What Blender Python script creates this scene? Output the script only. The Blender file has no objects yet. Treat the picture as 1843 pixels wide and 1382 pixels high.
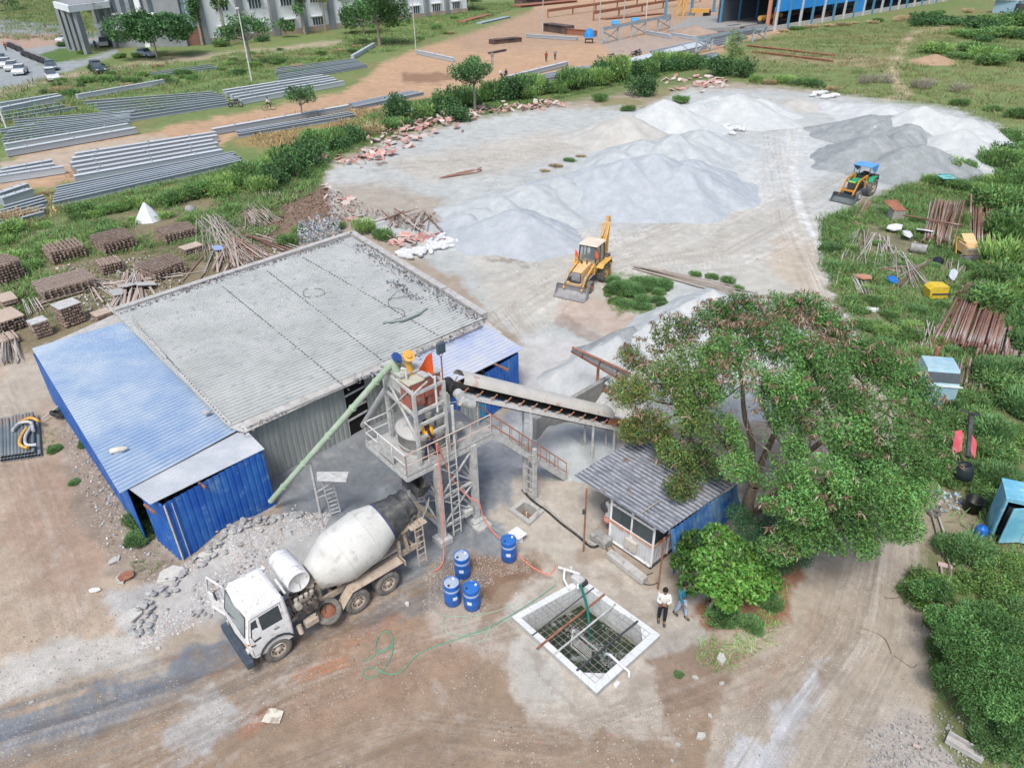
import bpy, math, random
import numpy as np
from mathutils import Vector, Matrix
R=math.radians
# ---------------------------------------------------------------- camera
SC=bpy.context.scene
F_PX=1290.0; PITCH=math.atan(803/1290.); ROLL=R(1.0); CAMH=20.6
cam_d=bpy.data.cameras.new('camera'); cam=bpy.data.objects.new('camera',cam_d)
SC.collection.objects.link(cam); SC.camera=cam
cam_d.sensor_fit='HORIZONTAL'; cam_d.sensor_width=36; cam_d.lens=36*F_PX/1843.
cam_d.clip_start=.5; cam_d.clip_end=6000
rgt=Vector((1,0,0)); up=Vector((0,math.sin(PITCH),math.cos(PITCH))); fwd=Vector((0,math.cos(PITCH),-math.sin(PITCH)))
c_,s_=math.cos(ROLL),math.sin(ROLL)
cr=rgt*c_-up*s_ ; cu=rgt*s_+up*c_
mm=Matrix((cr,cu,-fwd)).transposed().to_4x4(); mm.translation=(0,0,CAMH); cam.matrix_world=mm
# ---------------------------------------------------------------- light (thin bright overcast)
SUN_EL=R(58); SUN_AZ=R(-168)
W=bpy.data.worlds.new('World'); SC.world=W; W.use_nodes=True
nt=W.node_tree; sky=nt.nodes.new('ShaderNodeTexSky'); sky.sky_type='NISHITA'; sky.sun_disc=False
sky.sun_elevation=SUN_EL; sky.sun_rotation=SUN_AZ; sky.air_density=1.0; sky.dust_density=4.0; sky.ozone_density=1.0; sky.altitude=200
bg=nt.nodes['Background']; bg.inputs[1].default_value=.13
nt.links.new(sky.outputs[0],bg.inputs[0])
sl=bpy.data.lights.new('sun','SUN'); sl.energy=1.75; sl.angle=R(16); sl.color=(1,.985,.95)
so=bpy.data.objects.new('sun',sl); SC.collection.objects.link(so)
sd=Vector((math.sin(SUN_AZ)*math.cos(SUN_EL),math.cos(SUN_AZ)*math.cos(SUN_EL),math.sin(SUN_EL)))
so.rotation_euler=sd.to_track_quat('Z','Y').to_euler()
SC.view_settings.view_transform='Standard'; SC.view_settings.look='None'; SC.view_settings.exposure=.56
SC.view_settings.gamma=1
# ---------------------------------------------------------------- helpers
rnd=random.Random(7); rs=np.random.RandomState(5)
def G(px,py,h=0.0):
    """point of the plane z=h seen at this place of the photograph: used to survey real positions"""
    x=(px-921.5)/F_PX; y=-(py-691)/F_PX; d=cr*x+cu*y+fwd; t=(h-CAMH)/d.z
    return Vector((d.x*t,d.y*t,h))
def projA(P):
    q=P-np.array([0,0,CAMH]); Z=q@np.array(fwd); Z=np.maximum(Z,.1)
    return 921.5+F_PX*(q@np.array(cr))/Z, 691-F_PX*(q@np.array(cu))/Z
def link(o): SC.collection.objects.link(o); return o
def tag(o,label=None,cat=None,group=None,kind=None):
    if label: o['label']=label
    if cat: o['category']=cat
    if group: o['group']=group
    if kind: o['kind']=kind
    return o
def thing(name,label,cat,loc=(0,0,0),group=None,rz=0):
    o=link(bpy.data.objects.new(name,None)); o.location=loc; o.rotation_euler=(0,0,rz); o.empty_display_size=.2
    return tag(o,label,cat,group)
_np=[0]
def mat(name,col,col2=None,scale=3,lo=.4,hi=.65,rough=.85,metal=0.,bump=0.,rand=0.,vcol=False,bscale=None,stretch=None,spec=.3,
        col3=None,s3=12,trans=0.,fine=0.,alpha=1):
    m=bpy.data.materials.new(name); m.use_nodes=True; t=m.node_tree; N=t.nodes; L=t.links
    b=N['Principled BSDF']; b.inputs['Roughness'].default_value=rough; b.inputs['Metallic'].default_value=metal
    b.inputs['Specular IOR Level'].default_value=spec
    tc=N.new('ShaderNodeTexCoord'); vec=tc.outputs['Object']
    if stretch:
        mp=N.new('ShaderNodeMapping'); mp.inputs['Scale'].default_value=stretch; L.new(vec,mp.inputs[0]); vec=mp.outputs[0]
    def noise(sc,det=5):
        n=N.new('ShaderNodeTexNoise'); n.inputs['Scale'].default_value=sc; n.inputs['Detail'].default_value=det; n.inputs['Roughness'].default_value=.65
        L.new(vec,n.inputs['Vector']); return n.outputs['Fac']
    def mr(f,a,b_,c=0,d=1):
        r=N.new('ShaderNodeMapRange'); r.inputs[1].default_value=a; r.inputs[2].default_value=b_; r.inputs[3].default_value=c; r.inputs[4].default_value=d
        L.new(f,r.inputs[0]); return r.outputs[0]
    def mix(f,a,b_,mode='MIX'):
        x=N.new('ShaderNodeMix'); x.data_type='RGBA'; x.blend_type=mode
        for s,v in ((0,f),(6,a),(7,b_)):
            if hasattr(v,'is_linked'): L.new(v,x.inputs[s])
            elif s==0: x.inputs[0].default_value=v
            else: x.inputs[s].default_value=(*v[:3],1)
        return x.outputs[2]
    if vcol:
        a=N.new('ShaderNodeAttribute'); a.attribute_name='Col'; c=a.outputs['Color']
        if col2: c=mix(mr(noise(scale),lo,hi),c,mix(1.0,c,col2,'MULTIPLY'))
    else:
        c=mix(mr(noise(scale),lo,hi),col,col2) if col2 else mix(0,col,col)
    if col3: c=mix(mr(noise(s3),.56,.68),c,col3)
    if fine:
        v=mr(noise(s3*4,3),.3,.7,1-fine,1+fine); cx=N.new('ShaderNodeVectorMath'); cx.operation='SCALE'; L.new(c,cx.inputs[0]); L.new(v,cx.inputs['Scale']); c=cx.outputs[0]
    if rand:
        oi=N.new('ShaderNodeObjectInfo'); v=mr(oi.outputs['Random'],0,1,1-rand,1+rand)
        cx=N.new('ShaderNodeVectorMath'); cx.operation='SCALE'; L.new(c,cx.inputs[0]); L.new(v,cx.inputs['Scale']); c=cx.outputs[0]
    L.new(c,b.inputs['Base Color'])
    if bump:
        bn=N.new('ShaderNodeBump'); bn.inputs['Strength'].default_value=1; bn.inputs['Distance'].default_value=bump
        L.new(noise(bscale or scale*3,6),bn.inputs['Height']); L.new(bn.outputs[0],b.inputs['Normal'])
    if trans:
        tr=N.new('ShaderNodeBsdfTranslucent'); L.new(c,tr.inputs[0]); ms=N.new('ShaderNodeMixShader'); ms.inputs[0].default_value=trans
        L.new(b.outputs[0],ms.inputs[1]); L.new(tr.outputs[0],ms.inputs[2]); L.new(ms.outputs[0],N['Material Output'].inputs[0])
    return m
def mesh_np(name,V,Fq,m,parent=None,vc=None,smooth=False,world=True):
    """V (n,3); Fq (k,3|4) index array"""
    me=bpy.data.meshes.new(name); V=np.asarray(V,dtype=np.float32); Fq=np.asarray(Fq,dtype=np.int32)
    if parent is not None and world: V=V-np.array(wloc(parent),dtype=np.float32)
    k=Fq.shape[1]; me.vertices.add(len(V)); me.vertices.foreach_set('co',V.ravel())
    me.loops.add(Fq.size); me.loops.foreach_set('vertex_index',Fq.ravel()); me.polygons.add(len(Fq))
    me.polygons.foreach_set('loop_start',np.arange(0,Fq.size,k,dtype=np.int32)); me.polygons.foreach_set('loop_total',np.full(len(Fq),k,dtype=np.int32))
    if smooth: me.polygons.foreach_set('use_smooth',np.ones(len(Fq),dtype=bool))
    me.update(calc_edges=True)
    if vc is not None:
        a=me.color_attributes.new('Col','FLOAT_COLOR','POINT'); c=np.ones((len(V),4),dtype=np.float32); c[:,:3]=vc; a.data.foreach_set('color',c.ravel())
    me.materials.append(m); o=link(bpy.data.objects.new(name,me)); o.parent=parent
    return o
def wloc(o):
    l=Vector((0,0,0))
    while o is not None: l=l+o.location; o=o.parent
    return l
def basis(p0,p1,upv=(0,0,1)):
    d=Vector(p1)-Vector(p0); L=d.length; x=d.normalized(); u=Vector(upv)
    if abs(x.dot(u))>.98: u=Vector((0,1,0)) if abs(x.y)<.9 else Vector((1,0,0))
    y=u.cross(x).normalized(); z=x.cross(y); return x,y,z,L
class MB:
    def __init__(s): s.v=[];s.f=[];s.sm=[];s.mi=[];s.M=None;s.m=0
    def _a(s,vs,fs,sm=False):
        b=len(s.v); s.v+= [tuple(s.M@Vector(v)) for v in vs] if s.M is not None else [tuple(v) for v in vs]
        s.f+=[tuple(b+i for i in f) for f in fs]; s.sm+=[sm]*len(fs); s.mi+=[s.m]*len(fs); return s
    def box(s,c,d,ax=None,bev=0):
        c=Vector(c); hx,hy,hz=d[0]/2,d[1]/2,d[2]/2; X,Y,Z=ax or (Vector((1,0,0)),Vector((0,1,0)),Vector((0,0,1)))
        if bev:
            vs=[];e=min(bev,hx*.9,hy*.9,hz*.9)
            for sz in(-1,1):
                for sy in(-1,1):
                    for sx in(-1,1):
                        for a in((hx-e,hy-e,hz),(hx-e,hy,hz-e),(hx,hy-e,hz-e)): vs.append(c+X*sx*a[0]+Y*sy*a[1]+Z*sz*a[2])
            I=lambda x,y,z,k:((z*2+y)*2+x)*3+k
            fs=[]
            for z in(0,1): q=[I(0,0,z,0),I(1,0,z,0),I(1,1,z,0),I(0,1,z,0)]; fs.append(q if z else q[::-1])
            for y in(0,1): q=[I(0,y,0,1),I(0,y,1,1),I(1,y,1,1),I(1,y,0,1)]; fs.append(q if y else q[::-1])
            for x in(0,1): q=[I(x,0,0,2),I(x,1,0,2),I(x,1,1,2),I(x,0,1,2)]; fs.append(q if x else q[::-1])
            for a in(0,1):
                for b in(0,1):
                    fs.append([I(0,a,b,0),I(1,a,b,0),I(1,a,b,1),I(0,a,b,1)]); fs.append([I(a,0,b,0),I(a,1,b,0),I(a,1,b,2),I(a,0,b,2)]); fs.append([I(a,b,0,1),I(a,b,1,1),I(a,b,1,2),I(a,b,0,2)])
                    for z in(0,1): fs.append([I(a,b,z,0),I(a,b,z,1),I(a,b,z,2)])
            return s._a(vs,fs)
        vs=[c+X*x*hx+Y*y*hy+Z*z*hz for z in(-1,1) for y in(-1,1) for x in(-1,1)]
        return s._a(vs,[(0,2,3,1),(4,5,7,6),(0,1,5,4),(2,6,7,3),(0,4,6,2),(1,3,7,5)])
    def beam(s,p0,p1,w,h=None,upv=(0,0,1)):
        x,y,z,L=basis(p0,p1,upv); return s.box((Vector(p0)+Vector(p1))/2,(L,w,h or w),(x,y,z))
    def cyl(s,p0,p1,r0,r1=None,n=12,cap=True,hollow=0):
        r1=r0 if r1 is None else r1; x,y,z,L=basis(p0,p1); p0=Vector(p0);p1=Vector(p1)
        vs=[];a=[2*math.pi*i/n for i in range(n)]
        for p,r in((p0,r0),(p1,r1)): vs+=[p+(y*math.cos(t)+z*math.sin(t))*r for t in a]
        s._a(vs,[(i,(i+1)%n,n+(i+1)%n,n+i) for i in range(n)],True)
        if hollow:
            vs=[]
            for p,r in((p0,r0),(p0+x*.01,r0-hollow),(p0+x*min(.5,L*.4),r0-hollow)): vs+=[p+(y*math.cos(t)+z*math.sin(t))*r for t in a]
            for k in(0,1): pass
            s._a(vs,[(k*n+(i+1)%n,k*n+i,(k+1)*n+i,(k+1)*n+(i+1)%n) for k in(0,1) for i in range(n)]+[tuple(2*n+i for i in range(n))])
            s._a([p1+(y*math.cos(t)+z*math.sin(t))*r1 for t in a],[tuple(range(n))])
        elif cap:
            if r0>1e-4: s._a(vs[:n],[tuple(range(n))[::-1]])
            if r1>1e-4: s._a(vs[n:],[tuple(range(n))])
        return s
    def tube(s,pts,r,n=8,cap=True):
        pts=[Vector(p) for p in pts]; vs=[];m=len(pts); rr=r if hasattr(r,'__len__') else [r]*m; pv=None
        for i,p in enumerate(pts):
            d=(pts[min(i+1,m-1)]-pts[max(i-1,0)]).normalized()
            if pv is None: pv=Vector((0,0,1)) if abs(d.z)<.9 else Vector((1,0,0))
            y=pv.cross(d).normalized(); z=d.cross(y); pv=z
            vs+=[p+(y*math.cos(2*math.pi*k/n)+z*math.sin(2*math.pi*k/n))*rr[i] for k in range(n)]
        fs=[(i*n+k,i*n+(k+1)%n,(i+1)*n+(k+1)%n,(i+1)*n+k) for i in range(m-1) for k in range(n)]
        s._a(vs,fs,True)
        if cap: s._a(vs[:n],[tuple(range(n))[::-1]]); s._a(vs[-n:],[tuple(range(n))])
        return s
    def lathe(s,p0,axis,prof,n=24,sm=True,upv=(0,0,1)):
        x,y,z,_=basis((0,0,0),axis,upv); p0=Vector(p0); vs=[]
        for t,r in prof: vs+=[p0+x*t+(y*math.cos(2*math.pi*k/n)+z*math.sin(2*math.pi*k/n))*r for k in range(n)]
        return s._a(vs,[(i*n+k,i*n+(k+1)%n,(i+1)*n+(k+1)%n,(i+1)*n+k) for i in range(len(prof)-1) for k in range(n)],sm)
    def poly(s,pts): return s._a(pts,[tuple(range(len(pts)))])
    def prism(s,pts,off):
        off=Vector(off); n=len(pts); a=[Vector(p) for p in pts]; 
        return s._a(a+[p+off for p in a],[tuple(range(n))[::-1],tuple(range(n,2*n))]+[(i,(i+1)%n,n+(i+1)%n,n+i) for i in range(n)])
    def corr(s,a,b,c,d,pitch=.25,amp=.03,seg=6,kind='trap',wave=0,cut=None):
        """corrugated sheet a-b-c-d, ribs run a->b, repeated from a to d"""
        a,b,c,d=[Vector(p) for p in (a,b,c,d)]; w=((d-a).length+(c-b).length)/2; n=max(2,int(w/pitch)); nn=(b-a).cross(d-a).normalized()
        if nn.z<-.2: nn=-nn
        ts=[];hs=[]
        P=[(0,0),(.55,0),(.65,1),(.9,1)] if kind=='trap' else [(0,0),(.125,.15),(.25,.5),(.375,.85),(.5,1),(.625,.85),(.75,.5),(.875,.15)]
        for i in range(n):
            for t,h in P: ts.append((i+t)/n);hs.append(h)
        ts.append(1);hs.append(0)
        vs=[]
        for j in range(seg+1):
            q=j/seg
            for t,h in zip(ts,hs):
                p=(a*(1-q)+b*q)*(1-t)+(d*(1-q)+c*q)*t; wv=wave*(math.sin(t*9+q*5)+math.sin(t*23+q*3)*.5) if wave else 0
                vs.append(p+nn*(h*amp+wv))
        k=len(ts)
        return s._a(vs,[(j*k+i,(j+1)*k+i,(j+1)*k+i+1,j*k+i+1) for j in range(seg) for i in range(k-1)])
    def dirt(s,a,b,c,d,pitch,seg=12,wave=0,w=(.12,.42),z=.004):  # narrow flat strip along every rib valley, to mark the ribs
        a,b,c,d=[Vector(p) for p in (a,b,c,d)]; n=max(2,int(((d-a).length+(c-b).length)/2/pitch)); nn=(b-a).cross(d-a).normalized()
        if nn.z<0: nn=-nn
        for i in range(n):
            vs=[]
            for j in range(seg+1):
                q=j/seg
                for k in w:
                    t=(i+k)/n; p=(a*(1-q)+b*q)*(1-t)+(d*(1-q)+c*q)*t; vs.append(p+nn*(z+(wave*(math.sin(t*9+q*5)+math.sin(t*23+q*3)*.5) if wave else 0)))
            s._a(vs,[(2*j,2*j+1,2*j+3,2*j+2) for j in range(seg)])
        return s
    def build(s,name,m,parent=None,world=True,weld=False):
        me=bpy.data.meshes.new(name); o0=wloc(parent) if (parent is not None and world) else Vector((0,0,0))
        me.from_pydata([(v[0]-o0.x,v[1]-o0.y,v[2]-o0.z) for v in s.v],[],s.f)
        me.polygons.foreach_set('use_smooth',s.sm)
        for x in (m if isinstance(m,(list,tuple)) else [m]): me.materials.append(x)
        if isinstance(m,(list,tuple)): me.polygons.foreach_set('material_index',s.mi)
        me.update(); o=link(bpy.data.objects.new(name,me)); o.parent=parent; return o
def kids(o): return KID.get(o.name) or [c for c in o.children]
KID={}
def cp(o,loc=None,rz=None,sc=None,rot=None,parent=None,label=None,group=None,ch=None):
    """copy a thing with its parts and sub-parts"""
    c=o.copy(); link(c); c.parent=parent
    if loc is not None: c.location=loc
    if rz is not None: c.rotation_euler=(0,0,rz)
    if rot is not None: c.rotation_euler=rot
    if sc is not None: c.scale=sc if hasattr(sc,'__len__') else (sc,)*3
    if label: c['label']=label
    if group: c['group']=group
    for k in CH[o.name]: 
        kk=cp(k,parent=c); 
    return c
CH=type('D',(dict,),{'__missing__':lambda s,k:s.setdefault(k,list(bpy.data.objects[k].children))})()
def poly_in(X,Y,pts,feather=0):
    """soft mask: 1 inside; feather in px"""
    pts=np.array(pts,float)
    if X.ndim==2 and X.size>200000:
        k=(X>pts[:,0].min()-feather)&(X<pts[:,0].max()+feather)&(Y>pts[:,1].min()-feather)&(Y<pts[:,1].max()+feather); o=np.zeros(X.shape)
        if k.any(): o[k]=poly_in(X[k],Y[k],pts,feather)
        return o
    ins=np.zeros(X.shape,bool); dmin=np.full(X.shape,1e9)
    for i in range(len(pts)):
        x0,y0=pts[i]; x1,y1=pts[(i+1)%len(pts)]
        c=((y0>Y)!=(y1>Y)); 
        with np.errstate(divide='ignore',invalid='ignore'): ins^= c&(X<(x1-x0)*(Y-y0)/(y1-y0+1e-12)+x0)
        if feather:
            dx,dy=x1-x0,y1-y0; t=np.clip(((X-x0)*dx+(Y-y0)*dy)/(dx*dx+dy*dy+1e-9),0,1); dmin=np.minimum(dmin,np.hypot(X-x0-t*dx,Y-y0-t*dy))
    if not feather: return ins.astype(float)
    sd=np.where(ins,dmin,-dmin); return np.clip(.5+sd/(2*feather),0,1)
def line_d(X,Y,pts):
    """distance and signed offset to a polyline"""
    D=np.full(X.shape,1e9); S=np.zeros(X.shape); A=np.zeros(X.shape); acc=0
    for (x0,y0),(x1,y1) in zip(pts[:-1],pts[1:]):
        dx,dy=x1-x0,y1-y0; L=math.hypot(dx,dy); tt=((X-x0)*dx+(Y-y0)*dy)/(L*L); t=np.clip(tt,0,1); d=np.hypot(X-x0-t*dx,Y-y0-t*dy)
        s=((X-x0)*dy-(Y-y0)*dx)/L; m=d<D; D=np.where(m,d,D); S=np.where(m,s,S); A=np.where(m,acc+t*L,A); acc+=L
    return D,S,A
def vnoise(X,Y,seed=0):
    xi=np.floor(X).astype(np.int64); yi=np.floor(Y).astype(np.int64); fx=X-xi; fy=Y-yi; fx=fx*fx*(3-2*fx); fy=fy*fy*(3-2*fy)
    def h(a,b):
        n=(a*374761393+b*668265263+seed*982451653)&0x7fffffff; n=((n^(n>>13))*1274126177)&0x7fffffff; return ((n^(n>>16))&0xffff)/65535.
    return (h(xi,yi)*(1-fx)+h(xi+1,yi)*fx)*(1-fy)+(h(xi,yi+1)*(1-fx)+h(xi+1,yi+1)*fx)*fy
def fbm(X,Y,o=4,seed=0):
    s=0;a=.5;t=0
    for k in range(o): s=s+a*vnoise(X*2**k,Y*2**k,seed+k*7); t+=a; a*=.55
    return s/t
# ================================================================ GROUND
TANK=[(921,1116),(1046,1042),(1188,1150),(1073,1256)]
def ground_paint(X,Y):
    """soil colours of the place, as laid out over the ground plane. X,Y world arrays"""
    P=np.stack([X,Y,np.zeros_like(X)],-1); px,py=projA(P)
    n1=fbm(X*.5,Y*.5,5,1); n2=fbm(X*.12,Y*.12,4,9); n3=fbm(X*2.2,Y*2.2,4,3)
    sc=np.clip((py+112)*.0413,2,60)         # photo px per metre
    jx=px+(fbm(X*.8,Y*.8,5,21)-.5)*sc*1.7+(fbm(X*5,Y*5,3,22)-.5)*sc*.3; jy=py+(fbm(X*.8,Y*.8,5,33)-.5)*sc*1.3+(fbm(X*5,Y*5,3,34)-.5)*sc*.25
    C=np.empty(X.shape+(3,)); C[:]=(.37,.315,.25)
    def lay(m,col,a=1.):
        m=(m*a)[...,None]; C[:]=C*(1-m)+np.array(col)*m
    def Z(pts,f,col,a=1.,nz=None):
        m=poly_in(jx,jy,pts,f*.75)
        if nz is not None: m=m*np.clip(nz,0,1)
        lay(m,col,a)
    def S(pts,w,col,a=1.,streak=0,freq=5,seed=0):
        w_=[G(*p) for p in pts]; wp=[(p.x,p.y) for p in w_]; xs=[p[0] for p in wp]; ys=[p[1] for p in wp]
        k=(X>min(xs)-w)&(X<max(xs)+w)&(Y>min(ys)-w)&(Y<max(ys)+w)
        if not k.any(): return
        D,sg,al=line_d(X[k],Y[k],wp); m=np.clip(1.3-D/w*1.3,0,1)
        if streak: m=m*np.clip((fbm(sg*freq*1.6,al*.15,4,seed+50)-.45)*6,0,1)
        m=(m*np.clip(n3[k]*1.6-.1,0,1)*a)[:,None]; C[k]=C[k]*(1-m)+np.array(col)*m
    GR=(.075,.115,.035); DG=(.16,.155,.065); TAN=(.42,.345,.265); PALE=(.44,.462,.447); OR=(.46,.31,.20); BLU=(.40,.43,.45)
    # far country
    Z([(-9000,-111),(9000,-111),(9000,235),(1820,235),(1500,165),(1240,140),(1000,185),(700,250),(560,300),(400,400),(0,470),(-9000,470)],6,(.17,.225,.085))
    lay(np.clip((n2-.52)*6,0,1)*(py<235),(.21,.20,.09),.8)
    # campus
    Z([(-300,60),(0,35),(100,45),(170,60),(190,75),(120,95),(60,120),(-300,150)],3,(.30,.33,.34))
    Z([(-50,128),(60,118),(150,108),(210,88),(212,97),(130,126),(60,147),(-50,172)],3,(.30,.33,.34))
    Z([(70,98),(110,88),(155,93),(160,100),(110,112),(80,108)],2,(.10,.17,.05))
    Z([(-40,60),(60,62),(130,60),(170,70),(110,80),(50,88),(-40,74)],3,(.42,.28,.20),.8)
    Z([(-50,175),(140,128),(330,100),(480,88),(620,70),(620,78),(480,98),(330,112),(190,128),(60,155),(-50,190)],3,(.40,.34,.25),.85)
    # orange yard
    Z([(0,300),(60,265),(250,240),(420,205),(610,168),(660,140),(690,112),(740,92),(800,75),(900,45),(960,20),(960,-10),(1420,-20),(1420,60),(1340,75),(1300,95),(1120,120),(1000,155),(800,178),(620,205),(430,242),(330,300),(120,330),(0,345)],6,OR)
    Z([(800,75),(960,20),(1300,0),(1400,40),(1330,70),(1200,75),(1080,80),(950,90),(860,95)],8,(.36,.26,.19),.6)
    Z([(440,225),(620,195),(760,200),(740,235),(600,262),(480,270),(420,260)],8,(.30,.215,.10),.85)
    Z([(0,290),(140,262),(290,240),(310,252),(130,300),(40,330),(0,335)],6,(.45,.38,.30),.9)
    Z([(720,132),(790,130),(825,140),(790,150),(725,150)],4,(.20,.12,.08),.7)
    Z([(1080,72),(1300,60),(1330,66),(1250,95),(1100,100)],4,(.33,.31,.29),.6)
    Z([(1340,95),(1430,90),(1620,105),(1600,125),(1450,118),(1350,108)],6,(.33,.26,.17),.7)
    S([(1600,180),(1628,170),(1618,150),(1605,140),(1615,100),(1640,60),(1700,40)],1.6,(.55,.44,.32),1)
    Z([(1640,60),(1700,35),(1760,30),(1700,55)],4,(.40,.32,.22),.7)
    # vegetated belts: soil and litter under them
    Z([(0,400),(200,350),(420,300),(560,250),(700,190),(860,170),(1000,150),(1240,100),(1350,140),(1260,150),(1000,185),(760,232),(600,300),(560,350),(430,390),(330,420),(0,470)],8,(.15,.19,.075))
    Z([(0,420),(300,370),(470,340),(560,360),(520,440),(480,480),(300,560),(200,580),(60,640),(0,660)],10,(.22,.19,.12))
    Z([(460,345),(600,330),(660,370),(620,400),(560,420),(500,440),(430,400)],10,(.22,.15,.11))
    # pale gravel yard
    Z([(585,312),(700,262),(860,215),(1000,195),(1160,195),(1240,160),(1380,160),(1560,178),(1720,195),(1810,232),(1800,262),(1740,292),(1650,310),(1560,360),(1490,392),(1472,440),(1480,500),(1560,610),(1700,760),(1300,760),(1100,650),(1060,620),(940,620),(820,500),(690,420),(600,380)],9,PALE)
    Z([(600,330),(700,330),(800,360),(800,395),(700,392),(610,385)],12,(.36,.31,.25),.8)
    Z([(700,290),(1000,235),(1060,270),(900,310),(760,330)],14,(.47,.43,.37),.7)
    Z([(840,440),(1040,430),(1200,400),(1330,330),(1480,400),(1470,490),(1420,560),(1330,520),(1200,480),(1120,520),(1060,560),(930,600),(850,500)],22,(.475,.45,.39),.7)
    Z([(1090,300),(1460,240),(1500,300),(1440,350),(1300,380),(1180,370),(1090,345)],20,(.50,.53,.53),.8)
    Z([(1000,560),(1050,520),(1120,545),(1180,600),(1100,600),(1040,590)],12,(.44,.34,.27),.8)
    Z([(1400,420),(1470,440),(1500,560),(1450,540),(1380,470)],14,(.47,.40,.31),.8)
    for k,(pts,w) in enumerate([([(1380,180),(1400,300),(1420,400),(1500,560)],2.6),([(1440,180),(1420,300),(1460,430),(1540,600)],2.0),([(1300,350),(1150,430),(1010,500),(900,560),(960,640)],3.0),
        ([(1420,330),(1250,420),(1060,480),(940,560)],3.4),([(1560,300),(1430,380),(1300,450),(1130,480)],3.0),([(900,460),(1100,430),(1330,370),(1420,280)],3.5),([(1040,260),(860,290),(700,300)],3.0),([(1500,380),(1330,470),(1100,500)],3.0)]):
        S(pts,w,(.60,.585,.54) if k%2 else (.33,.295,.25),.75,1,5,k*3)
    S([(1425,300),(1440,380),(1475,440),(1500,520),(1540,600)],.5,(.66,.68,.68),.85)
    S([(985,505),(930,520),(915,560),(950,605),(1010,635)],.9,(.36,.32,.28),.7,1,9,77)
    Z([(880,463),(940,460),(950,472),(890,474)],4,(.2,.17,.13),.6)
    Z([(1020,560),(1060,590),(1110,605),(1060,612),(1000,580)],5,(.28,.21,.17),.55)
    # front of the shed: cement-grey slurry
    Z([(490,860),(560,780),(700,740),(900,740),(1000,700),(1110,770),(1010,800),(940,880),(900,970),(960,1010),(880,1040),(760,1010),(740,1060),(640,1130),(560,1150),(430,1180),(400,1120),(470,1000),(500,930)],12,(.25,.27,.285))
    Z([(560,820),(680,790),(860,860),(880,960),(800,1000),(700,950),(560,940)],16,(.185,.205,.22),.75)
    Z([(860,790),(1000,720),(1110,770),(1060,800),(950,850),(870,880)],14,(.44,.45,.45),.8)
    Z([(930,600),(1070,620),(1090,690),(1010,730),(930,700)],14,(.52,.53,.53),.8)
    # cement patch between tower and cabin
    Z([(930,860),(1030,800),(1110,780),(1110,860),(1050,1000),(1180,1060),(1270,1060),(1260,1150),(1200,1210),(1230,1290),(1100,1325),(960,1290),(900,1180),(930,1060),(1010,1010),(930,980),(890,930)],8,(.455,.415,.355))
    Z([(960,820),(1090,760),(1130,780),(1040,870),(950,880)],12,(.46,.40,.345),.7)
    Z([(900,1120),(960,1070),(1050,1270),(960,1260),(900,1180)],9,(.45,.44,.40),.8)
    Z([(1130,1150),(1260,1100),(1250,1190),(1180,1200)],10,(.34,.325,.30),.6)
    # left ground
    Z([(-900,620),(60,640),(120,760),(210,880),(250,990),(330,1100),(200,1180),(0,1250),(-900,1500)],12,(.42,.34,.26))
    Z([(0,840),(120,830),(200,900),(190,1010),(130,1080),(60,1060),(20,960)],22,(.34,.24,.18),.75)
    Z([(90,760),(140,740),(230,880),(260,960),(330,1030),(260,1060),(200,1030),(150,930)],12,(.27,.225,.18),.85)
    Z([(0,640),(80,650),(110,720),(0,760)],10,(.44,.40,.34),.8)
    Z([(170,1080),(300,1040),(420,960),(560,930),(580,1000),(480,1060),(400,1110),(330,1130),(250,1180)],12,(.44,.44,.43),.9)
    Z([(-300,1280),(0,1190),(160,1150),(260,1130),(300,1160),(200,1210),(60,1250),(-300,1360)],14,(.50,.485,.45),.9)
    # foreground brown mud
    Z([(-900,1300),(100,1260),(420,1180),(700,1060),(860,990),(960,1020),(920,1110),(890,1200),(960,1290),(1180,1320),(1260,1240),(1330,1180),(1390,1210),(1330,1300),(1260,1500),(-900,1700)],12,(.30,.225,.16))
    Z([(770,1030),(850,990),(960,1000),(990,1040),(900,1060),(850,1100),(790,1110)],8,(.22,.14,.095),.85)
    Z([(560,1180),(680,1110),(860,1110),(880,1180),(760,1260),(560,1330),(520,1260)],24,(.33,.23,.165),.7)
    for p,w,c in [([(620,1190),(540,1215)],.22,(.40,.17,.08)),([(475,1280),(445,1310)],.3,(.35,.15,.08)),([(700,1110),(600,1170)],.35,(.36,.19,.11)),([(380,1165),(300,1190)],.12,(.42,.2,.1))]:
        S(p,w*1.6,c,.85)
    Z([(760,1100),(850,1100),(900,1160),(860,1170),(770,1140)],8,(.42,.38,.33),.8,n1*2-.4)
    Z([(770,1060),(800,1040),(860,1070),(880,1110),(830,1130),(780,1120)],6,(.42,.37,.31),.8)
    Z([(860,1120),(930,1100),(930,1220),(880,1200)],8,(.45,.41,.36),.7,n1*3-1)
    Z([(930,1250),(1180,1290),(1200,1330),(1100,1340),(960,1310)],9,(.44,.40,.34),.6,n3*3-1)
    for k,(pts,w,c) in enumerate([([(-60,1330),(120,1270),(300,1215),(430,1175)],1.5,(.13,.165,.20)),([(-60,1350),(200,1260),(420,1200),(600,1110),(760,1030)],1.1,(.15,.18,.20)),([(300,1380),(430,1290),(520,1200)],1.2,(.37,.36,.35)),
        ([(-60,1400),(200,1330),(420,1240),(560,1170),(760,1060)],1.1,(.22,.20,.175)),([(-60,1310),(160,1260),(330,1200)],.4,(.3,.29,.26)),([(100,1400),(360,1300),(600,1190)],1.0,(.38,.33,.27)),([(640,1400),(900,1330),(1200,1340)],1.2,(.23,.18,.14)),([(760,1390),(820,1300),(840,1200)],.9,(.24,.19,.15))]):
        S(pts,w,c,.8,1 if k not in (0,) else 1,6,k*5+100)
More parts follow.
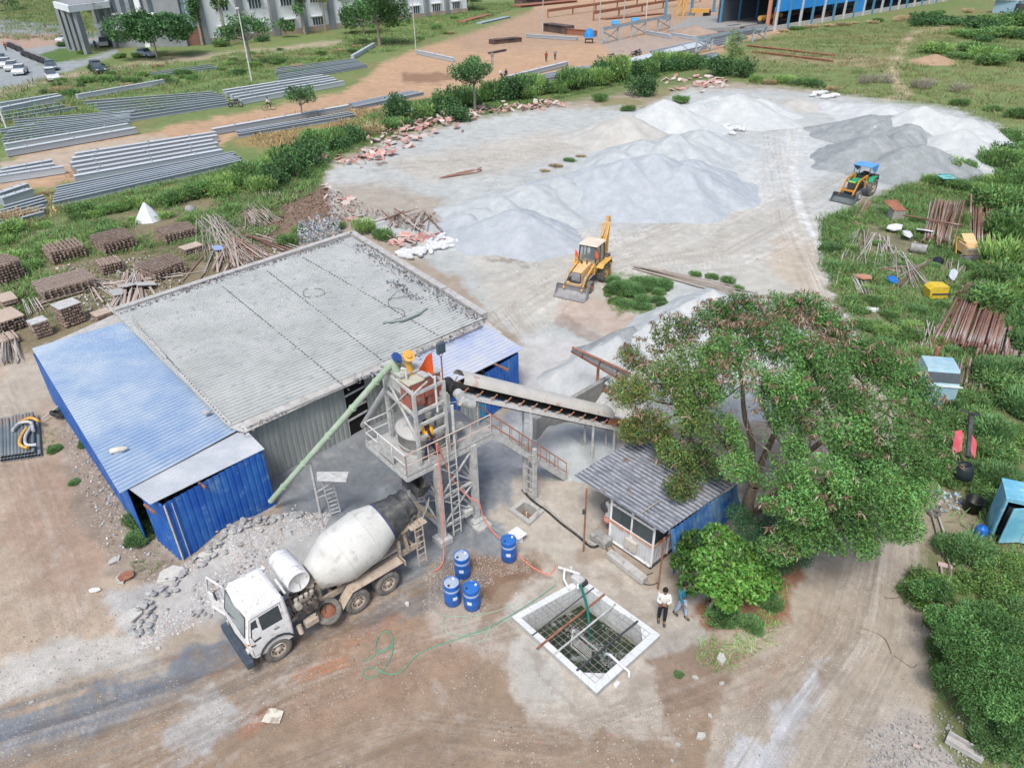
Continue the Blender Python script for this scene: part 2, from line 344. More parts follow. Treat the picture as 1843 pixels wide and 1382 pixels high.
    Z([(-60,1350),(0,1290),(160,1250),(300,1200),(420,1150),(445,1190),(300,1250),(160,1312),(0,1350)],10,(.15,.18,.215),.85,n3*1.4+.2)
    Z([(640,1130),(740,1060),(800,1010),(880,1040),(780,1090),(700,1120)],10,(.17,.185,.20),.6)
    Z([(290,1320),(340,1250),(400,1240),(420,1290),(370,1340),(300,1345)],12,(.41,.415,.41),.75)
    Z([(0,1385),(60,1350),(180,1340),(280,1310),(240,1400),(0,1420)],12,(.46,.44,.41),.7,n1*2.5-3.0)
    # right-hand road
    Z([(1440,640),(1560,620),(1700,900),(1670,1060),(1680,1200),(1700,1400),(1260,1400),(1300,1240),(1390,1190),(1450,1060),(1400,960)],10,(.40,.35,.285))
    Z([(1340,1230),(1440,1110),(1560,1080),(1560,1190),(1490,1300),(1380,1290)],22,(.34,.285,.225),.65)
    Z([(1300,1390),(1390,1290),(1460,1210),(1500,1180),(1470,1270),(1420,1330),(1380,1400)],12,(.52,.54,.56),.9)
    Z([(1540,1310),(1640,1280),(1700,1290),(1760,1340),(1700,1400),(1560,1400)],12,(.38,.36,.34),.7)
    for k,(pts,w,c) in enumerate([([(1560,1010),(1520,1140),(1440,1260),(1360,1390)],.8,(.29,.24,.19)),([(1480,1030),(1460,1140),(1340,1260)],.35,(.35,.21,.13)),([(1610,1000),(1600,1150),(1540,1300),(1500,1400)],1.,(.36,.31,.25)),([(1580,1000),(1560,1150),(1480,1260),(1400,1390)],.5,(.56,.52,.46))]):
        S(pts,w,c,.6,1,5,k*7+200)
    Z([(1385,950),(1440,1010),(1440,1100),(1350,1140),(1250,1150),(1240,1080),(1330,1050)],9,(.27,.14,.085),.95)
    Z([(1170,1190),(1260,1160),(1330,1190),(1320,1260),(1220,1290),(1190,1240)],10,(.26,.19,.14),.9)
    # rubbish yard on the right
    Z([(1490,400),(1560,360),(1640,320),(1760,290),(1860,240),(2400,200),(2600,1700),(1760,1500),(1700,1290),(1690,1100),(1640,1020),(1700,900),(1560,630),(1490,520)],10,(.16,.18,.085))
    Z([(1500,420),(1600,400),(1720,440),(1720,560),(1600,600),(1530,560)],14,(.25,.215,.15),.7,n3*2.2-.5)
    Z([(1650,880),(1730,900),(1780,950),(1790,1010),(1700,1010),(1650,960)],8,(.33,.28,.20),.8)
    Z([(1560,330),(1620,360),(1620,400),(1570,390)],6,(.42,.41,.39),.8)
    Z([(1090,505),(1200,500),(1180,560),(1110,570)],6,(.16,.15,.08),.8)
    for p in [(405,1135,330),]: pass
    # worn tyre lines and dark damp streaks over the mud and road
    for k,pts in enumerate([[(-60,1370),(300,1260),(600,1130),(760,1050)],[(200,1400),(520,1250),(760,1160),(900,1120)],[(500,1400),(760,1300),(1000,1330),(1250,1250),(1420,1180)],[(1560,1000),(1520,1150),(1400,1300),(1340,1400)],[(1640,1000),(1630,1150),(1560,1290),(1500,1400)],[(0,700),(60,900),(120,1100)]]):
        S(pts,1.6,(.20,.16,.125),.45,1,8,k*11+300); S(pts,1.2,(.47,.42,.36),.35,1,10,k*13+400)
    # mottling, damp blots, worn spots
    C*= (1+.22*(n1-.5)+.22*(n3-.5)+.10*(n2-.5)+.30*(fbm(X*6,Y*6,3,44)-.5)*np.clip((py-500)/300,0,1))[...,None]
    near=np.clip((py-300)/300,0,1)
    TKO=[(880,1105),(960,1045),(1040,1010),(1060,1030),(1210,1140),(1205,1200),(1100,1290),(1060,1290)]
    d_=poly_in(jx,jy,TKO,16); lay(np.clip(4*d_*(1-d_)-.55,0,1)*(n1>.47),(.24,.19,.15),.8)
    lay(np.clip((fbm(X*1.1,Y*1.1,5,61)-3.0)*9,0,1)*near,(.20,.165,.13),.35)
    lay(np.clip((fbm(X*1.7,Y*1.7,5,71)-.66)*10,0,1)*near,(.48,.45,.41),.25)
    return C,px,py
def ground_z(X,Y):
    r=np.hypot(X,Y); P=np.stack([X,Y,np.zeros_like(X)],-1); px,py=projA(P)
    z=(fbm(X*.35,Y*.35,3,5)-.5)*.10+(fbm(X*1.6,Y*1.6,4,8)-.5)*.05
    z=z*np.clip(r/60,.6,1.6)
    # ruts
    for pts,w,d in [([(-60,1330),(120,1275),(300,1218),(430,1185),(700,1090)],.35,.07),([(-60,1385),(200,1300),(420,1225),(560,1170)],.3,.05),([(1560,1010),(1520,1140),(1440,1260),(1360,1390)],.3,.05),([(1610,1000),(1600,1150),(1540,1300)],.3,.04)]:
        wp=[(G(*p).x,G(*p).y) for p in pts]; D,_,_=line_d(X,Y,wp); z-=d*np.exp(-(D/w)**2); z+=d*.6*np.exp(-((D-w*1.7)/(w*.6))**2)
    # banks: rubble bank along the hedge, bank beside the shed, bank at the tree
    for pts,w,hh in [([(590,300),(700,250),(860,215),(1010,190)],3.,.7),([(430,960),(350,1040),(260,1090)],.9,.28),([(520,945),(430,980)],.9,.3),([(150,770),(250,960)],1.2,.12),([(1280,1130),(1400,1060),(1430,980)],1.0,.25)]:
        wp=[(G(*p).x,G(*p).y) for p in pts]; D,_,_=line_d(X,Y,wp); z+=hh*np.exp(-(D/w)**2)*(.6+.8*fbm(X*1.3,Y*1.3,3,12))
    m=np.clip((120-r)/60,0,1); far=1-m
    z=z*(m*.9+.1)
    tk=[G(*p) for p in TANK]; cx=sum(p.x for p in tk)/4; cy=sum(p.y for p in tk)/4
    z*=np.clip((np.hypot(X-cx,Y-cy)-2.6)/2,0,1)
    return z-.02
def gz(x,y): return float(ground_z(np.array([x]),np.array([y]))[0])
def build_ground():
    nr,nc=1150,1000
    r=6*np.exp(np.linspace(0,math.log(700/6.),nr)); a=np.linspace(-R(56),R(56),nc)
    RR,A=np.meshgrid(r,a,indexing='ij'); X=RR*np.sin(A); Y=RR*np.cos(A)
    C,px,py=ground_paint(X,Y); Z=ground_z(X,Y)
    V=np.stack([X,Y,Z],-1).reshape(-1,3); i=np.arange(nr-1)[:,None]*nc+np.arange(nc-1)[None,:]
    Fq=np.stack([i,i+1,i+nc+1,i+nc],-1).reshape(-1,4)[:, ::-1]
    cxx=(X[:-1,:-1]+X[1:,1:])/2; cyy=(Y[:-1,:-1]+Y[1:,1:])/2
    hole=np.zeros(cxx.shape)
    def shrink(q,k):
        q=[Vector((p.x,p.y)) for p in q]; c=sum(q,Vector((0,0)))/4; return [tuple(c+(p-c)*k) for p in q]
    hole+=poly_in(cxx,cyy,shrink([G(*p) for p in TANK],.95)); hole+=poly_in(cxx,cyy,shrink([G(*p) for p in PIT],.85))
    Fq=Fq[(hole.reshape(-1)<.5)]
    m=mat('ground_soil',None,col2=(.86,.85,.84),vcol=True,scale=.9,lo=.4,hi=.62,rough=.95,bump=.03,bscale=16,spec=.15,fine=.2,s3=9)
    o=mesh_np('ground',V,Fq,m,vc=C.reshape(-1,3),smooth=True); tag(o,'sandy brown dirt ground with pale gravel dust and wheel tracks',None,kind='structure')
    mb=MB(); 
    for q in [[(-4000,-400),(4000,-400),(4000,6.2),(-4000,6.2)]]: pass
    m2=mat('far_soil',(.10,.13,.05),(.16,.17,.08),scale=.01,rough=1)
    mb.poly([(-5000,-3000,-3.0),(5000,-3000,-3.0),(5000,6000,-3.0),(-5000,6000,-3.0)])
    tag(mb.build('terrain',m2),'flat green plain reaching to the horizon',None,kind='structure')
PIT=[(919,920),(943,902),(976,922),(952,944)]
build_ground()
# ================================================================ STOCKPILES
m_grav=mat('grey_gravel',(.41,.44,.445),(.49,.52,.52),scale=1.2,rough=.95,bump=.06,bscale=22,spec=.1,fine=.28,s3=9)
m_gravb=mat('blue_gravel',(.385,.42,.45),(.465,.50,.525),scale=.8,rough=.95,bump=.06,bscale=24,spec=.1,fine=.28,s3=9)
m_gravd=mat('dark_grit',(.27,.295,.295),(.35,.375,.375),scale=1.0,rough=.95,bump=.06,bscale=24,spec=.1,fine=.3,s3=9)
m_dust=mat('stone_dust',(.46,.485,.485),(.54,.56,.55),scale=.7,rough=.95,bump=.05,bscale=20,spec=.1,fine=.2,s3=9)
m_sand=mat('weedy_sand',(.40,.39,.36),(.48,.47,.44),scale=.7,rough=.95,bump=.04,bscale=12,spec=.1,fine=.1)
def heap(label,peaks,m,slope=.62,cat='gravel pile',group=None,flat=0,k=.25,seed=0,name='gravel_pile',res=None):
    """height field of one heap: cones of repose joined smoothly. peaks (px,py of the top, height[,r])"""
    peaks=[(p[0],p[1]+1,p[2]*1.08) for p in peaks] if cat=='gravel pile' else peaks
    pk=[(G(p[0],p[1],p[2]),p[2]) for p in peaks]; R_=[h/slope*1.3+1.2 for _,h in pk]
    x0=min(p.x-r for (p,_),r in zip(pk,R_)); x1=max(p.x+r for (p,_),r in zip(pk,R_)); y0=min(p.y-r for (p,_),r in zip(pk,R_)); y1=max(p.y+r for (p,_),r in zip(pk,R_))
    cy=(y0+y1)/2; st=res or max(.09,cy*.0028); nx=int((x1-x0)/st)+2; ny=int((y1-y0)/st)+2
    X,Y=np.meshgrid(np.linspace(x0,x1,nx),np.linspace(y0,y1,ny)); Z=np.full(X.shape,-9.)
    wob=(fbm(X*.5+seed,Y*.5,3,seed)-.5)*.9
    for (p,h),q in zip(pk,peaks):
        an=np.arctan2(Y-p.y,X-p.x); rr=np.hypot(X-p.x,Y-p.y)*(1+.13*np.sin(an*3+seed)+.07*np.sin(an*7+seed*2))+wob*.5
        s_=slope*(1+.12*math.sin(seed+h*5))
        c=h-s_*(np.sqrt(rr*rr+(.25+h*.06)**2)-.25-h*.06)
        c=np.where(c<.35,c*.55+.35*.45 - .0 ,c)-0.16*(c<.35)*np.clip((.35-c),0,1)
        d=k*.5; hmx=np.maximum(Z,c); mn=np.abs(Z-c); Z=hmx+np.where(mn<d,(d-mn)**2/(4*d),0)
    pass
    if flat: Z=np.minimum(Z,flat+(fbm(X*.6,Y*.6,3,seed+4)-.5)*.5)
    Z+= np.abs(fbm(X*.8+9,Y*.8,4,seed+6)-.5)*-.35*np.clip(Z,0,1.2)+(fbm(X*.9,Y*.9,4,seed+2)-.5)*.16+(fbm(X*3,Y*3,3,seed+3)-.5)*.07+(vnoise(X*9,Y*9,seed)-.5)*.035
    Z+=ground_z(X,Y)*.0
    V=np.stack([X,Y,Z],-1).reshape(-1,3); i=np.arange(ny-1)[:,None]*nx+np.arange(nx-1)[None,:]; Fq=np.stack([i,i+1,i+nx+1,i+nx],-1).reshape(-1,4)
    keep=(Z.reshape(-1)[Fq].max(1)>-.12); Fq=Fq[keep]
    us,inv=np.unique(Fq,return_inverse=True); V=V[us]; Fq=inv.reshape(Fq.shape)
    c=V.mean(0); c[2]=0; o=mesh_np(name,V-c,Fq,m,smooth=True); o.location=tuple(c); tag(o,label,cat,group); return o
GB='gravel and grit stockpiles in the pale yard'
heap('pale blue-grey gravel pile nearest the shed roof, lying left of the excavator loader',[(880,395,1.3),(930,375,2.0),(985,395,1.2),(850,408,.8),(840,385,.9)],m_gravb,.5,group=GB,seed=1)
heap('long low ridge of whitish gravel above the nearest pale blue-grey pile',[(900,352,1.5),(960,330,2.0),(1010,318,1.9),(870,372,1.1)],m_grav,.42,group=GB,seed=2)
heap('broad blue-grey gravel mound at the centre of the yard with rounded lobes',[(1075,300,2.4),(1130,285,3.0),(1180,275,3.2),(1245,285,2.2),(1120,320,1.6),(1050,320,1.6)],m_gravb,.47,group=GB,seed=3,k=.6)
heap('steep bluish gravel cone in front of the broad centre mound',[(1232,297,2.6),(1190,300,2.2)],m_gravb,.5,group=GB,seed=4)
heap('pale green-grey gravel ridge behind the broad centre mound',[(1160,250,2.2),(1215,240,2.8),(1262,232,2.2),(1110,268,1.8)],m_grav,.5,group=GB,seed=5)
heap('pointed whitish gravel cone beside the bush at the far hedge',[(1196,178,3.2)],m_dust,.6,group=GB,seed=6)
heap('weedy sand mound left of the pointed whitish cone',[(1130,205,2.6),(1100,214,1.8),(1080,222,1.2)],m_sand,.45,group=GB,seed=7)
heap('low white dust pile with furrows at the far end of the yard',[(1290,172,2.2),(1330,168,2.6),(1370,176,1.6),(1255,185,1.6)],m_dust,.4,group=GB,seed=8)
heap('small grey-green grit cone in front of the furrowed white dust pile',[(1287,180,2.0),(1310,188,1.0)],m_grav,.6,group=GB,seed=9)
heap('dark grey grit pile at the back left of the dark piles',[(1575,205,2.4),(1602,205,2.6),(1545,222,1.5)],m_gravd,.5,group=GB,seed=10)
heap('dark grey grit pile in the middle between the other dark piles',[(1640,222,2.4),(1625,238,2.0),(1660,232,1.8)],m_gravd,.55,group=GB,seed=11)
heap('dark grey grit pile at the front left of the dark piles',[(1570,242,2.4),(1550,252,2.0),(1592,244,2.0)],m_gravd,.55,group=GB,seed=12)
heap('dark grey grit pile at the front right of the dark piles, nearest the bushes',[(1640,262,2.3),(1665,258,2.2),(1625,272,1.2)],m_gravd,.52,group=GB,seed=13)
heap('tall white dust pile at the right end of the yard with a pointed top',[(1665,190,3.6),(1690,200,3.0),(1640,197,2.6),(1715,208,2.8)],m_dust,.5,group=GB,seed=14)
heap('white dust ridge running right from the tallest white pile to the grass',[(1745,212,2.8),(1775,222,2.2),(1735,232,2.4),(1790,238,1.4)],m_dust,.48,group=GB,seed=15)
heap('low whitish dust bank along the grass at the far edge of the yard',[(1560,185,1.2),(1595,187,1.6),(1525,184,1.),(1490,181,.8)],m_dust,.35,group=GB,seed=16)
heap('low white dust drift below the white ridge near the bushes',[(1735,268,1.2),(1700,250,1.0),(1755,252,1.2)],m_dust,.35,group=GB,seed=17)
heap('brownish soil pile with white bags at the far yard edge',[(1435,174,1.2),(1420,178,.8)],m_sand,.4,group=GB,seed=18)
heap('white aggregate pile heaped behind the feed hopper left of the big tree',[(1285,522,3.3),(1255,538,3.1),(1215,560,2.8),(1172,584,2.3)],m_dust,.8,cat='aggregate pile',group=GB,seed=19,k=.5)
heap('pale aggregate heap under the tilted hopper roof',[(1112,608,2.6),(1085,628,1.7),(1140,640,2.2)],m_dust,.8,cat='aggregate pile',group=GB,seed=20)
heap('small dark grit pile between the two white aggregate heaps',[(1134,590,2.0)],m_gravd,.95,cat='aggregate pile',group=GB,seed=21)
heap('smooth grey stone-dust pile under the belt conveyor',[(1022,770,.95),(990,785,.3)],m_grav,.5,group=GB,seed=22)
heap('orange-brown soil heaps in the far right meadow',[(1685,98,1.3),(1665,103,1.0)],mat('red_soil',(.40,.27,.18),(.33,.24,.14),scale=.5),.45,cat='soil heap',seed=23,name='soil_heap')
heap('brown earth mound beside the steel frame in front of the blue hall',[(1250,45,2.2),(1225,50,1.6)],mat('brown_soil',(.30,.22,.17),(.36,.28,.22),scale=.3),.4,cat='soil heap',seed=24,name='soil_heap')
# ================================================================ VEGETATION
LGAIN=1.85
def leafset(C,size,up=.35,col=(.08,.13,.04),var=.35,asp=.5,droop=0,rs_=rs,colb=None,fb=0.,dirs=None):
    """leaf-shaped quads at centres C"""
    n=len(C); d=rs_.normal(size=(n,3)) if dirs is None else dirs+rs_.normal(size=(n,3))*.35; d[:,2]-=droop; d/=np.linalg.norm(d,axis=1)[:,None]+1e-9
    nn=rs_.normal(size=(n,3)); nn[:,2]+=up*3; s=np.cross(d,nn); s/=np.linalg.norm(s,axis=1)[:,None]+1e-9
    L=size*(.6+.8*rs_.rand(n))[:,None]; Wd=L*asp*(.8+.4*rs_.rand(n))[:,None]
    bend=np.cross(s,d)*L*.12
    col=np.array(col)*LGAIN*np.array((1.0,1,1.12))
    V=np.stack([C-d*L*.5,C+s*Wd*.5-d*L*.05+bend,C+d*L*.5,C-s*Wd*.5-d*L*.05+bend],1).reshape(-1,3)
    Fq=np.arange(4*n).reshape(-1,4)
    c=np.array(col)[None,:]*(1+var*(rs_.rand(n,1)*2-1))*np.array([1,1,1]); hue=(rs_.rand(n)-.5)*.4*var/.35; c=np.stack([c[:,0]*(1+hue),c[:,1],c[:,2]*(1-hue*.6)],1)
    if colb is not None:
        k=rs_.rand(n)<fb; c[k]=np.array(colb)*(1+.3*(rs_.rand(k.sum(),1)*2-1))
    return V,Fq,np.repeat(np.clip(c,0,1),4,axis=0)
def join(parts):
    V=[];Fq=[];C=[];b=0
    for v,f,c in parts: V.append(v);Fq.append(f+b);C.append(c);b+=len(v)
    return np.concatenate(V),np.concatenate(Fq),np.concatenate(C)
m_leaf=mat('leaf',None,vcol=True,rough=.6,trans=.25,rand=.16,spec=.25)
m_leafg=mat('gloss_leaf',None,vcol=True,rough=.4,trans=.25,spec=.4)
m_bark=mat('bark',(.16,.125,.09),(.24,.20,.16),scale=6,rough=.95,bump=.02)
m_barkg=mat('pale_bark',(.26,.23,.19),(.33,.30,.26),scale=6,rough=.95,bump=.02)
def crown_pts(n,clumps,rs_,shell=.55):
    """points in the outer part of many clumps"""
    k=len(clumps); w=np.array([c[3]**2 for c in clumps]); idx=rs_.choice(k,n,p=w/w.sum()); c=np.array(clumps)[idx]
    d=rs_.normal(size=(n,3)); d/=np.linalg.norm(d,axis=1)[:,None]; r=c[:,3]*(shell+(1-shell)*rs_.rand(n))**.7
    p=c[:,:3]+d*r[:,None]*np.array([1,1,.72]); return p,idx
def shrub_mesh(seed,n,col,leaf,colb=None,fb=0,h=1.,kind='round',clumps=None,up=.35,asp=.5):
    q=np.random.RandomState(seed)
    if clumps is None:
        clumps=[]; nc=13
        for i in range(nc):
            a=q.rand()*6.28; r=q.rand()**.6*.72; z=h*(.25+.65*q.rand()*(1-r*.55)); clumps.append((r*math.cos(a),r*math.sin(a),z,.24+.22*q.rand()))
        if kind=='round': clumps+=[(0,0,h*.45,.5),(.3,.1,h*.3,.4),(-.3,-.2,h*.3,.42)]
        if kind=='spiky': clumps=[(c[0],c[1],c[2]*.8,c[3]*.8) for c in clumps]
    p,idx=crown_pts(n,clumps,q); tint=(.62+.76*q.rand(len(clumps)))[idx]
    nz=fbm(p[:,0]*2.6+p[:,2]*1.3+seed,p[:,1]*2.6-p[:,2],3,seed); k=nz>.42; p=p[k]+q.normal(size=(k.sum(),3))*.05; tint=tint[k]
    V,Fq,C=leafset(p,leaf,up,col,.35,asp,rs_=q,colb=colb,fb=fb,droop=.3); C=C*np.repeat(tint,4)[:,None]
    if kind=='spiky' or kind=='mix':
        m=n//5; a=q.rand(m)*6.28; r=q.rand(m)**.5*.8; b=np.stack([r*np.cos(a),r*np.sin(a),h*(.35+.6*q.rand(m))],1); dd=np.stack([np.cos(a)*.5,np.sin(a)*.5,np.ones(m)],1)
        s2=leafset(b,leaf*2.4,.1,tuple(np.array(col)*1.25),.3,.16,rs_=q,dirs=dd*1.5); V,Fq,C=join([(V,Fq,C),s2])
    return V,Fq,C,clumps
def shrub_proto(name,label,seed,**kw):
    V,Fq,C,cl=shrub_mesh(seed,**kw); t=thing(name,label,'shrub'); mesh_np('foliage',V,Fq,m_leaf,t,C)
    mb=MB(); q=random.Random(seed)
    for c in cl[:9]: mb.tube([(0,0,-.1),(c[0]*.4,c[1]*.4,c[2]*.5),(c[0]*.85,c[1]*.85,c[2])],[.035,.025,.01],5)
    mb.build('stem',m_bark,t); t.location=(0,-60,0); return t
DGN=(.050,.105,.035); MGN=(.075,.14,.040); LGN=(.115,.185,.05); YGN=(.17,.20,.06); DRY=(.24,.19,.10)
PR={}
PR['d']=[shrub_proto('shrub','x',11+i,n=2600,col=DGN,leaf=.12,h=1.05) for i in range(2)]
PR['m']=[shrub_proto('shrub','x',21+i,n=2600,col=MGN,leaf=.11,h=.9,kind='mix',colb=DRY,fb=.05) for i in range(2)]
PR['l']=[shrub_proto('shrub','x',31+i,n=2400,col=LGN,leaf=.12,h=.85,kind='mix') for i in range(2)]
PR['s']=[shrub_proto('shrub','x',41,n=1500,col=(.16,.15,.11),leaf=.07,h=.8,kind='spiky',colb=(.30,.27,.2),fb=.5)]
PR['y']=[shrub_proto('shrub','x',51,n=1900,col=DRY,leaf=.10,h=.75,kind='spiky',colb=(.14,.16,.05),fb=.35)]
PR['n']=[shrub_proto('shrub','x',61+i,n=8000,col=(.07,.135,.045),leaf=.10,h=.9,kind='mix',colb=(.13,.20,.06),fb=.25) for i in range(3)]
PR['N']=[shrub_proto('shrub','x',71+i,n=8000,col=(.095,.18,.045),leaf=.095,h=.7,kind='round',colb=(.17,.25,.07),fb=.3) for i in range(2)]
used=set()
def put(kind,px,py,r,hs=1.,label='',group=None,name=None):
    pr=PR[kind][rnd.randrange(len(PR[kind]))]; p=G(px,py); p.z=gz(p.x,p.y)-.05 if p.y<120 else -.05
    if pr.name not in used: used.add(pr.name); o=pr; o.location=p; o.rotation_euler=(0,0,rnd.random()*6.28); o.scale=(r,r,r*hs)
    else: o=cp(pr,p,rnd.random()*6.28,(r,r,r*hs))
    o['label']=label; nm={'d':'bush','m':'bush','l':'bush','n':'weed_clump' if r<1. else 'shrub','N':'shrub','y':'dry_shrub','s':'dry_shrub'}[kind]; o.name=nm; o['category']=nm.replace('_',' ')
    if group: o['group']=group
    elif 'group' in o: del o['group']
    return o
def band(pts,kinds,rad,dn,label,group,hs=1.,jit=.5,rowpx=None):
    """shrubs along a strip of the hedge: pts polyline in survey px, width rows"""
    W_=[G(*p) for p in pts]
    for a,b in zip(W_[:-1],W_[1:]):
        L=(b-a).length; n=max(1,int(L/dn)); d=(b-a).normalized(); pr_=Vector((-d.y,d.x,0))
        for i in range(n):
            p=a.lerp(b,(i+rnd.random()*.8)/n)+pr_*rnd.uniform(-jit,jit); k=rnd.choice(kinds); r=rad*rnd.uniform(.7,1.25)
            q=projA(np.array([p.x,p.y,0.])); put(k,float(q[0]),float(q[1]),r,hs*rnd.uniform(.8,1.25),label%{'d':'dark green','m':'green','l':'light green','s':'grey twiggy','y':'dry brownish','n':'leafy green','N':'bright green'}[k],group+{'d':', dark ones','m':', green ones','l':', light ones','s':', twiggy ones','y':', dry ones','n':', leafy ones','N':', bright ones'}[k])
HG='shrubs of the hedge between steel yard and gravel yard'
hl='%s bush in the overgrown hedge behind the gravel yard'
band([(700,232),(800,205),(900,182),(1000,165),(1100,148),(1250,118)],'dml',2.3,1.5,hl,HG,1.3,1.6)
band([(600,268),(700,238),(760,225)],'mdly',1.6,1.3,hl,HG,1.,.8)
band([(430,330),(500,300),(560,285),(640,258)],'dml',2.1,1.5,hl,HG,1.1,1.2)
band([(330,355),(430,335),(480,320)],'ml',1.6,1.3,hl,HG,.8,1.0)
for px,py,r,h,k in [(530,320,2.6,1.3,'d'),(565,305,2.4,1.3,'d'),(500,335,2.,1.1,'d'),(470,345,1.7,1.,'l'),(1160,172,3.2,1.1,'d'),(1300,135,3.0,1.2,'d'),(1335,138,3.,1.1,'d'),(1210,128,2.8,1.,'d'),(1250,125,2.8,1.,'d'),(820,220,2.4,1.,'d')]:
    put(k,px,py,r,h,'large rounded dark bush standing out of the hedge behind the gravel yard','large bushes of the hedge')
for px,py,r,h,k in [(20,420,1.6,.8,'l'),(150,385,1.5,.8,'m'),(240,372,1.4,.7,'l'),(310,368,1.6,.8,'m'),(400,352,1.6,.9,'l'),(450,335,1.6,.9,'m'),(90,450,1.2,.7,'l'),(200,425,1.2,.7,'m'),(340,400,1.,.6,'l'),(420,380,1.1,.6,'m'),(60,480,1.,.6,'m'),(20,470,1.2,.7,'l')]: put(k,px,py,r,h,'leafy bush in the green belt left of the hedge, behind the prop stacks','leafy bushes behind the prop stacks')
g2='low bushes in the weeds behind the timber stacks'
band([(0,440),(120,400),(250,370),(380,345)],'mll',1.2,1.5,'%s low bush in the weeds behind the timber stacks',g2,.6,1.2)
band([(0,470),(140,430),(300,385)],'lml',.9,1.4,'%s low bush in the weeds behind the timber stacks',g2,.5,1.)
band([(10,400),(60,385)],'y',1.2,1.2,'%s bush by the steel beams at the left edge','dry bushes by the beams',.9,.6)
band([(60,358),(150,330)],'y',.8,2.5,'%s bush by the steel beams at the left edge','dry bushes by the beams',.9,.6)
for px,py,r,h,k,l in [(540,420,.9,.9,'l','round light green bush behind the far corner of the shed roof'),(520,440,1.2,.8,'m','green bush between the timber heap and the shed'),(655,415,1.3,.9,'l','light bush behind the shed corner left of the rubbish'),(690,430,1.1,.8,'m','low green bush behind the shed corner by the white bags'),(610,410,.8,.7,'m','small bush beside the plastic waste heap')]:
    put(k,px,py,r,h,l)
# island of weeds in the yard, by the backhoe
for i_ in range(34):
    u_,v_=rnd.random(),rnd.random(); q_=G(1098,505).lerp(G(1205,500),u_).lerp(G(1085,555).lerp(G(1190,560),u_),v_*(1-.25*abs(u_-.5))); q_=projA(np.array([q_.x,q_.y,0.])); put(rnd.choice('nnN'),float(q_[0]),float(q_[1]),rnd.uniform(.35,.8),rnd.uniform(.5,1.0),'green weed clump in the island of weeds beside the backhoe loader','weed clumps beside the backhoe')
for px,py,r,h,k in [(1110,525,1.2,.9,'n'),(1140,530,1.3,.9,'n'),(1165,515,1.1,.9,'n'),(1155,545,1.,.8,'n')]:
    put(k,px,py,r*.7,h,'green weed clump in the island of weeds beside the backhoe loader','weed clumps beside the backhoe')
for px,py,r in [(1250,495,.6),(1280,500,.6),(1310,508,.7),(1330,520,.5)]: put('m',px,py,r,.6,'small tuft of weeds above the long bamboo poles','tufts above the bamboo poles')
for px,py,r,k in [(1000,300,.9,'y'),(1025,290,.8,'m'),(980,308,.7,'y'),(1045,282,.7,'y')]: put(k,px,py,r,.5,'dry weed tuft on the ridge behind the gravel piles','weed tufts on the ridge')
for px,py,r,k in [(1130,200,1.2,'m'),(1100,225,1.1,'y'),(1225,185,1.6,'m'),(1080,182,1.6,'m')]: put(k,px,py,r,.7,'weed clump on the sand mound at the far end of the yard','weed clumps on the far mound')
band([(1350,150),(1420,150),(1480,160),(1520,165)],'mldy',1.8,2.0,'%s bush along the far edge of the gravel yard','bushes along the far yard edge',.7,1.2)
for px,py in [(1575,155),(1590,150),(1560,150),(1655,160),(1725,165),(1665,158)]: put('s',px,py,2.0,.9,'grey leafless bush in the meadow behind the gravel yard','grey bushes in the meadow')
band([(1700,180),(1780,195),(1843,215)],'ml',2.,3.5,'%s bush in the meadow right of the white piles','meadow bushes',.6,2.)
# far right thicket
band([(1700,52),(1780,46),(1850,50)],'dmd',5.,2.4,'%s bush in the distant thicket at the right','distant thicket',.55,11)
band([(1720,70),(1800,66),(1850,70)],'dml',4.4,2.4,'%s bush in the distant thicket at the right','distant thicket',.5,8)
band([(1690,92),(1760,105),(1850,118)],'mlm',3.6,2.2,'%s bush in the distant thicket at the right','distant thicket',.5,7.)
band([(1660,30),(1700,25),(1740,22)],'my',2.5,4,'%s bush in the distant thicket at the right','distant thicket',.6,2.)
band([(1400,60),(1520,45),(1600,40),(1660,30)],'yym',2.2,4,'%s bush along the foot of the blue hall','bushes at the blue hall',.5,1.5)
# right edge of the yard
gr='bushes along the right edge'
band([(1700,310),(1760,300),(1850,300)],'mld',1.6,1.4,'%s bush between gravel yard and pipe stacks',gr,.9,.8)
band([(1660,330),(1720,345),(1800,345)],'ml',1.2,1.3,'%s bush between gravel yard and pipe stacks',gr,.8,.6)
band([(1790,270),(1850,262)],'md',2.,2,'%s bush between gravel yard and pipe stacks',gr,1.,.8)
for y in (340,380,430,480,520,560):
    band([(1792,y),(1870,y-6)],'mml',1.9,.9,'%s bush behind the pipe stacks at the right edge',gr+' behind pipes',.95,.6)
band([(1830,560),(1850,640)],'nm',1.1,1.2,'%s bush behind the pipe stacks at the right edge',gr+' behind pipes',.9,.3)
for pts,k,r,d_ in [([(1780,680),(1860,680)],'n',1.4,1.),([(1790,730),(1870,740)],'n',1.5,1.1),([(1780,780),(1870,800)],'nN',1.2,1.),([(1700,740),(1760,720)],'n',.7,.8),([(1690,800),(1720,840)],'n',.7,.7),([(1770,850),(1800,900)],'nN',.8,.6),([(1700,640),(1760,640)],'n',.6,.8)]:
    band(pts,k,r,d_,'%s bush in the overgrown rubbish ground right of the big tree','near bushes right of the big tree',.9,.4)
for pts,k,r,d_ in [([(1740,1010),(1850,1010)],'N',.7,.6),([(1700,1060),(1850,1050)],'N',.8,.7),([(1730,1110),(1850,1110)],'nN',.9,.7),([(1690,1170),(1850,1180)],'n',1.0,.7),([(1740,1240),(1850,1250)],'n',1.0,.7),([(1770,1320),(1850,1330)],'n',.7,.6)]:
    band(pts,k,r,d_,'%s shrub spreading along the lower right edge beside the dirt road','shrubs at the lower right edge',.75,.3)
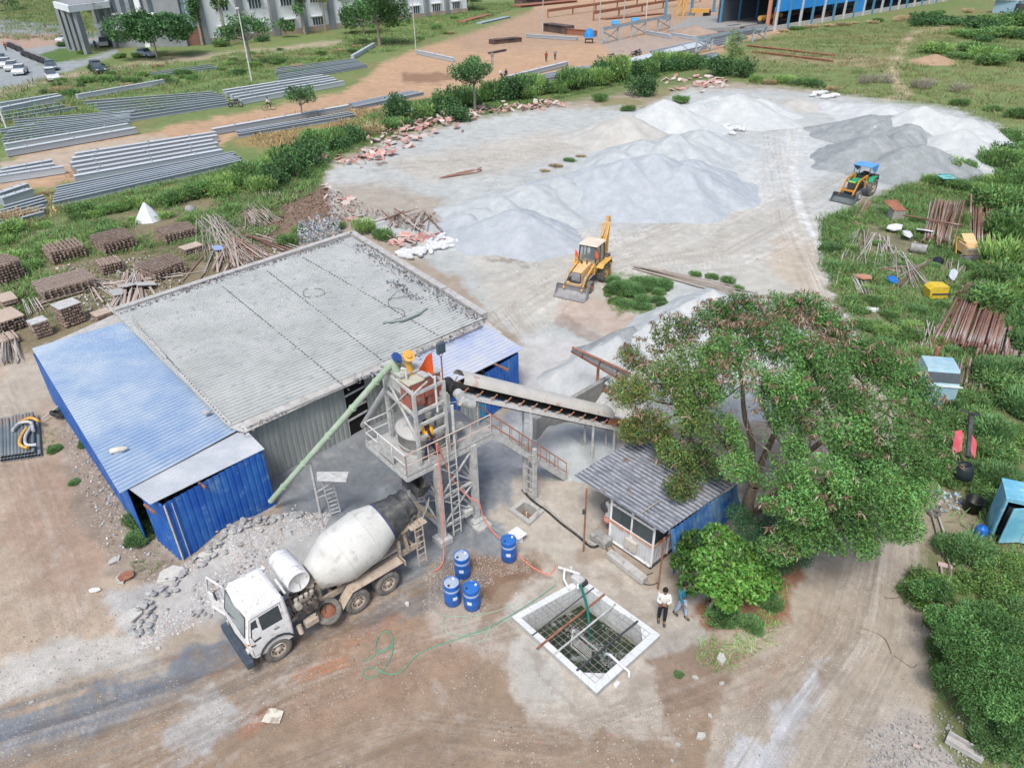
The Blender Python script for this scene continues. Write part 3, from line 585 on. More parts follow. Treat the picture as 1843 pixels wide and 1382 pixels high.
for px,py,r in [(1495,450,.9),(1500,480,.8),(1500,420,.8),(1520,510,.7),(1540,400,.8),(1515,395,.7),(1550,560,.7),(1570,590,.7),(1600,570,.7),(1640,590,.8),(1620,610,.8),(1590,620,.7),(1640,470,.6),(1560,520,.6),(1610,500,.6),(1660,430,.6),(1650,560,.7),(1700,600,.6),(1530,540,.6),(1680,480,.6),(1740,480,.8),(1600,540,.6),(1575,480,.6),(1590,380,.6)]:
    put(rnd.choice('mln'),px,py,r,.6,'low weeds growing through the scattered poles on the right','low weeds among the scattered poles')
band([(1770,300),(1860,285)],'mld',1.9,.9,'%s bush on the bank above the pipe stacks at right','bank bushes above the pipes',.9,.8)
band([(1690,560),(1760,500),(1800,470)],'ml',.7,1.0,'%s weed bush between yellow bin and pipes','weed bushes by the yellow bin',.7,.5)
for a_,b_ in (((1660,1090),(1700,1080)),((1700,1130),(1850,1140)),((1710,1210),(1850,1215)),((1760,1280),(1850,1290)),((1700,990),(1760,1000))): band([a_,b_],'nN',.95,.55,'%s shrub in the dense growth at the lower right edge','dense growth at the lower right edge',.8,.25)
for px,py,r in [(1665,700,.8),(1700,760,.9),(1725,720,.8),(1760,760,1.0),(1680,850,.7),(1710,870,.7),(1770,900,.7),(1755,870,.8),(1790,820,1.),(1640,610,.8),(1660,640,.7),(1690,620,.7),(1720,600,.7),(1800,700,1.3),(1835,720,1.3),(1530,450,.6),(1580,440,.5),(1545,590,.8),(1590,600,.8),(1570,545,.7),(1620,480,.5),(1650,400,.7)]: put(rnd.choice('mlm'),px,py,r*1.1,.75,'wild weedy bush filling the gaps of the scrap ground at right','wild bushes in the scrap ground')
# foot of the shed and odd tufts
for px,py,r,h,l in [(262,945,.85,.9,'round green bush left of the blue shed wall'),(250,975,.6,.7,'smaller green bush below the round bush by the blue shed'),(100,810,.42,.6,'green weed clump below the stacked pipes at left'),(120,735,.5,.6,'green weeds at the edge of the blue roof'),(160,800,.5,.5,'green weeds along the shed side'),(135,870,.3,.6,'small weed clump in the litter beside the shed'),(1170,1222,.13,.4,'small grass clump in the brown mud at the right of the tank'),(1222,1214,.2,.5,'low grass clump right of the tank corner'),(1350,1130,.55,.55,'low weeds on the earth bank under the small tree'),(1385,1095,.5,.5,'low weeds on the red bank by the road'),(1300,1120,.7,.7,'leafy weeds at the foot of the small tree')]:
    put('n',px,py,r,h,l)
# grass: nobody could count it
def grass(polys,dens,hgt,col,name,label,maxn=200000,dry=.1,asp=.055,seed=3,colb=DRY):
    q=np.random.RandomState(seed); PP=[]
    for pts in polys:
        w=[G(*p) for p in pts]; x0=min(p.x for p in w);x1=max(p.x for p in w);y0=min(p.y for p in w);y1=max(p.y for p in w)
        n=int(min((x1-x0)*(y1-y0)*dens,maxn)); X=q.uniform(x0,x1,n); Y=q.uniform(y0,y1,n)
        nz=fbm(X*.35,Y*.35,3,seed); m=(poly_in(X,Y,[(p.x,p.y) for p in w])>.5)&(nz>.36+.1*q.rand(n)); PP.append(np.stack([X[m],Y[m]],1))
    P=np.concatenate(PP); n=len(P); z=ground_z(P[:,0],P[:,1]); hh=hgt*.72*(.4+q.rand(n))*(.5+fbm(P[:,0]*.4,P[:,1]*.4,3,seed+1)); P3=np.stack([P[:,0],P[:,1],z],1)
    parts=[]
    for k in range(5):
        a=q.rand(n)*6.28; le=.8+1.1*q.rand(n); d=np.stack([np.cos(a)*le,np.sin(a)*le,np.ones(n)],1)*hh[:,None]; s=np.stack([-np.sin(a),np.cos(a),np.zeros(n)],1)*(hh*asp*(1+q.rand(n)))[:,None]
        off=np.stack([q.normal(size=n),q.normal(size=n),np.zeros(n)],1)*hh[:,None]*.8; b=P3+off
        V=np.stack([b-s*.6,b+s*.6,b+d*.6+s,b+d],1).reshape(-1,3); t=fbm(P[:,0]*.25,P[:,1]*.25,3,seed+9); c=np.array(col)[None]*LGAIN*np.array((1.0,1,1.12))*1.15*(.6+.8*q.rand(n,1)); dr=(q.rand(n)<dry*(.2+2*t)); c[dr]=np.array(colb)*1.15*(.6+.7*q.rand(dr.sum(),1)); c=c*(.6+.8*t[:,None])
        parts.append((V,np.arange(4*n).reshape(-1,4),np.repeat(c,4,axis=0)))
    V,Fq,C=join(parts); o=mesh_np(name,V,Fq,m_leaf,vc=np.clip(C,0,1)); tag(o,label,'grass',kind='stuff'); return o
grass([[(0,400),(420,300),(560,255),(700,190),(860,165),(1240,95),(1290,115),(1000,180),(740,240),(600,290),(560,350),(430,400),(300,420),(200,440),(0,490)],[(0,430),(300,380),(480,350),(520,400),(440,450),(300,440),(120,480),(0,620)]],26,.40,MGN,'weeds','green weeds and long grass in the belt behind the shed and timber stacks',200000,.12)
grass([[(300,120),(430,95),(620,85),(640,100),(560,130),(420,160),(300,200),(180,215),(60,260),(0,270),(0,200),(140,165)],[(680,190),(760,180),(900,170),(880,180),(740,215),(640,240)],[(740,10),(960,5),(800,60),(700,95),(600,100),(620,60)]],5,.6,MGN,'weeds','tall weeds between the steel beams and the campus building',80000,.25,seed=5)
grass([[(430,225),(600,195),(760,195),(740,230),(600,262),(470,268)],[(0,400),(60,380),(140,300),(160,340),(60,420),(0,440)]],6,.5,(.30,.22,.10),'dry_grass','dry brown grass around the steel beams in the middle',50000,.5,seed=6)
grass([[(1340,85),(1400,60),(1700,30),(1843,20),(1843,250),(1790,225),(1700,190),(1500,170),(1330,150)]],3.2,.55,(.11,.16,.05),'meadow_grass','rough green meadow grass behind the gravel yard',90000,.35,seed=7)
grass([[(0,0),(190,0),(180,70),(60,75),(0,70)],[(0,160),(130,130),(330,110),(200,160),(0,230)]],1.0,.9,MGN,'weeds','rough grass around the campus car park',60000,.3,seed=8)
grass([[(1480,395),(1560,365),(1640,330),(1760,290),(1843,270),(1843,640),(1800,1000),(1700,1000),(1720,880),(1620,640),(1520,560),(1480,470)]],44,.38,(.085,.17,.045),'weeds','green weeds between the scattered poles and pipes on the right',120000,.2,seed=9)
grass([[(1650,1040),(1720,990),(1843,980),(1843,1382),(1780,1382),(1680,1240)],[(1090,490),(1210,500),(1190,570),(1100,560)],[(1250,1100),(1330,1130),(1420,1060),(1400,1140),(1300,1220),(1250,1190)]],60,.16,(.10,.18,.05),'weeds','near weeds along the lower right edge and the earth bank',90000,.12,seed=10)
grass([[(225,900),(270,900),(300,1000),(250,1000)],[(60,780),(120,760),(130,830),(90,850)],[(110,720),(240,900),(230,930),(150,830)],[(230,1010),(300,1010),(300,1050),(250,1040)]],40,.14,(.11,.17,.06),'weeds','thin weeds in the litter strip left of the shed',40000,.3,seed=11)
grass([[(0,470),(300,410),(480,380),(500,420),(380,470),(250,500),(200,560),(60,600),(0,590)]],16,.24,MGN,'weeds','thin weeds between the prop stacks',60000,.25,seed=12)
# ================================================================ MATERIALS for built things
def simp(n,c,c2=None,**k): return mat(n,c,c2 or tuple(x*.8 for x in c),**k)
m_blue=simp('blue_sheet',(.012,.09,.40),(.035,.16,.46),scale=.9,rough=.5,spec=.35,col3=(.10,.22,.44),s3=1.6,fine=.06)
m_lblue=simp('light_blue_sheet',(.06,.30,.50),rough=.5)
m_roofb=simp('pale_blue_roof',(.28,.39,.54),(.44,.52,.59),scale=.25,lo=.42,hi=.6,rough=.5,spec=.4)
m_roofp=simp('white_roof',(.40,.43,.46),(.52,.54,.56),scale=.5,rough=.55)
m_roofg=mat('dusty_grey_roof',(.40,.42,.405),(.50,.515,.50),scale=.35,lo=.35,hi=.65,rough=.8,bump=.002,bscale=12,col3=(.30,.33,.31),s3=1.8,fine=.05)
m_wallg=mat('grey_sheet_wall',(.26,.285,.27),(.36,.385,.36),scale=1.2,rough=.7,stretch=(1,1,.3))
m_conc=mat('concrete',(.38,.37,.35),(.48,.47,.45),scale=2,rough=.95,bump=.006,col3=(.25,.245,.235),s3=3,fine=.08)
m_concd=mat('old_concrete',(.24,.24,.23),(.36,.355,.34),scale=3,rough=.95,bump=.01,col3=(.16,.155,.145),s3=4,fine=.12)
m_block=mat('block_wall',(.25,.25,.24),(.34,.335,.32),scale=2,rough=.95,bump=.02,bscale=7,fine=.15)
m_steel=mat('dusty_steel',(.40,.41,.40),(.54,.54,.52),scale=4,rough=.75,col3=(.29,.24,.20),s3=6,fine=.06)
m_steelw=mat('white_painted_steel',(.60,.60,.58),(.70,.70,.68),scale=4,rough=.6,col3=(.36,.27,.21),s3=7)
m_rust=mat('rust',(.24,.10,.06),(.34,.17,.11),scale=5,rough=.9,fine=.15)
m_orust=mat('orange_rust',(.45,.17,.09),(.36,.20,.14),scale=5,rough=.9,fine=.1)
m_dark=simp('dark_steel',(.045,.05,.055),(.09,.09,.09),scale=5,rough=.6)
m_rub=simp('black_rubber',(.025,.026,.028),(.07,.068,.065),scale=6,rough=.85)
m_tyre=mat('dusty_tyre',(.10,.098,.092),(.20,.19,.17),scale=5,rough=.95,lo=.35,hi=.6)
m_white=mat('white_paint',(.68,.69,.69),(.76,.77,.77),scale=2,rough=.4,spec=.45,col3=(.45,.40,.34),s3=5,fine=.03)
m_glass=simp('dark_glass',(.035,.055,.065),(.05,.07,.08),rough=.08,spec=.6)
m_yel=mat('faded_yellow',(.62,.33,.06),(.66,.42,.14),scale=2,rough=.6,col3=(.26,.16,.09),s3=5)
m_yelp=mat('sun_bleached_yellow',(.66,.47,.27),(.68,.40,.15),scale=2,rough=.65,col3=(.34,.24,.16),s3=6)
m_litter=mat('dry_litter',(.24,.23,.20),(.38,.37,.34),scale=6,rough=1,bump=.03)
U=Vector((math.cos(R(50)),math.sin(R(50)),0)); Wv=Vector((U.y,-U.x,0)); A0=G(330,1011)
def UW(u,w,z=0): return A0+U*u+Wv*w+Vector((0,0,z))
# ---------------------------------------------------------------- shed
shed=thing('storage_shed','large low storage shed with dusty grey corrugated roof and blue sheet ends','shed',tuple(UW(8,-8)))
mb=MB(); mb.corr(G(205,563,3.3),G(632,426,3.3),G(868,575,3.3),G(410,768,3.3),.27,.06,12,'trap',wave=.02)
grf=mb.build('roof',m_roofg,shed); mb=MB(); mb.dirt(G(205,563,3.3),G(632,426,3.3),G(868,575,3.3),G(410,768,3.3),.27,12,.02,(.08,.46)); mb.build('rib_strip',mat('rib_strip',(.17,.19,.185),(.30,.32,.31),scale=1.5,rough=.95),shed); grf['label']='dusty grey corrugated roof sheets'  # darker grey strips in the valleys make the ribs stand out
a,b,c,d=G(57,627,3.05),G(240,573,3.12),G(448,764,3.12),G(215,888,3.05)
mb=MB(); mb.corr(a,b,c,d,.26,.06,6,'trap',wave=.008); mb.build('roof',m_roofb,shed)['label']='pale blue corrugated sheets at the left end of the roof'; mb=MB(); mb.dirt(a,b,c,d,.26,6,.008,(.08,.42)); mb.build('rib_strip',mat('rib_strip_blue',(.10,.17,.33),(.22,.29,.40),scale=.8,rough=.9),shed)  # valley strips in a deeper blue than the sheets
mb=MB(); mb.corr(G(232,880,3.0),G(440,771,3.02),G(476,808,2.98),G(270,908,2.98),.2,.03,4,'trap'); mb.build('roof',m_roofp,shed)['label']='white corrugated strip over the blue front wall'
a2,b2,c2=G(690,655,3.12),G(868,580,3.12),G(943,628,2.62); d2=a2+(c2-b2)-U*.9
mb=MB(); mb.corr(a2-U*.8,b2,c2,d2,.235,.04,4,'trap',wave=.006); mb.build('roof',mat('whitish_blue_roof',(.46,.49,.54),(.33,.39,.55),scale=.3,lo=.45,hi=.65,rough=.5),shed)['label']='whitish blue lean-to roof at the right end'
mb=MB(); mb.poly([G(62,630,2.98),G(205,566,2.98),G(205,560,2.98)+Wv*-.2,G(632,422,2.98),G(874,576,2.98),G(905,600,2.5)]) ; mb.poly([G(196,556,3.0),G(636,415,3.0),G(880,570,3.0),G(866,584,3.0),G(420,775,3.0)]); mb._a([G(410,769,3.29),G(868,576,3.29),G(868,584,3.1),G(440,779,3.1)],[(0,1,2,3)]); mb.build('roof_edge',m_conc,shed)
# overlap battens of the roof: dark lines of screws and sheet ends
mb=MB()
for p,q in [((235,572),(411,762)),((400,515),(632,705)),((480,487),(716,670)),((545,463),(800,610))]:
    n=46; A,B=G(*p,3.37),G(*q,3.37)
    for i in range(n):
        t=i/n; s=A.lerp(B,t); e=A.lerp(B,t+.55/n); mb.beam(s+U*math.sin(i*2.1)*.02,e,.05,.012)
mb.build('sheet_lap',simp('lap_line',(.10,.10,.095)),shed)
mb=MB()
for p,q in [((205,558),(632,419)),((634,419),(800,520)),((802,521.5),(872,566))]:
    A,B=G(*p,3.35),G(*q,3.35); mb.box((A+B)/2+Vector((0,0,-.1)),((B-A).length,.42,.34),basis(A,B)[:3])
A,B=G(640,684,3.2),G(868,585,3.2)
mb.box((A+B)/2,((B-A).length,.16,.10),basis(A,B)[:3]); A,B=G(443,770,3.18),G(640,686,3.18); mb.box((A+B)/2,((B-A).length,.1,.14),basis(A,B)[:3])
mb.build('parapet',m_conc,shed)
# leaf litter and grit caught along the gutters
q=np.random.RandomState(2); P=[]
for p,qq,w,n in [((640,440),(860,575),.5,560),((215,565),(620,432),.24,330),((640,690),(866,583),.3,300),((430,780),(520,740),.2,60),((330,525),(420,490),.25,120),((700,505),(760,545),.4,160)]:
    A,B=G(*p,3.35),G(*qq,3.35); d=(B-A).normalized(); s=Vector((-d.y,d.x,0)); t=q.rand(n); o=q.normal(size=n)*w*.5*(.4+fbm(t*14,t*0,3,4)*1.4)
    for i in range(n): pt=A.lerp(B,t[i])+s*o[i]; P.append((pt.x,pt.y,3.37+q.rand()*.06))
P=np.array(P); V,Fq,C=leafset(P,.13,.8,(.18,.175,.16),.4,.7,rs_=q,colb=(.11,.10,.09),fb=.3); mesh_np('litter',V,Fq,m_leaf,shed,C)
# walls
def wall(name,m,u0,w0,u1,w1,z1=2.9,z0=0,z1b=None,pitch=.26,label=None,parent=None):
    mb=MB(); A,B=UW(u0,w0,z0),UW(u1,w1,z0); mb.corr(A,UW(u0,w0,z1),UW(u1,w1,z1b or z1),B,pitch,.03,3,'trap'); o=mb.build(name,m,parent or shed)
    if label:o['label']=label
    return o
wall('wall',m_blue,0,0,4.25,0,2.97,label='bright blue front wall at the left end')
wall('wall',m_blue,4.27,.02,4.27,-1.75,2.95); wall('wall',m_blue,-.02,-.02,-.02,-1.9,2.95)
wall('wall',m_wallg,4.3,-1.75,9.55,-1.35,3.12,label='dusty grey corrugated front wall')
wall('wall',m_wallg,10.75,-1.3,12.4,-1.2,3.12); wall('wall',m_wallg,12.42,-1.2,12.42,2.8,2.7)
for u0,u1,m in ((12.45,13.0,m_blue),(13.02,14.3,m_wallg),(14.32,14.8,m_lblue),(14.82,17.45,m_blue)): wall('wall',m,u0,2.85,u1,2.82,2.66,z1b=2.6)
wall('wall',m_blue,17.47,2.8,18.3,-.6,2.6); wall('wall',m_conc,18.3,-.65,22.2,-16.2,3.1); wall('wall',m_conc,22.2,-16.3,6.4,-17,3.1); wall('wall',m_blue,6.3,-17.,1.7,-16.3,2.95); wall('wall',m_blue,1.7,-16.2,-.4,-2,2.95)
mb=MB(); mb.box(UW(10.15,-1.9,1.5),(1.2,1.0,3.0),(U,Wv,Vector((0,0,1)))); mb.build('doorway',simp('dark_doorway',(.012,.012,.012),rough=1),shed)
mb=MB(); 
for z in (.9,1.45,2.3): mb.box(UW(10.15,-1.36,z),(1.2,.05,.09),(U,Wv,Vector((0,0,1))))
mb.build('door_rail',m_steel,shed)
mb=MB()
for px,py in ((362,872),(272,918),(1e9,0)):
    if px<1e8: p=G(px,py,2.86); mb.beam(p-Wv*.5,p+Wv*.28,.07,.1)
for u in (13.5,15.9): mb.beam(UW(u,2.2,2.58),UW(u,3.45,2.55),.07,.1)
mb.build('purlin_end',m_rust,shed)
mb=MB(); mb.beam(UW(0.02,.03,0),UW(.02,.03,2.9),.06); mb.beam(UW(.3,.04,0),UW(.3,.04,2.85),.03); mb.build('corner_post',m_steel,shed)
# loose things on the roof
def plank(p,q,h,w,label,m=m_steel,name='steel_channel',cat='steel channel',grp=None):
    A,B=G(*p,h),G(*q,h); t=thing(name,label,cat,tuple((A+B)/2),grp); mb=MB(); x,y,z,L=basis(A,B)
    mb.box((A+B)/2,(L,w,.02),(x,y,z)); mb.build('web',m,t); mb=MB(); mb.box((A+B)/2+y*(w/2)+z*.03,(L,.02,.08),(x,y,z)); mb.box((A+B)/2-y*(w/2)+z*.03,(L,.02,.08),(x,y,z)); mb.build('flange',m,t); return t
plank((231,568),(297,645),3.36,.16,'long steel channel lying loose on the grey roof near its back edge'); plank((320,668),(412,764),3.36,.2,'long steel channel lying on the grey roof near its front left corner')
mb=MB(); mb.box(G(372,742,3.38),(.25,.22,.12),(U,Wv,Vector((0,0,1))),.02); tag(mb.build('brick',m_conc),'small pale block beside the front steel channel on the roof','block')
mb=MB(); p=G(214,809,3.22); mb.lathe(p-Vector((.32,.12,0)),(.64,.24,0),[(0,.02),(.01,.1),(.1,.125),(.5,.125),(.58,.07),(.62,.05),(.66,.05),(.67,.0)],12); tag(mb.build('plastic_can',simp('cream_plastic',(.62,.60,.52))),'cream plastic can lying on the pale blue roof end','can')
mb=MB(); mb.tube([G(689,581,3.42),G(725,577,3.43),G(752,566,3.43),G(769,555,3.42)],.05,6); tag(mb.build('bent_pipe',simp('green_grey_pipe',(.22,.28,.25))),'bent green-grey pipe lying on the grey roof','pipe')
def hose(pts,h,r,m,label,cat='hose',n=6,name=None,zz=None):
    P=[G(p[0],p[1],(p[2] if len(p)>2 else h)) for p in pts]
    for p,q in zip(P,pts):
        if len(q)<3 and h<1: p.z+=gz(p.x,p.y)+.02
    S=[]
    for i in range(len(P)-1):
        p0,p1,p2,p3=P[max(i-1,0)],P[i],P[i+1],P[min(i+2,len(P)-1)]
        for k in range(6):
            t=k/6; S.append(.5*((2*p1)+(p2-p0)*t+(2*p0-5*p1+4*p2-p3)*t*t+(3*p1-p0-3*p2+p3)*t**3))
    S.append(P[-1]); mb=MB(); mb.tube(S,r,n); o=mb.build(name or cat.replace(' ','_'),m); return tag(o,label,cat)
m_line=simp('dark_cable',(.10,.105,.10),rough=.7)
hose([(700,540),(712,527),(728,520),(731,528),(718,536),(700,538),(702,552),(722,556),(728,565),(722,572),(708,575)],3.41,.014,m_line,'dark wire looped on the grey roof near the bent pipe','wire')
hose([(553,518),(546,525),(548,533),(560,535)],3.41,.014,m_line,'short curved dark wire on the middle of the grey roof','wire'); hose([(566,520),(578,520),(584,527),(576,533),(566,533)],3.41,.014,m_line,'ring of dark wire on the middle of the grey roof','wire')
# ---------------------------------------------------------------- yard walls
mb=MB(); A,B=G(962,800),G(1108,712); mb.box((A+B)/2+Vector((0,0,.75)),((B-A).length,.24,1.5),basis(A,B)[:3]); o=mb.build('block_wall',m_block)
A2=A+(B-A)*.0; q=(B-A).normalized(); pr_=Vector((q.y,-q.x,0))
tag(o,'grey concrete block wall of the aggregate bays running behind the belt conveyor','wall')
mb=MB(); A,B=G(905,752),G(962,800); mb.box((A+B)/2+Vector((0,0,.5)),((B-A).length,.2,1.0),basis(A,B)[:3]); 
mb=MB(); A,B=G(990,842),G(1082,796); mb.box((A+B)/2+Vector((0,0,.08)),((B-A).length,.12,.16),basis(A,B)[:3]); tag(mb.build('kerb',m_conc),'low pale kerb edging the stone-dust slab by the stairs','kerb')
mb=MB(); A,B,C=G(930,755),G(1035,795),G(985,835); mb.prism([G(905,800,.0),G(985,835,.0),G(1070,792,.0),G(1000,760,0)],(0,0,.05)); tag(mb.build('slab',m_conc),'grey dusty concrete slab behind the stairs',kind='structure')
# ================================================================ BATCHING TOWER
T0=G(733,859,4.0); E1=Vector((.765,.644,0)); E2=Vector((-.644,.765,0)); T0.z=0; ZV=Vector((0,0,1))
def TW(a,b,z): return T0+E1*a+E2*b+ZV*z
tow=thing('batching_tower','grey dusty concrete batching tower with mixer, railed platform and orange flag','batching plant',tuple(TW(1.9,1.2,0)))
def part(mb,name,m,parent=None,label=None):
    o=mb.build(name,m,parent or tow)
    if label:o['label']=label
    return o
LEG=[(1.28,.0),(3.0,.0),(1.28,2.1),(3.0,2.1)]
for a,b in LEG:
    mb=MB(); mb.box(TW(a,b,2),(.24,.24,4),(E1,E2,ZV)); mb.box(TW(a,b,.12),(.6,.6,.26),(E1,E2,ZV)); part(mb,'leg',m_steel)
mb=MB()
def xb(a,b,z0,z1,w=.07):
    mb.beam(TW(*a,z0),TW(*b,z1),w,w*.7); mb.beam(TW(*a,z1),TW(*b,z0),w,w*.7)
for a,b in ((0,1),(2,3),(0,2),(1,3)):
    xb(LEG[a],LEG[b],.7,2.2); xb(LEG[a],LEG[b],2.2,3.8); mb.beam(TW(*LEG[a],.7),TW(*LEG[b],.7),.09); mb.beam(TW(*LEG[a],2.2),TW(*LEG[b],2.2),.09)
part(mb,'bracing',m_steel)
mb=MB(); 
for k in range(12): mb.beam(TW(1.75,-.12,.3+k*.3),TW(2.12,-.12,.3+k*.3),.025)
mb.beam(TW(1.75,-.12,.1),TW(1.75,-.12,4.9),.05); mb.beam(TW(2.12,-.12,.1),TW(2.12,-.12,4.9),.05); part(mb,'ladder',m_steel)
mb=MB(); 
for (a0,b0,a1,b1) in ((0,0,4.0,.62),(0,.62,.5,2.85),(.5,2.3,3.9,2.85),(2.6,.62,4.0,2.3),(.5,.62,1.0,2.3)):
    mb.box(TW((a0+a1)/2,(b0+b1)/2,4.0),(a1-a0-.01,b1-b0-.01,.05),(E1,E2,ZV))
part(mb,'deck',mat('deck_plate',(.36,.36,.35),(.46,.45,.43),scale=3,rough=.9,col3=(.28,.22,.15),s3=2))
mb=MB()
for p,q in (((0,0),(4,0)),((0,0),(0,2.85)),((0,2.85),(3.9,2.85)),((1.28,0),(1.28,2.85)),((3,0),(3,2.85)),((4,0),(4,2.3)),((0,.62),(4,.62))): mb.beam(TW(*p,3.88),TW(*q,3.88),.09,.17)
for p,q in (((0,-.03),(4,-.03)),((-.03,0),(-.03,2.85))): mb.beam(TW(*p,4.1),TW(*q,4.1),.015,.12)
part(mb,'deck_frame',m_steel)
def rail(pts,z=4.0,h=.95,r=.025,post=1.0,m=m_steelw,name='railing',parent=None,mid=(.5,)):
    mb=MB()
    for p,q in zip(pts[:-1],pts[1:]):
        p=Vector(p);q=Vector(q); L=(q-p).length; n=max(1,round(L/post)); H=ZV*h
        mb.tube([p+H,q+H],r,6)
        for t in mid: mb.tube([p+H*t,q+H*t],r*.8,6)
        for k in range(n+1): s=p.lerp(q,k/n); mb.tube([s,s+H],r,6)
    return part(mb,name,m,parent)
rail([TW(3.95,.02,4),TW(.02,.02,4)],m=mat('worn_rail',(.55,.50,.47),(.50,.33,.26),scale=3,rough=.7)); rail([TW(.02,.02,4),TW(.02,2.83,4)]); rail([TW(.02,2.83,4),TW(1.3,2.83,4)]); rail([TW(3.95,.85,4),TW(3.95,2.2,4),TW(2.9,2.8,4)])
mb=MB(); mb.box(TW(-.03,1.35,4.3),(.015,1.1,.55),(E1,E2,ZV)); part(mb,'guard_panel',m_steel)
# upper frame
PO=[(.75,.24),(2.05,.27),(.9,2.45),(2.15,2.45)]; mb=MB()
for a,b in PO: mb.box(TW(a,b,5.6),(.11,.13,3.15),(E1,E2,ZV))
for a,b in ((0,1),(2,3),(0,2),(1,3)):
    for z in (7.12,) + ((5.2,5.75,6.3) if (a,b) in((0,1),) else (6.2,)): mb.beam(TW(*PO[a],z),TW(*PO[b],z),.09,.11)
mb.beam(TW(.75,.24,5.1),TW(.9,2.45,7.0),.07); mb.beam(TW(.9,2.45,5.3),TW(.8,.7,7.0),.06); mb.beam(TW(.75,.24,5.4),TW(.75,.26,7.3),.05)
mb.beam(TW(.75,.24,7.15),TW(1.35,.2,7.45),.05); mb.beam(TW(2.25,.1,4.05),TW(2.25,.1,6.1),.1); mb.beam(TW(2.4,.2,4.05),TW(2.4,.2,5.2),.08)
part(mb,'upper_frame',m_steel)
# pan mixer
mb=MB(); c=TW(1.75,1.45,0); mb.lathe(c+ZV*3.55,(0,0,1),[(0,.3),(.02,.62),(.3,.95),(.38,1.0),(1.15,1.0),(1.17,1.05),(1.23,1.05),(1.25,.98),(1.42,.72),(1.5,.35),(1.52,0)],40)
part(mb,'mixer_pan',m_conc,label='round grey pan mixer crusted with cement')
mb=MB(); mb.lathe(c+ZV*4.2,(0,0,1),[(0,1.01),(.0,1.04),(.06,1.04),(.06,1.01)],40,False); mb.lathe(c+ZV*3.85,(0,0,1),[(0,1.01),(.0,1.04),(.05,1.04),(.05,1.01)],40,False); part(mb,'mixer_band',m_steel)
mb=MB(); mb.box(c-E1*.62+E2*.12+ZV*4.93,(.42,.5,.05),(E1*.93+ZV*.36,E2,-E1*.36+ZV*.93)); part(mb,'inspection_hatch',m_steel)
mb=MB()
for a in (.9,1.4): mb.cyl(TW(a+.7,.75,4.9),TW(a+.7,.75,5.5),.22,.2,14); mb.cyl(TW(a+.7,.75,5.5),TW(a+.7,.75,5.75),.14,.14,12)
mb.cyl(TW(2.3,.62,4.6),TW(2.95,.62,4.6),.2,.2,14); part(mb,'mixer_motor',mat('motor_grey',(.27,.28,.27),(.38,.38,.36),scale=5,rough=.8))
# hoppers on top
mb=MB(); mb.box(TW(1.35,1.75,7.0),(1.0,1.2,.75),(E1,E2,ZV),.02); mb.box(TW(1.35,1.75,7.41),(1.1,1.3,.05),(E1,E2,ZV)); 
mb._a([TW(1+x,1.2+y,6.62) for x,y in((-.1,0),(.8,0),(.8,1.1),(-.1,1.1))]+[TW(1.3+x,1.5+y,5.5) for x,y in((0,0),(.3,0),(.3,.3),(0,.3))],[(0,1,5,4),(1,2,6,5),(2,3,7,6),(3,0,4,7)]); part(mb,'cement_hopper',m_steel)
m_red=mat('red_oxide',(.36,.10,.07),(.34,.15,.12),scale=2,rough=.8,col3=(.42,.33,.29),s3=4)
mb=MB(); mb.box(TW(1.15,.95,6.75),(.62,.62,1.0),(E1,E2,ZV),.015); mb.box(TW(1.86,.98,6.9),(.72,.66,.8),(E1,E2,ZV),.015); mb.box(TW(1.9,.9,6.2),(.5,.4,.7),(E1,E2,ZV),.015)
part(mb,'weigh_hopper',m_red,label='red oxide weigh hopper boxes')
mb=MB(); mb.box(TW(1.15,.95,7.27),(.68,.68,.04),(E1,E2,ZV)); part(mb,'hopper_lid',mat('lid_khaki',(.42,.42,.32),(.48,.47,.40),scale=3,rough=.8))
mb=MB(); mb.box(TW(1.88,1.1,7.33),(.78,.95,.05),(E1,E2,ZV)); part(mb,'hopper_lid',m_steel)
mb=MB(); mb.cyl(TW(1.0,1.0,7.29),TW(1.0,1.0,7.72),.045,.045,8); mb.cyl(TW(1.0,1.0,7.72),TW(.85,1.02,7.82),.055,.055,8); part(mb,'vent_pipe',m_steelw)
mb=MB(); mb.tube([TW(1.7,.25,6.0),TW(1.7,.25,7.0),TW(1.7,.25,7.5)],.045,8); mb.tube([TW(1.65,.26,7.45),TW(1.3,.4,7.95)],.035,8); part(mb,'flag_pole',m_steelw)
mb=MB(); V=[]
for k in range(7):
    t=k/6; V+= [TW(1.68-.62*t,.26+.08*math.sin(t*5),8.45-.35*t+.02*math.sin(t*9)),TW(1.68-.62*t,.26+.05*math.sin(t*5),7.55+.48*t)]
mb._a(V,[(2*k,2*k+1,2*k+3,2*k+2) for k in range(6)],True); part(mb,'flag',mat('orange_cloth',(.80,.13,.03),(.70,.10,.03),scale=4,rough=.8,trans=.2))
mb=MB(); mb.tube([TW(2.05,.27,7.1),TW(2.05,.27,8.15)],.03,6); mb.tube([TW(1.92,.27,8.3),TW(2.05,.27,8.15),TW(2.18,.27,8.3)],.015,5); part(mb,'lamp_pole',m_rust)
mb=MB(); mb.box(TW(2.05,.25,8.5),(.36,.13,.42),(E1,E2,ZV),.03); part(mb,'floodlight',simp('floodlight_grey',(.07,.10,.13),rough=.4))
# discharge under the platform + dark chute
mb=MB(); mb._a([TW(.9+x,.9+y,3.6) for x,y in((0,0),(.9,0),(.9,.9),(0,.9))]+[TW(.35+x,.7+y,2.75) for x,y in((0,0),(.4,0),(.4,.4),(0,.4))],[(0,1,5,4),(1,2,6,5),(2,3,7,6),(3,0,4,7)]); part(mb,'discharge_chute',m_dark)
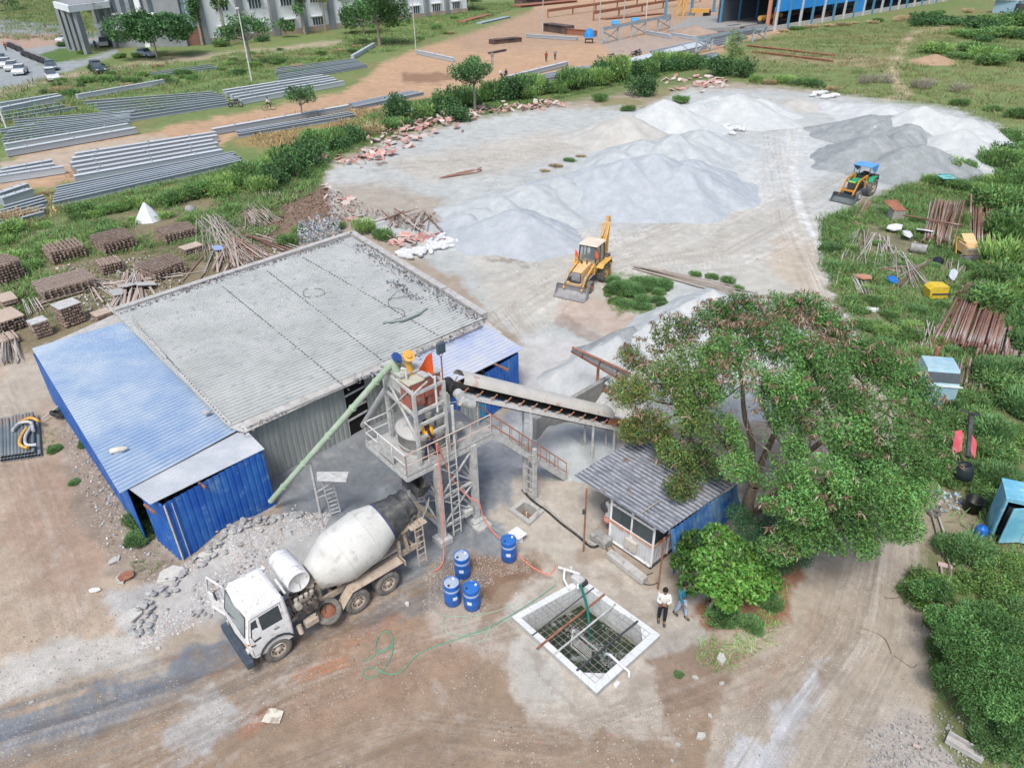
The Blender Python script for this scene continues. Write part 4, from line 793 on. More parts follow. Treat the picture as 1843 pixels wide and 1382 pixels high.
# stair with landing beam
sA,sB=TW(4.0,.05,4.0),G(1019,863); 
def stair(off):
    return [sA+E2*off,sB+E2*off]
mb=MB(); 
for off in (.0,.75): p,q=stair(off); mb.beam(p,q+ZV*.05,.05,.22)
part(mb,'stair_stringer',m_steel)
for k in range(14):
    mb=MB(); t=(k+.5)/14; mb.box(sA.lerp(sB,t)+E2*.375+ZV*.05,(.26,.7,.03),(E1,E2,ZV)); part(mb,'tread',m_steel)
for off in (0,.75):
    p,q=stair(off); mb=MB(); H=ZV*.92
    mb.tube([p+H,q+H],.026,6); mb.tube([p+H*.45,q+H*.45],.02,6)
    for k in range(9): s=p.lerp(q,k/8); mb.tube([s,s+H],.018,6)
    part(mb,'stair_railing',m_orust,label='rust-red stair railing')
for p,zz in ((TW(5.0,.1,0),3.0),(TW(5.0,.7,0),3.0)):
    mb=MB(); b=G(962,898)+ (p-TW(5.0,.1,0))
    mb.box(b+ZV*1.35,(.14,.16,2.7),(E1,E2,ZV)); part(mb,'stair_post',m_steel)
mb=MB(); b=G(962,898)
for k in range(6): mb.beam(b+ZV*(.35+.38*k),b+E2*.6+ZV*(.35+.38*k),.03)
part(mb,'ladder_rung',m_steel)
mb=MB(); p=TW(2.95,-.45,0); mb.box(p+ZV*.08,(.7,.45,.16),(E1,E2,ZV)); mb.box(p+ZV*.8+E2*.5-E1*.35,(.45,.35,.3),(E1,E2,ZV),.03); mb.tube([p+ZV*.95+E2*.4-E1*.3+Vector((math.cos(a)*.14,0,math.sin(a)*.14)) for a in np.linspace(0,6.28,13)],.02,5); part(mb,'water_pump',m_steel)
# ---------------------------------------------------------------- screw conveyors
m_grn=mat('pale_green_paint',(.30,.42,.29),(.40,.48,.37),scale=2,rough=.6,col3=(.45,.46,.42),s3=3)
sc=thing('screw_conveyor','long pale green screw conveyor tube sloping from the blue wall up to the tower','conveyor',tuple(G(487,900,.9)))
p0,p1=G(487,902,.6),G(713,645,7.95)
mb=MB(); mb.cyl(p0,p1,.12,.12,18); mb.build('tube',m_grn,sc)
for t in (.12,.3,.5,.69,.86):
    mb=MB(); c=p0.lerp(p1,t); d=(p1-p0).normalized(); mb.cyl(c-d*.03,c+d*.03,.155,.155,18); mb.build('flange',m_grn,sc)
d=(p1-p0).normalized(); mb=MB(); mb.cyl(p1,p1+d*.1,.21,.21,18,hollow=.03); mb.build('end_flange',simp('blue_flange',(.04,.09,.30)),sc)
mb=MB(); o=p1-d*.2; mb.cyl(o,o+Vector((.12,-.05,-.5)),.14,.14,14); mb.build('outlet',m_grn,sc); mb=MB(); mb.cyl(o+Vector((.12,-.05,-.5)),o+Vector((.13,-.05,-.72)),.12,.12,12); mb.build('sleeve',simp('khaki_sleeve',(.35,.30,.2)),sc)
sc=thing('screw_conveyor','grey and yellow screw conveyor running behind the tower into the shed doorway','conveyor',tuple(G(660,770,1.)))
p0,p1=G(655,765,1.3),G(735,641,8.1); mb=MB(); mb.cyl(p0,p1,.17,.17,16); mb.build('tube',m_steel,sc); mb=MB(); d=(p1-p0).normalized()
mb.cyl(p1-d*.02,p1+d*.05,.22,.22,18); mb.cyl(p1+d*.05,p1+d*.12,.12,.1,14); mb.build('end_flange',m_yel,sc); mb=MB(); mb.cyl(p1-d*.2,p1-d*.2+Vector((.08,.0,-.75)),.13,.13,14); mb.build('outlet',m_yel,sc)
# ---------------------------------------------------------------- belt conveyor
bc=thing('belt_conveyor','covered belt conveyor with beige hood rising from the feed hopper to the tower','conveyor',tuple(G(1000,800)))
h0,h1=TW(2.95,1.1,6.15),G(1110,762,1.45); dv=(h1-h0); L=dv.length; x=dv.normalized(); y=ZV.cross(x).normalized(); z=x.cross(y)
print('CONV',h0,h1,L)
mb=MB(); 
for s in (-.36,.36): mb.beam(h0+y*s-z*.12,h1+y*s-z*.12,.06,.2,z)
mb.build('frame',m_steelw,bc)
mb=MB(); n=9; sec=[(-.33,.12),(-.18,.0),(.18,.0),(.33,.12)]
mb._a([h0+y*a+z*b for a,b in sec]+[h1+y*a+z*b for a,b in sec],[(i,i+1,5+i,4+i) for i in range(3)])
mb.box((h0+h1)/2-z*.28,(L,.62,.02),(x,y,z)); mb.build('belt',m_rub,bc)
mb=MB(); mb.cyl(h0-y*.36,h0+y*.36,.24,.24,18); mb.build('head_pulley',m_rub,bc)
mb=MB(); arc=[(math.cos(a)*.46,.18+math.sin(a)*.42) for a in np.linspace(0,math.pi,11)]; a0=h0+x*.15; a1=h1-x*.9
arcA=[(p[0],p[1]*.8+.22) for p in arc]
mb._a([a0+y*a+z*b for a,b in arcA]+[a1+y*a+z*b for a,b in arcA],[(i,i+1,12+i,11+i) for i in range(10)],True); mb.build('hood',mat('dusty_beige_hood',(.50,.48,.44),(.58,.56,.52),scale=1.2,rough=.85,col3=(.42,.28,.22),s3=1.2),bc)
for k in range(13):
    t=(k+.6)/13.3; c=h0.lerp(h1,t); mb=MB(); mb.beam(c-y*.4-z*.05-x*.1,c-y*.47+z*.28,.035); mb.beam(c+y*.4-z*.05-x*.1,c+y*.47+z*.28,.035); mb.build('bracket',m_orust,bc)
    mb=MB(); mb.cyl(c+y*.18-z*.05,c+y*.38+z*.06,.05,.05,8); mb.cyl(c-y*.18-z*.05,c-y*.38+z*.06,.05,.05,8); mb.cyl(c-y*.18-z*.05,c+y*.18-z*.05,.05,.05,8); mb.build('roller',m_steel,bc)
for t in (.42,.97,.82):
    c=h0.lerp(h1,t)-z*.2
    for s in (-.3,.3):
        mb=MB(); b=c+y*s; mb.beam((b.x,b.y,0),b,.1); mb.build('leg',m_steel,bc)
mb=MB(); c=h0-y*.55-x*.0; mb.cyl(c,c-y*.28,.2,.2,14); mb.cyl(c-y*.3+x*.05-z*.15,c-y*.3+x*.65-z*.2,.2,.2,14); mb.build('drive_motor',m_steel,bc)
mb=MB(); e=h1; 
for s in (-.34,.34): mb.box(e-x*.5+y*s+z*.18,(.9,.03,.35),(x,y,z))
mb.build('loading_skirt',m_orust,bc)
# ---------------------------------------------------------------- feed hopper with tilted roof
fh=thing('feed_hopper','rusty-framed aggregate feed hopper with a tilted sheet above, half hidden by the big tree','hopper',tuple(G(1100,745)))
b=G(1073,727); mb=MB(); mb.beam(b,b+ZV*2.35,.13); mb.beam(b+U*1.9+Wv*1.2,b+U*1.9+Wv*1.2+ZV*2.0,.13); mb.beam(b+Wv*2.6,b+Wv*2.6+ZV*2.0,.13); mb.build('post',m_orust,fh)
A,B,C=G(1030,625,3.3),G(1135,672,2.9),G(1127,690,2.1); D=A+(C-B)*.4; mb=MB(); mb.corr(A,B,C,D,.3,.03,2); o=mb.build('tilted_sheet',m_steel,fh); 
mb=MB(); mb.beam(A,B,.14,.05); mb.beam(D,C,.07); mb.beam(b+ZV*2.3,C,.07); mb.beam(b+ZV*1.1,b+Wv*2.6+ZV*.7,.09)
for t in (.2,.5,.8): mb.beam(A.lerp(B,t),D.lerp(C,t),.05)
mb.build('sheet_frame',m_rust,fh)
for k,(px,py,zz) in enumerate(((1112,675,1.9),(1100,720,1.5))):
    c=G(px+22,py+12,zz-.3); mb=MB(); a,bb=U*.9,Wv*.9
    top=[c+a*i+bb*j for i,j in((-1,-1),(1,-1),(1,1),(-1,1))]; bot=[c+(a*i+bb*j)*.4-ZV*.9 for i,j in((-1,-1),(1,-1),(1,1),(-1,1))]
    mb._a(top+bot,[(0,1,5,4),(1,2,6,5),(2,3,7,6),(3,0,4,7),(4,5,6,7)])
    for i in range(4): mb.beam(top[i],top[(i+1)%4],.06)
    mb.build('bin',m_steelw,fh)
# ================================================================ MIXER TRUCK (local: +x ahead, +y its left side, towards us)
tr=thing('mixer_truck','old white concrete mixer truck with grey-white drum and an open cab door','truck')
def P(mb,name,m,par=tr,label=None):
    o=mb.build(name,m,par,world=False)
    if label:o['label']=label
    return o
m_dustw=mat('cement_white_drum',(.50,.50,.47),(.60,.60,.57),scale=1.5,rough=.8,lo=.35,hi=.65,col3=(.38,.37,.34),s3=2.2,fine=.05,bump=.004,bscale=25)
m_drumb=mat('dirty_black_drum',(.045,.048,.052),(.10,.105,.105),scale=2,rough=.8,col3=(.17,.16,.13),s3=2)
m_mud=mat('mud_caked_steel',(.40,.33,.26),(.50,.43,.35),scale=3,rough=.95,col3=(.30,.20,.13),s3=5,fine=.1)
m_eng=mat('greasy_engine',(.10,.085,.07),(.22,.19,.16),scale=9,rough=.7,fine=.2,col3=(.26,.16,.1),s3=12)
def wheel(par,x,y,z,r,w,side,dual=False,mt=m_tyre,mr=m_mud,lug=0,name='wheel'):
    root=link(bpy.data.objects.new(name,bpy.data.meshes.new(name))); 
    mb=MB()
    for k in ((0,) if not dual else (0,-1)):
        yy=y+side*k*(w+.04); mb.lathe((x,yy-side*w,z),(0,side,0),[(0,r*.6),(0,r*.9),(w*.12,r*.985),(w*.2,r),(w*.8,r),(w*.88,r*.985),(w,r*.9),(w*1.02,r*.75),(w,r*.6),(w*.9,r*.56)],32)
        if lug:
            for i in range(lug):
                a=6.283*i/lug; c=Vector((x+math.cos(a)*r*1.0,yy-side*w*.5,z+math.sin(a)*r*1.0)); t=Vector((-math.sin(a),0,math.cos(a))); n=Vector((math.cos(a),0,math.sin(a)))
                for sy in(-1,1): ax=(t*.8+Vector((0,sy*.6,0))).normalized(); mb.box(c+Vector((0,sy*w*.24,0)),(r*.10,w*.5,r*.07),(ax.cross(n)*-1*0+t,Vector((0,1,0)),n))
    bpy.data.objects.remove(root)
    o=mb.build('wheel',[mt],par,world=False); mb=MB()
    mb.lathe((x,y-side*w*.5,z),(0,side,0),[(0,r*.57),(w*.45,r*.57),(w*.5,r*.52),(w*.25,r*.46),(w*.2,r*.32),(w*.28,r*.22),(w*.42,r*.19),(w*.5,r*.15),(w*.5,0)],28)
    mb.build('rim',mr,o,world=False)
    if r>.4:
        mb=MB()
        for i in range(8): a=6.283*i/8; p=Vector((x+math.cos(a)*r*.37,y-side*w*.28,z+math.sin(a)*r*.37)); mb.cyl(p,p+Vector((0,side*.05,0)),.022,.022,6)
        mb.build('wheel_nut',m_dark,o,world=False)
    return o
for s in (1,-1): wheel(tr,0,s*1.0,.5,.5,.26,s); wheel(tr,-3.05,s*1.02,.5,.5,.25,s,True); wheel(tr,-4.32,s*1.02,.5,.5,.25,s,True)
mb=MB()
for s in(-1,1): mb.box((-2.7,s*.38,.88),(7.0,.08,.24))
for x in (-5.9,-4.9,-3.7,-2.4,-1.1,.6): mb.box((x,0,.88),(.1,.76,.18))
P(mb,'chassis',m_mud)
mb=MB()
for x in(0,-3.05,-4.32): mb.cyl((x,-.9,.5),(x,.9,.5),.09,.09,10)
P(mb,'axle',m_eng)
# cab
def cabsec(z):   # half width, front x, rear x
    T=[(.72,1.0,.82,-.62),(1.3,1.0,.90,-.64),(1.62,.985,.86,-.64),(2.45,.90,.66,-.6),(2.56,.86,.60,-.56),(2.62,.74,.48,-.45)]
    for (z0,a0,b0,c0),(z1,a1,b1,c1) in zip(T,T[1:]):
        if z<=z1: t=(z-z0)/(z1-z0); return a0+(a1-a0)*t,b0+(b1-b0)*t,c0+(c1-c0)*t
mb=MB(); rings=[]
zs=[.72,.8,1.3,1.62,2.0,2.45,2.56,2.62]; e=.1; vs=[]
for z in zs:
    w,f,b=cabsec(z); vs+=[(f-e,-w,z),(f,-w+e,z),(f+.05,0,z),(f,w-e,z),(f-e,w,z),(b+e*.6,w,z),(b,w-e*.6,z),(b,0,z),(b,-w+e*.6,z),(b+e*.6,-w,z)]
n=10; mb._a(vs,[(i*n+k,i*n+(k+1)%n,(i+1)*n+(k+1)%n,(i+1)*n+k) for i in range(len(zs)-1) for k in range(n)]+[tuple(range((len(zs)-1)*n,len(zs)*n))],False)
cabo=P(mb,'cab',m_white)
mb=MB()
for x in (-.15,.1): mb.box((x,0,2.625),(.03,1.3,.012))
for k,y in enumerate(np.linspace(-.6,.72,9)): mb.box((.56,y,2.585),(.05,.05+.03*(k%3),.02))
P(mb,'roof_rib',m_white,cabo)
def onside(x,z,s,o=.004): w,_,_=cabsec(z); return (x,s*(w+o),z)
def onfront(y,z,o=.012):
    w,f,_=cabsec(z); return (f+.05*(1-abs(y)/w)+o-.0*abs(y),y,z)
mb=MB(); mb.poly([onfront(-.78,1.72),onfront(0,1.70,.018),onfront(0,2.40,.018),onfront(-.74,2.38)]); mb.poly([onfront(0,1.70,.018),onfront(.78,1.72),onfront(.74,2.38),onfront(0,2.40,.018)]); P(mb,'windscreen',simp('windscreen',(.22,.27,.28),(.30,.35,.36),scale=1.5,rough=.12,spec=.6),cabo)
mb=MB()
for a,b in (((-.82,1.67),(.82,1.67)),((-.78,2.42),(.78,2.42)),((-.82,1.67),(-.78,2.42)),((.82,1.67),(.78,2.42))): mb.beam(onfront(*a,.012),onfront(*b,.012),.035,.02)
mb.beam(onfront(-.5,1.73,.03),onfront(.1,1.95,.03),.015); P(mb,'windscreen_seal',m_dark,cabo)
for s in (1,):
    mb=MB(); mb.poly([onside(-.38,1.72,s),onside(.33,1.72,s),onside(.33,2.3,s),onside(-.36,2.34,s)]); P(mb,'door_window',m_glass,cabo)
    mb=MB(); mb.poly([onside(.42,1.45,s),onside(.66,1.42,s),onside(.72,1.7,s),onside(.6,2.24,s),onside(.42,2.27,s)]); P(mb,'quarter_window',m_glass,cabo)
    mb=MB()
    for L_ in ([(-.42,1.2),(-.43,2.40)],[(-.43,2.40),(.62,2.36)],[(.62,2.36),(.8,1.7)],[(.8,1.7),(.78,.86)],[(.45,.84),(.78,.84)]):
        mb.beam(onside(*L_[0],s,.002),onside(*L_[1],s,.002),.012,.008)
    mb.box(onside(-.12,1.5,s),(.18,.03,.03)); P(mb,'door_seam',m_dark,cabo)
    mb=MB(); 
    for k in range(9):
        a0=math.pi*(.0+k/9*.98); a1=math.pi*((k+1)/9*.98); mb.box((.62*math.cos((a0+a1)/2),s*.98,.56+.62*math.sin((a0+a1)/2)),(.24,.2,.03),(Vector((-math.sin((a0+a1)/2),0,math.cos((a0+a1)/2))),Vector((0,1,0)),Vector((math.cos((a0+a1)/2),0,math.sin((a0+a1)/2)))))
    P(mb,'wheel_arch',m_rub)
mb=MB(); 
for k in range(9):
    a=math.pi*(.05+k/9*.95); mb.box((.60*math.cos(a),-.98,.56+.60*math.sin(a)),(.24,.18,.03),(Vector((-math.sin(a),0,math.cos(a))),Vector((0,1,0)),Vector((math.cos(a),0,math.sin(a)))))
P(mb,'wheel_arch',m_rub)
mb=MB(); mb.box((.98,-.02,.62),(.26,2.16,.34),None,.04); P(mb,'bumper',mat('blue_black_bumper',(.045,.065,.09),(.08,.10,.12),scale=4,rough=.6))
mb=MB(); mb.box((.90,0,1.05),(.04,1.3,.4)); [mb.box((.925,0,.9+k*.07),(.02,1.2,.02)) for k in range(5)]; P(mb,'grille',m_dark,cabo)
for y in(.78,-.78): mb=MB(); mb.cyl((.86,y,1.0),(.93,y,1.0),.11,.11,14); P(mb,'headlight',simp('lamp_glass',(.55,.55,.5),rough=.2))
for y in(.9,): mb=MB(); mb.box((.84,y,1.42),(.08,.14,.05)); P(mb,'indicator',simp('amber',(.65,.25,.04),rough=.3))
mb=MB(); mb.tube([(.75,1.0,1.35),(.8,1.1,1.42),(.82,1.1,1.5)],.012,5); mb.box((.7,1.01,1.32),(.12,.02,.04)); P(mb,'door_handle',m_dark,cabo)
mb=MB(); mb.cyl((-.45,-.85,2.2),(-.75,-.95,2.35),.09,.09,12); P(mb,'air_snorkel',m_white)
# open far door
hx,hy=.72,-1.0; dd=Vector((.30,-1.0,0)).normalized(); 
mb=MB(); o=Vector((hx,hy,0)); Z=lambda t,z:o+dd*t+Vector((0,0,z))
for (a,b) in (((0,.85),(0,2.4)),((0,.85),(1.0,.85)),((1.0,.85),(1.0,1.6)),((1.0,1.6),(.78,2.42)),((.78,2.42),(0,2.4)),((0,1.6),(1.0,1.6)),((.25,1.6),(.25,2.4))): mb.beam(Z(*a),Z(*b),.055,.05)
q_=[Z(0,.85),Z(1,.85),Z(1,1.6),Z(0,1.6)]; mb.prism(q_,dd.cross(ZV)*.03); dr=P(mb,'door',m_white)
mb=MB(); mb.box(Z(.35,1.85)+Vector((.12,0,0)),(.05,.2,.26)); mb.tube([Z(.1,2.3),Z(.2,2.2)+Vector((.15,0,0)),Z(.35,1.95)+Vector((.12,0,0))],.012,5); P(mb,'mirror',m_dark,dr)
# drum on inclined axis
d0,d1=Vector((-1.95,0,1.78)),Vector((-6.25,0,2.8)); ax=(d1-d0); LL=ax.length; prof=[(0,.0),(0,.5),(.03,.58),(.95,.98),(1.15,1.03),(2.25,1.03),(2.45,1.0),(3.05,.80)]
mb=MB(); mb.lathe(d0,ax,prof,48); P(mb,'drum',m_dustw,label='grey-white ribbed mixing drum')
mb=MB(); mb.lathe(d0,ax,[(1.14,1.032),(1.15,1.045),(1.2,1.045),(1.21,1.03)],48,False); mb.lathe(d0,ax,[(2.24,1.032),(2.25,1.043),(2.29,1.043),(2.3,1.03)],48,False); P(mb,'drum_seam',m_dustw)
mb=MB(); mb.lathe(d0,ax,[(3.05,.802),(3.06,.81),(3.1,.805),(3.75,.60),(3.78,.64),(3.9,.64),(3.92,.58),(4.15,.52),(4.2,.56),(4.3,.55),(4.3,.42),(3.9,.42),(3.6,.0)],40); P(mb,'drum_mouth',m_drumb,label='black rear cone of the drum')
mb=MB(); mb.lathe(d0,ax,[(3.03,.815),(3.04,.825),(3.07,.822),(3.08,.80)],40,False); P(mb,'drum_band',simp('blue_band',(.07,.09,.22)))
mb=MB(); mb.box((-1.8,0,1.35),(.5,.8,.9),None,.05); mb.beam((-5.6,-.45,.95),(-5.5,-.3,2.1),.12); mb.beam((-5.6,.45,.95),(-5.5,.3,2.1),.12); mb.box((-5.5,0,2.05),(.3,1.1,.12)); mb.beam((-6.1,-.4,1.0),(-6.3,-.3,2.4),.08); mb.beam((-6.1,.4,1.0),(-6.3,.3,2.4),.08); mb.beam((-1.8,0,1.0),(-5.6,0,1.0),.1); P(mb,'drum_support',m_mud)
mb=MB()
for s in(-.3,.3): mb.cyl((-5.35,s,2.1),(-5.55,s,2.14),.12,.12,12)
P(mb,'support_roller',m_eng)
# loading hopper and chutes at the back
mb=MB(); c=Vector((-6.55,0,3.1)); mb._a([c+Vector(v) for v in((-.35,-.5,.35),(.2,-.5,.45),(.2,.5,.45),(-.35,.5,.35),(-.15,-.2,-.25),(.15,-.2,-.2),(.15,.2,-.2),(-.15,.2,-.25))],[(0,1,5,4),(1,2,6,5),(2,3,7,6),(3,0,4,7)]); P(mb,'loading_hopper',m_drumb)
mb=MB(); X_=Vector((.25,0,-.97)).normalized(); Y_=Vector((0,1,0)); g0=Vector((-6.55,.5,2.55)); 
pl=Vector((-.6,.5,.62)).normalized(); pu=Vector((.0,0,1)); 
ax_=(Vector((.64,.76,0)),Vector((-.3,.25,.92)).normalized(),pl)
mb.box(g0,(.5,.62,.02),ax_)
P(mb,'perforated_plate',mat('plate_white',(.52,.51,.47),scale=5)); mb=MB()
for i in range(6):
    for j in range(5):
        p=g0+ax_[0]*((j-2)*.085+(i%2)*.04)+ax_[1]*((i-2.5)*.085); mb.cyl(p+ax_[2]*.012,p+ax_[2]*.016,.03,.03,6)
P(mb,'plate_hole',m_rub)
mb=MB(); mb._a([Vector(v) for v in((-6.5,-.25,2.1),(-6.5,.25,2.1),(-7.0,.2,1.5),(-7.0,-.2,1.5),(-6.55,-.35,2.35),(-6.55,.35,2.35),(-7.05,.3,1.7),(-7.05,-.3,1.7))],[(0,1,2,3),(0,3,7,4),(1,5,6,2)]); mb.cyl((-6.3,.1,1.9),(-6.25,.25,1.55),.14,.12,10); P(mb,'discharge_chute',m_mud)
# ladder + step platform
mb=MB(); o=Vector((-6.0,.62,2.15)); mb.box(o,(.72,.36,.04)); pf=P(mb,'ladder_platform',m_mud)
mb=MB()
for k in range(12): mb.cyl(o+Vector((-.25+.16*(k%4),-.1+.1*(k//4),.022)),o+Vector((-.25+.16*(k%4),-.1+.1*(k//4),.026)),.018,.018,6)
P(mb,'platform_hole',m_rub,pf)
mb=MB(); 
for s in(-.17,.17): mb.beam((-5.95+s,.8,2.13),(-5.85+s,1.02,.55),.04)
for k in range(6): t=(k+.5)/6; mb.beam((-6.12+.1*t,.8+.22*t,2.13-1.58*t),(-5.78+.1*t,.8+.22*t,2.13-1.58*t),.032)
mb.beam((-6.25,.5,2.1),(-6.1,.3,1.0),.04); P(mb,'ladder',m_mud)
# mudguards over the tandem
for s in(1,-1):
    mb=MB(); mb.box((-3.95,s*.84,1.16),(2.1,.42,.03)); mb._a([Vector(v) for v in((-2.9,s*.63,1.16),(-2.9,s*1.05,1.16),(-2.42,s*1.05,.62),(-2.42,s*.63,.62))],[(0,1,2,3)]); mb.box((-5.1,s*.84,1.05),(.03,.42,.25)); P(mb,'mudguard',m_mud)
mb=MB()
for x in (-3.2,-4.0,-4.8): mb.beam((x,.4,.98),(x,.8,1.13),.05)
mb.beam((-2.6,.45,1.2),(-5.2,.45,1.3),.07); mb.beam((-5.2,.5,.9),(-5.2,.5,1.7),.1); P(mb,'subframe',m_mud)
# water tank across
mb=MB(); mb.lathe((-1.33,-1.0,2.35),(0,1,0),[(0,0),(.0,.38),(.05,.41),(1.45,.41),(1.5,.38),(1.47,.36),(1.47,0)],32); wt=P(mb,'water_tank',m_white)
mb=MB(); mb.box((-1.33,.475,2.35),(.03,.02,.66)); [mb.lathe((-1.33,y,2.35),(0,1,0),[(0,.413),(0,.42),(.04,.42),(.04,.413)],32,False) for y in(-.75,.1)]; P(mb,'tank_strap',m_dustw,wt)
mb=MB(); mb.cyl((-.84,-.35,2.15),(-.84,.35,2.05),.05,.05,10); mb.cyl((-.84,-.0,2.1),(-.84,.05,2.1),.07,.07,10); P(mb,'sight_pipe',m_white)
mb=MB(); [mb.beam((-1.33,y,1.0),(-1.33,y,1.98),.07) for y in(-.6,.15)]; P(mb,'tank_stand',m_dark)
# auxiliary engine and clutter behind the cab
q=random.Random(4)
mb=MB(); mb.box((-1.35,.62,1.35),(.75,.42,.5),None,.05); mb.box((-1.3,.62,1.68),(.55,.34,.2),None,.04); P(mb,'auxiliary_engine',m_eng)
mb=MB()
for k in range(4): mb.cyl((-1.6+.19*k,.66,1.75),(-1.6+.19*k,.66,1.88),.075,.07,10)
mb.cyl((-1.02,.72,1.7),(-1.02,.9,1.7),.12,.12,14); P(mb,'rocker_cover',mat('alu',(.42,.40,.36),(.30,.27,.23),scale=9,rough=.5))
mb=MB(); mb.cyl((-1.0,.84,1.3),(-1.0,.9,1.3),.17,.17,18); mb.cyl((-1.35,.84,1.4),(-1.35,.9,1.4),.1,.1,16); P(mb,'pulley',m_dark)
mb=MB()
for k in range(34):
    p=Vector((q.uniform(-2.0,-.75),q.uniform(-.5,.95),q.uniform(.75,1.6))); d=Vector((q.uniform(-1,1),q.uniform(-1,1),q.uniform(-.6,.6)))*q.uniform(.1,.3); mb.cyl(p,p+d,q.uniform(.02,.08),None,8) if k%2 else mb.box(p,(q.uniform(.08,.3),q.uniform(.06,.22),q.uniform(.06,.2)))
P(mb,'pump_gear',m_eng)
mb=MB()
for k in range(9):
    p=Vector((q.uniform(-1.9,-.8),q.uniform(.1,.8),1.5)); mb.tube([p,p+Vector((q.uniform(-.2,.2),.15,.35)),p+Vector((q.uniform(-.4,.4),.35,.1)),p+Vector((q.uniform(-.3,.3),.4,-.4))],.02,6)
P(mb,'hose',m_rub); mb=MB(); mb.cyl((-.85,.9,.95),(-.85,1.0,.65),.09,.09,12); mb.box((-1.3,.9,.85),(.5,.25,.28),None,.03); P(mb,'battery_box',m_mud)
mb=MB(); mb.lathe((-1.98,.78,.66),(.15,.35,1),[(-.1,.28),(-.13,.42),(-.08,.48),(.08,.48),(.13,.42),(.1,.28)],28); sp=P(mb,'spare_wheel',m_tyre); mb=MB(); mb.lathe((-1.98,.78,.66),(.15,.35,1),[(-.05,.28),(.0,.28),(.02,.12),(.0,.0)],24); P(mb,'rim',m_rust,sp)
tr.location=(-8.6,16.5,-.02); tr.rotation_euler=(0,0,R(-139.4))
# ================================================================ LOADERS
def veh(name,label,cat): return thing(name,label,cat)
def bucket(par,x,w,z0,m,teeth=8,h=.75,dp=.6):
    mb=MB(); pr=[(x,z0+h),(x-.12,z0+h*.75),(x-.2,z0+h*.35),(x-.1,z0+.06),(x+.15,z0),(x+dp,z0)]
    for (x0,z0_),(x1,z1) in zip(pr,pr[1:]): mb.prism([(x0,-w/2,z0_),(x0,w/2,z0_),(x1,w/2,z1),(x1,-w/2,z1)],(-.03,0,-.03))
    for s in(-1,1): mb.prism([(p[0],s*w/2,p[1]) for p in pr]+[(x+.35,s*w/2,z0+.1),(x+.12,s*w/2,z0+h*.9)],(0,-s*.03,0))
    b=mb.build('bucket',m,par,world=False)
    if teeth:
        mb=MB()
        for k in range(teeth): y=-w/2+w*(k+.5)/teeth; mb.prism([(x+dp-.03,y-.05,z0),(x+dp-.03,y+.05,z0),(x+dp+.12,y+.03,z0),(x+dp+.12,y-.03,z0)],(0,0,.035))
        mb.build('tooth',m,b,world=False)
    return b
bh=veh('backhoe_loader','faded yellow backhoe loader with red pennants and its bucket on the pale ground','excavator')
B=lambda mb,n,m,p=bh,l=None:P(mb,n,m,p,l)
m_buck=mat('worn_grey_bucket',(.30,.31,.33),(.42,.42,.42),scale=2,rough=.6,metal=.3,col3=(.36,.30,.24),s3=3)
for s in(1,-1): wheel(bh,0,s*.95,.42,.42,.3,s,mr=m_orust); wheel(bh,-2.3,s*1.05,.68,.68,.42,s,mr=m_yel,lug=20)
mb=MB(); mb.box((-.9,0,.75),(3.4,.7,.35)); mb.cyl((0,-.8,.42),(0,.8,.42),.08,.08,8); mb.cyl((-2.3,-.9,.68),(-2.3,.9,.68),.12,.12,10); B(mb,'chassis',m_dark)
mb=MB(); mb._a([Vector(v) for v in((.55,-.36,.8),(.55,.36,.8),(-1.0,.42,.8),(-1.0,-.42,.8),(.5,-.33,1.5),(.5,.33,1.5),(-1.0,.40,1.72),(-1.0,-.40,1.72))],[(4,5,6,7),(0,4,7,3),(1,2,6,5),(2,3,7,6)]); B(mb,'bonnet',m_yelp,l='sun-bleached peach bonnet')
mb=MB(); mb.box((.56,0,1.15),(.04,.62,.66)); [mb.box((.59,0,.9+k*.07),(.02,.58,.025)) for k in range(8)]; B(mb,'radiator_grille',m_buck)
mb=MB(); mb.cyl((-.75,.2,1.65),(-.75,.2,1.95),.05,.05,8); mb.cyl((-.75,-.2,1.6),(-.75,-.2,1.85),.08,.08,10); B(mb,'exhaust',m_dark)
mb=MB(); mb.box((-1.75,0,1.2),(1.5,1.3,.55),None,.05); [mb._a([Vector(v) for v in((-1.3,s*.55,1.3),(-1.3,s*1.15,1.3),(-1.6,s*1.15,1.5),(-1.6,s*.55,1.5),(-2.9,s*1.15,1.5),(-2.9,s*.55,1.5),(-3.1,s*1.15,1.1),(-3.1,s*.55,1.1))],[(0,1,2,3),(3,2,4,5),(5,4,6,7)]) for s in(1,-1)]; B(mb,'rear_body',m_yel)
mb=MB(); cb=[(-1.15,.62),(-1.15,-.62),(-2.55,-.68),(-2.55,.68)]; ct=[(-1.35,.6),(-1.35,-.6),(-2.65,-.62),(-2.65,.62)]
for (a,b) in zip(cb,ct): mb.beam((*a,1.45),(*b,2.72),.08)
for i in range(4): mb.beam((*ct[i],2.72),(*ct[(i+1)%4],2.72),.08); mb.beam((*cb[i],1.48),(*cb[(i+1)%4],1.48),.07)
for s in(1,-1): mb.beam((-1.9,s*.65,1.45),(-2.0,s*.61,2.72),.06)
cf=B(mb,'cab_frame',m_dark)
mb=MB()
for a,b in((0,1),(1,2),(2,3),(3,0)): mb.poly([(*cb[a],1.5),(*cb[b],1.5),(*ct[b],2.7),(*ct[a],2.7)])
g=mat('cab_glass',(.30,.38,.40),rough=.05); g.node_tree.nodes['Principled BSDF'].inputs['Alpha'].default_value=.35; B(mb,'cab_glass',g,cf)
mb=MB(); mb.box((-2.02,0,2.80),(1.55,1.42,.13),None,.05); B(mb,'cab_roof',mat('cream_roof',(.66,.60,.50),(.60,.48,.34),scale=1.5,rough=.7))
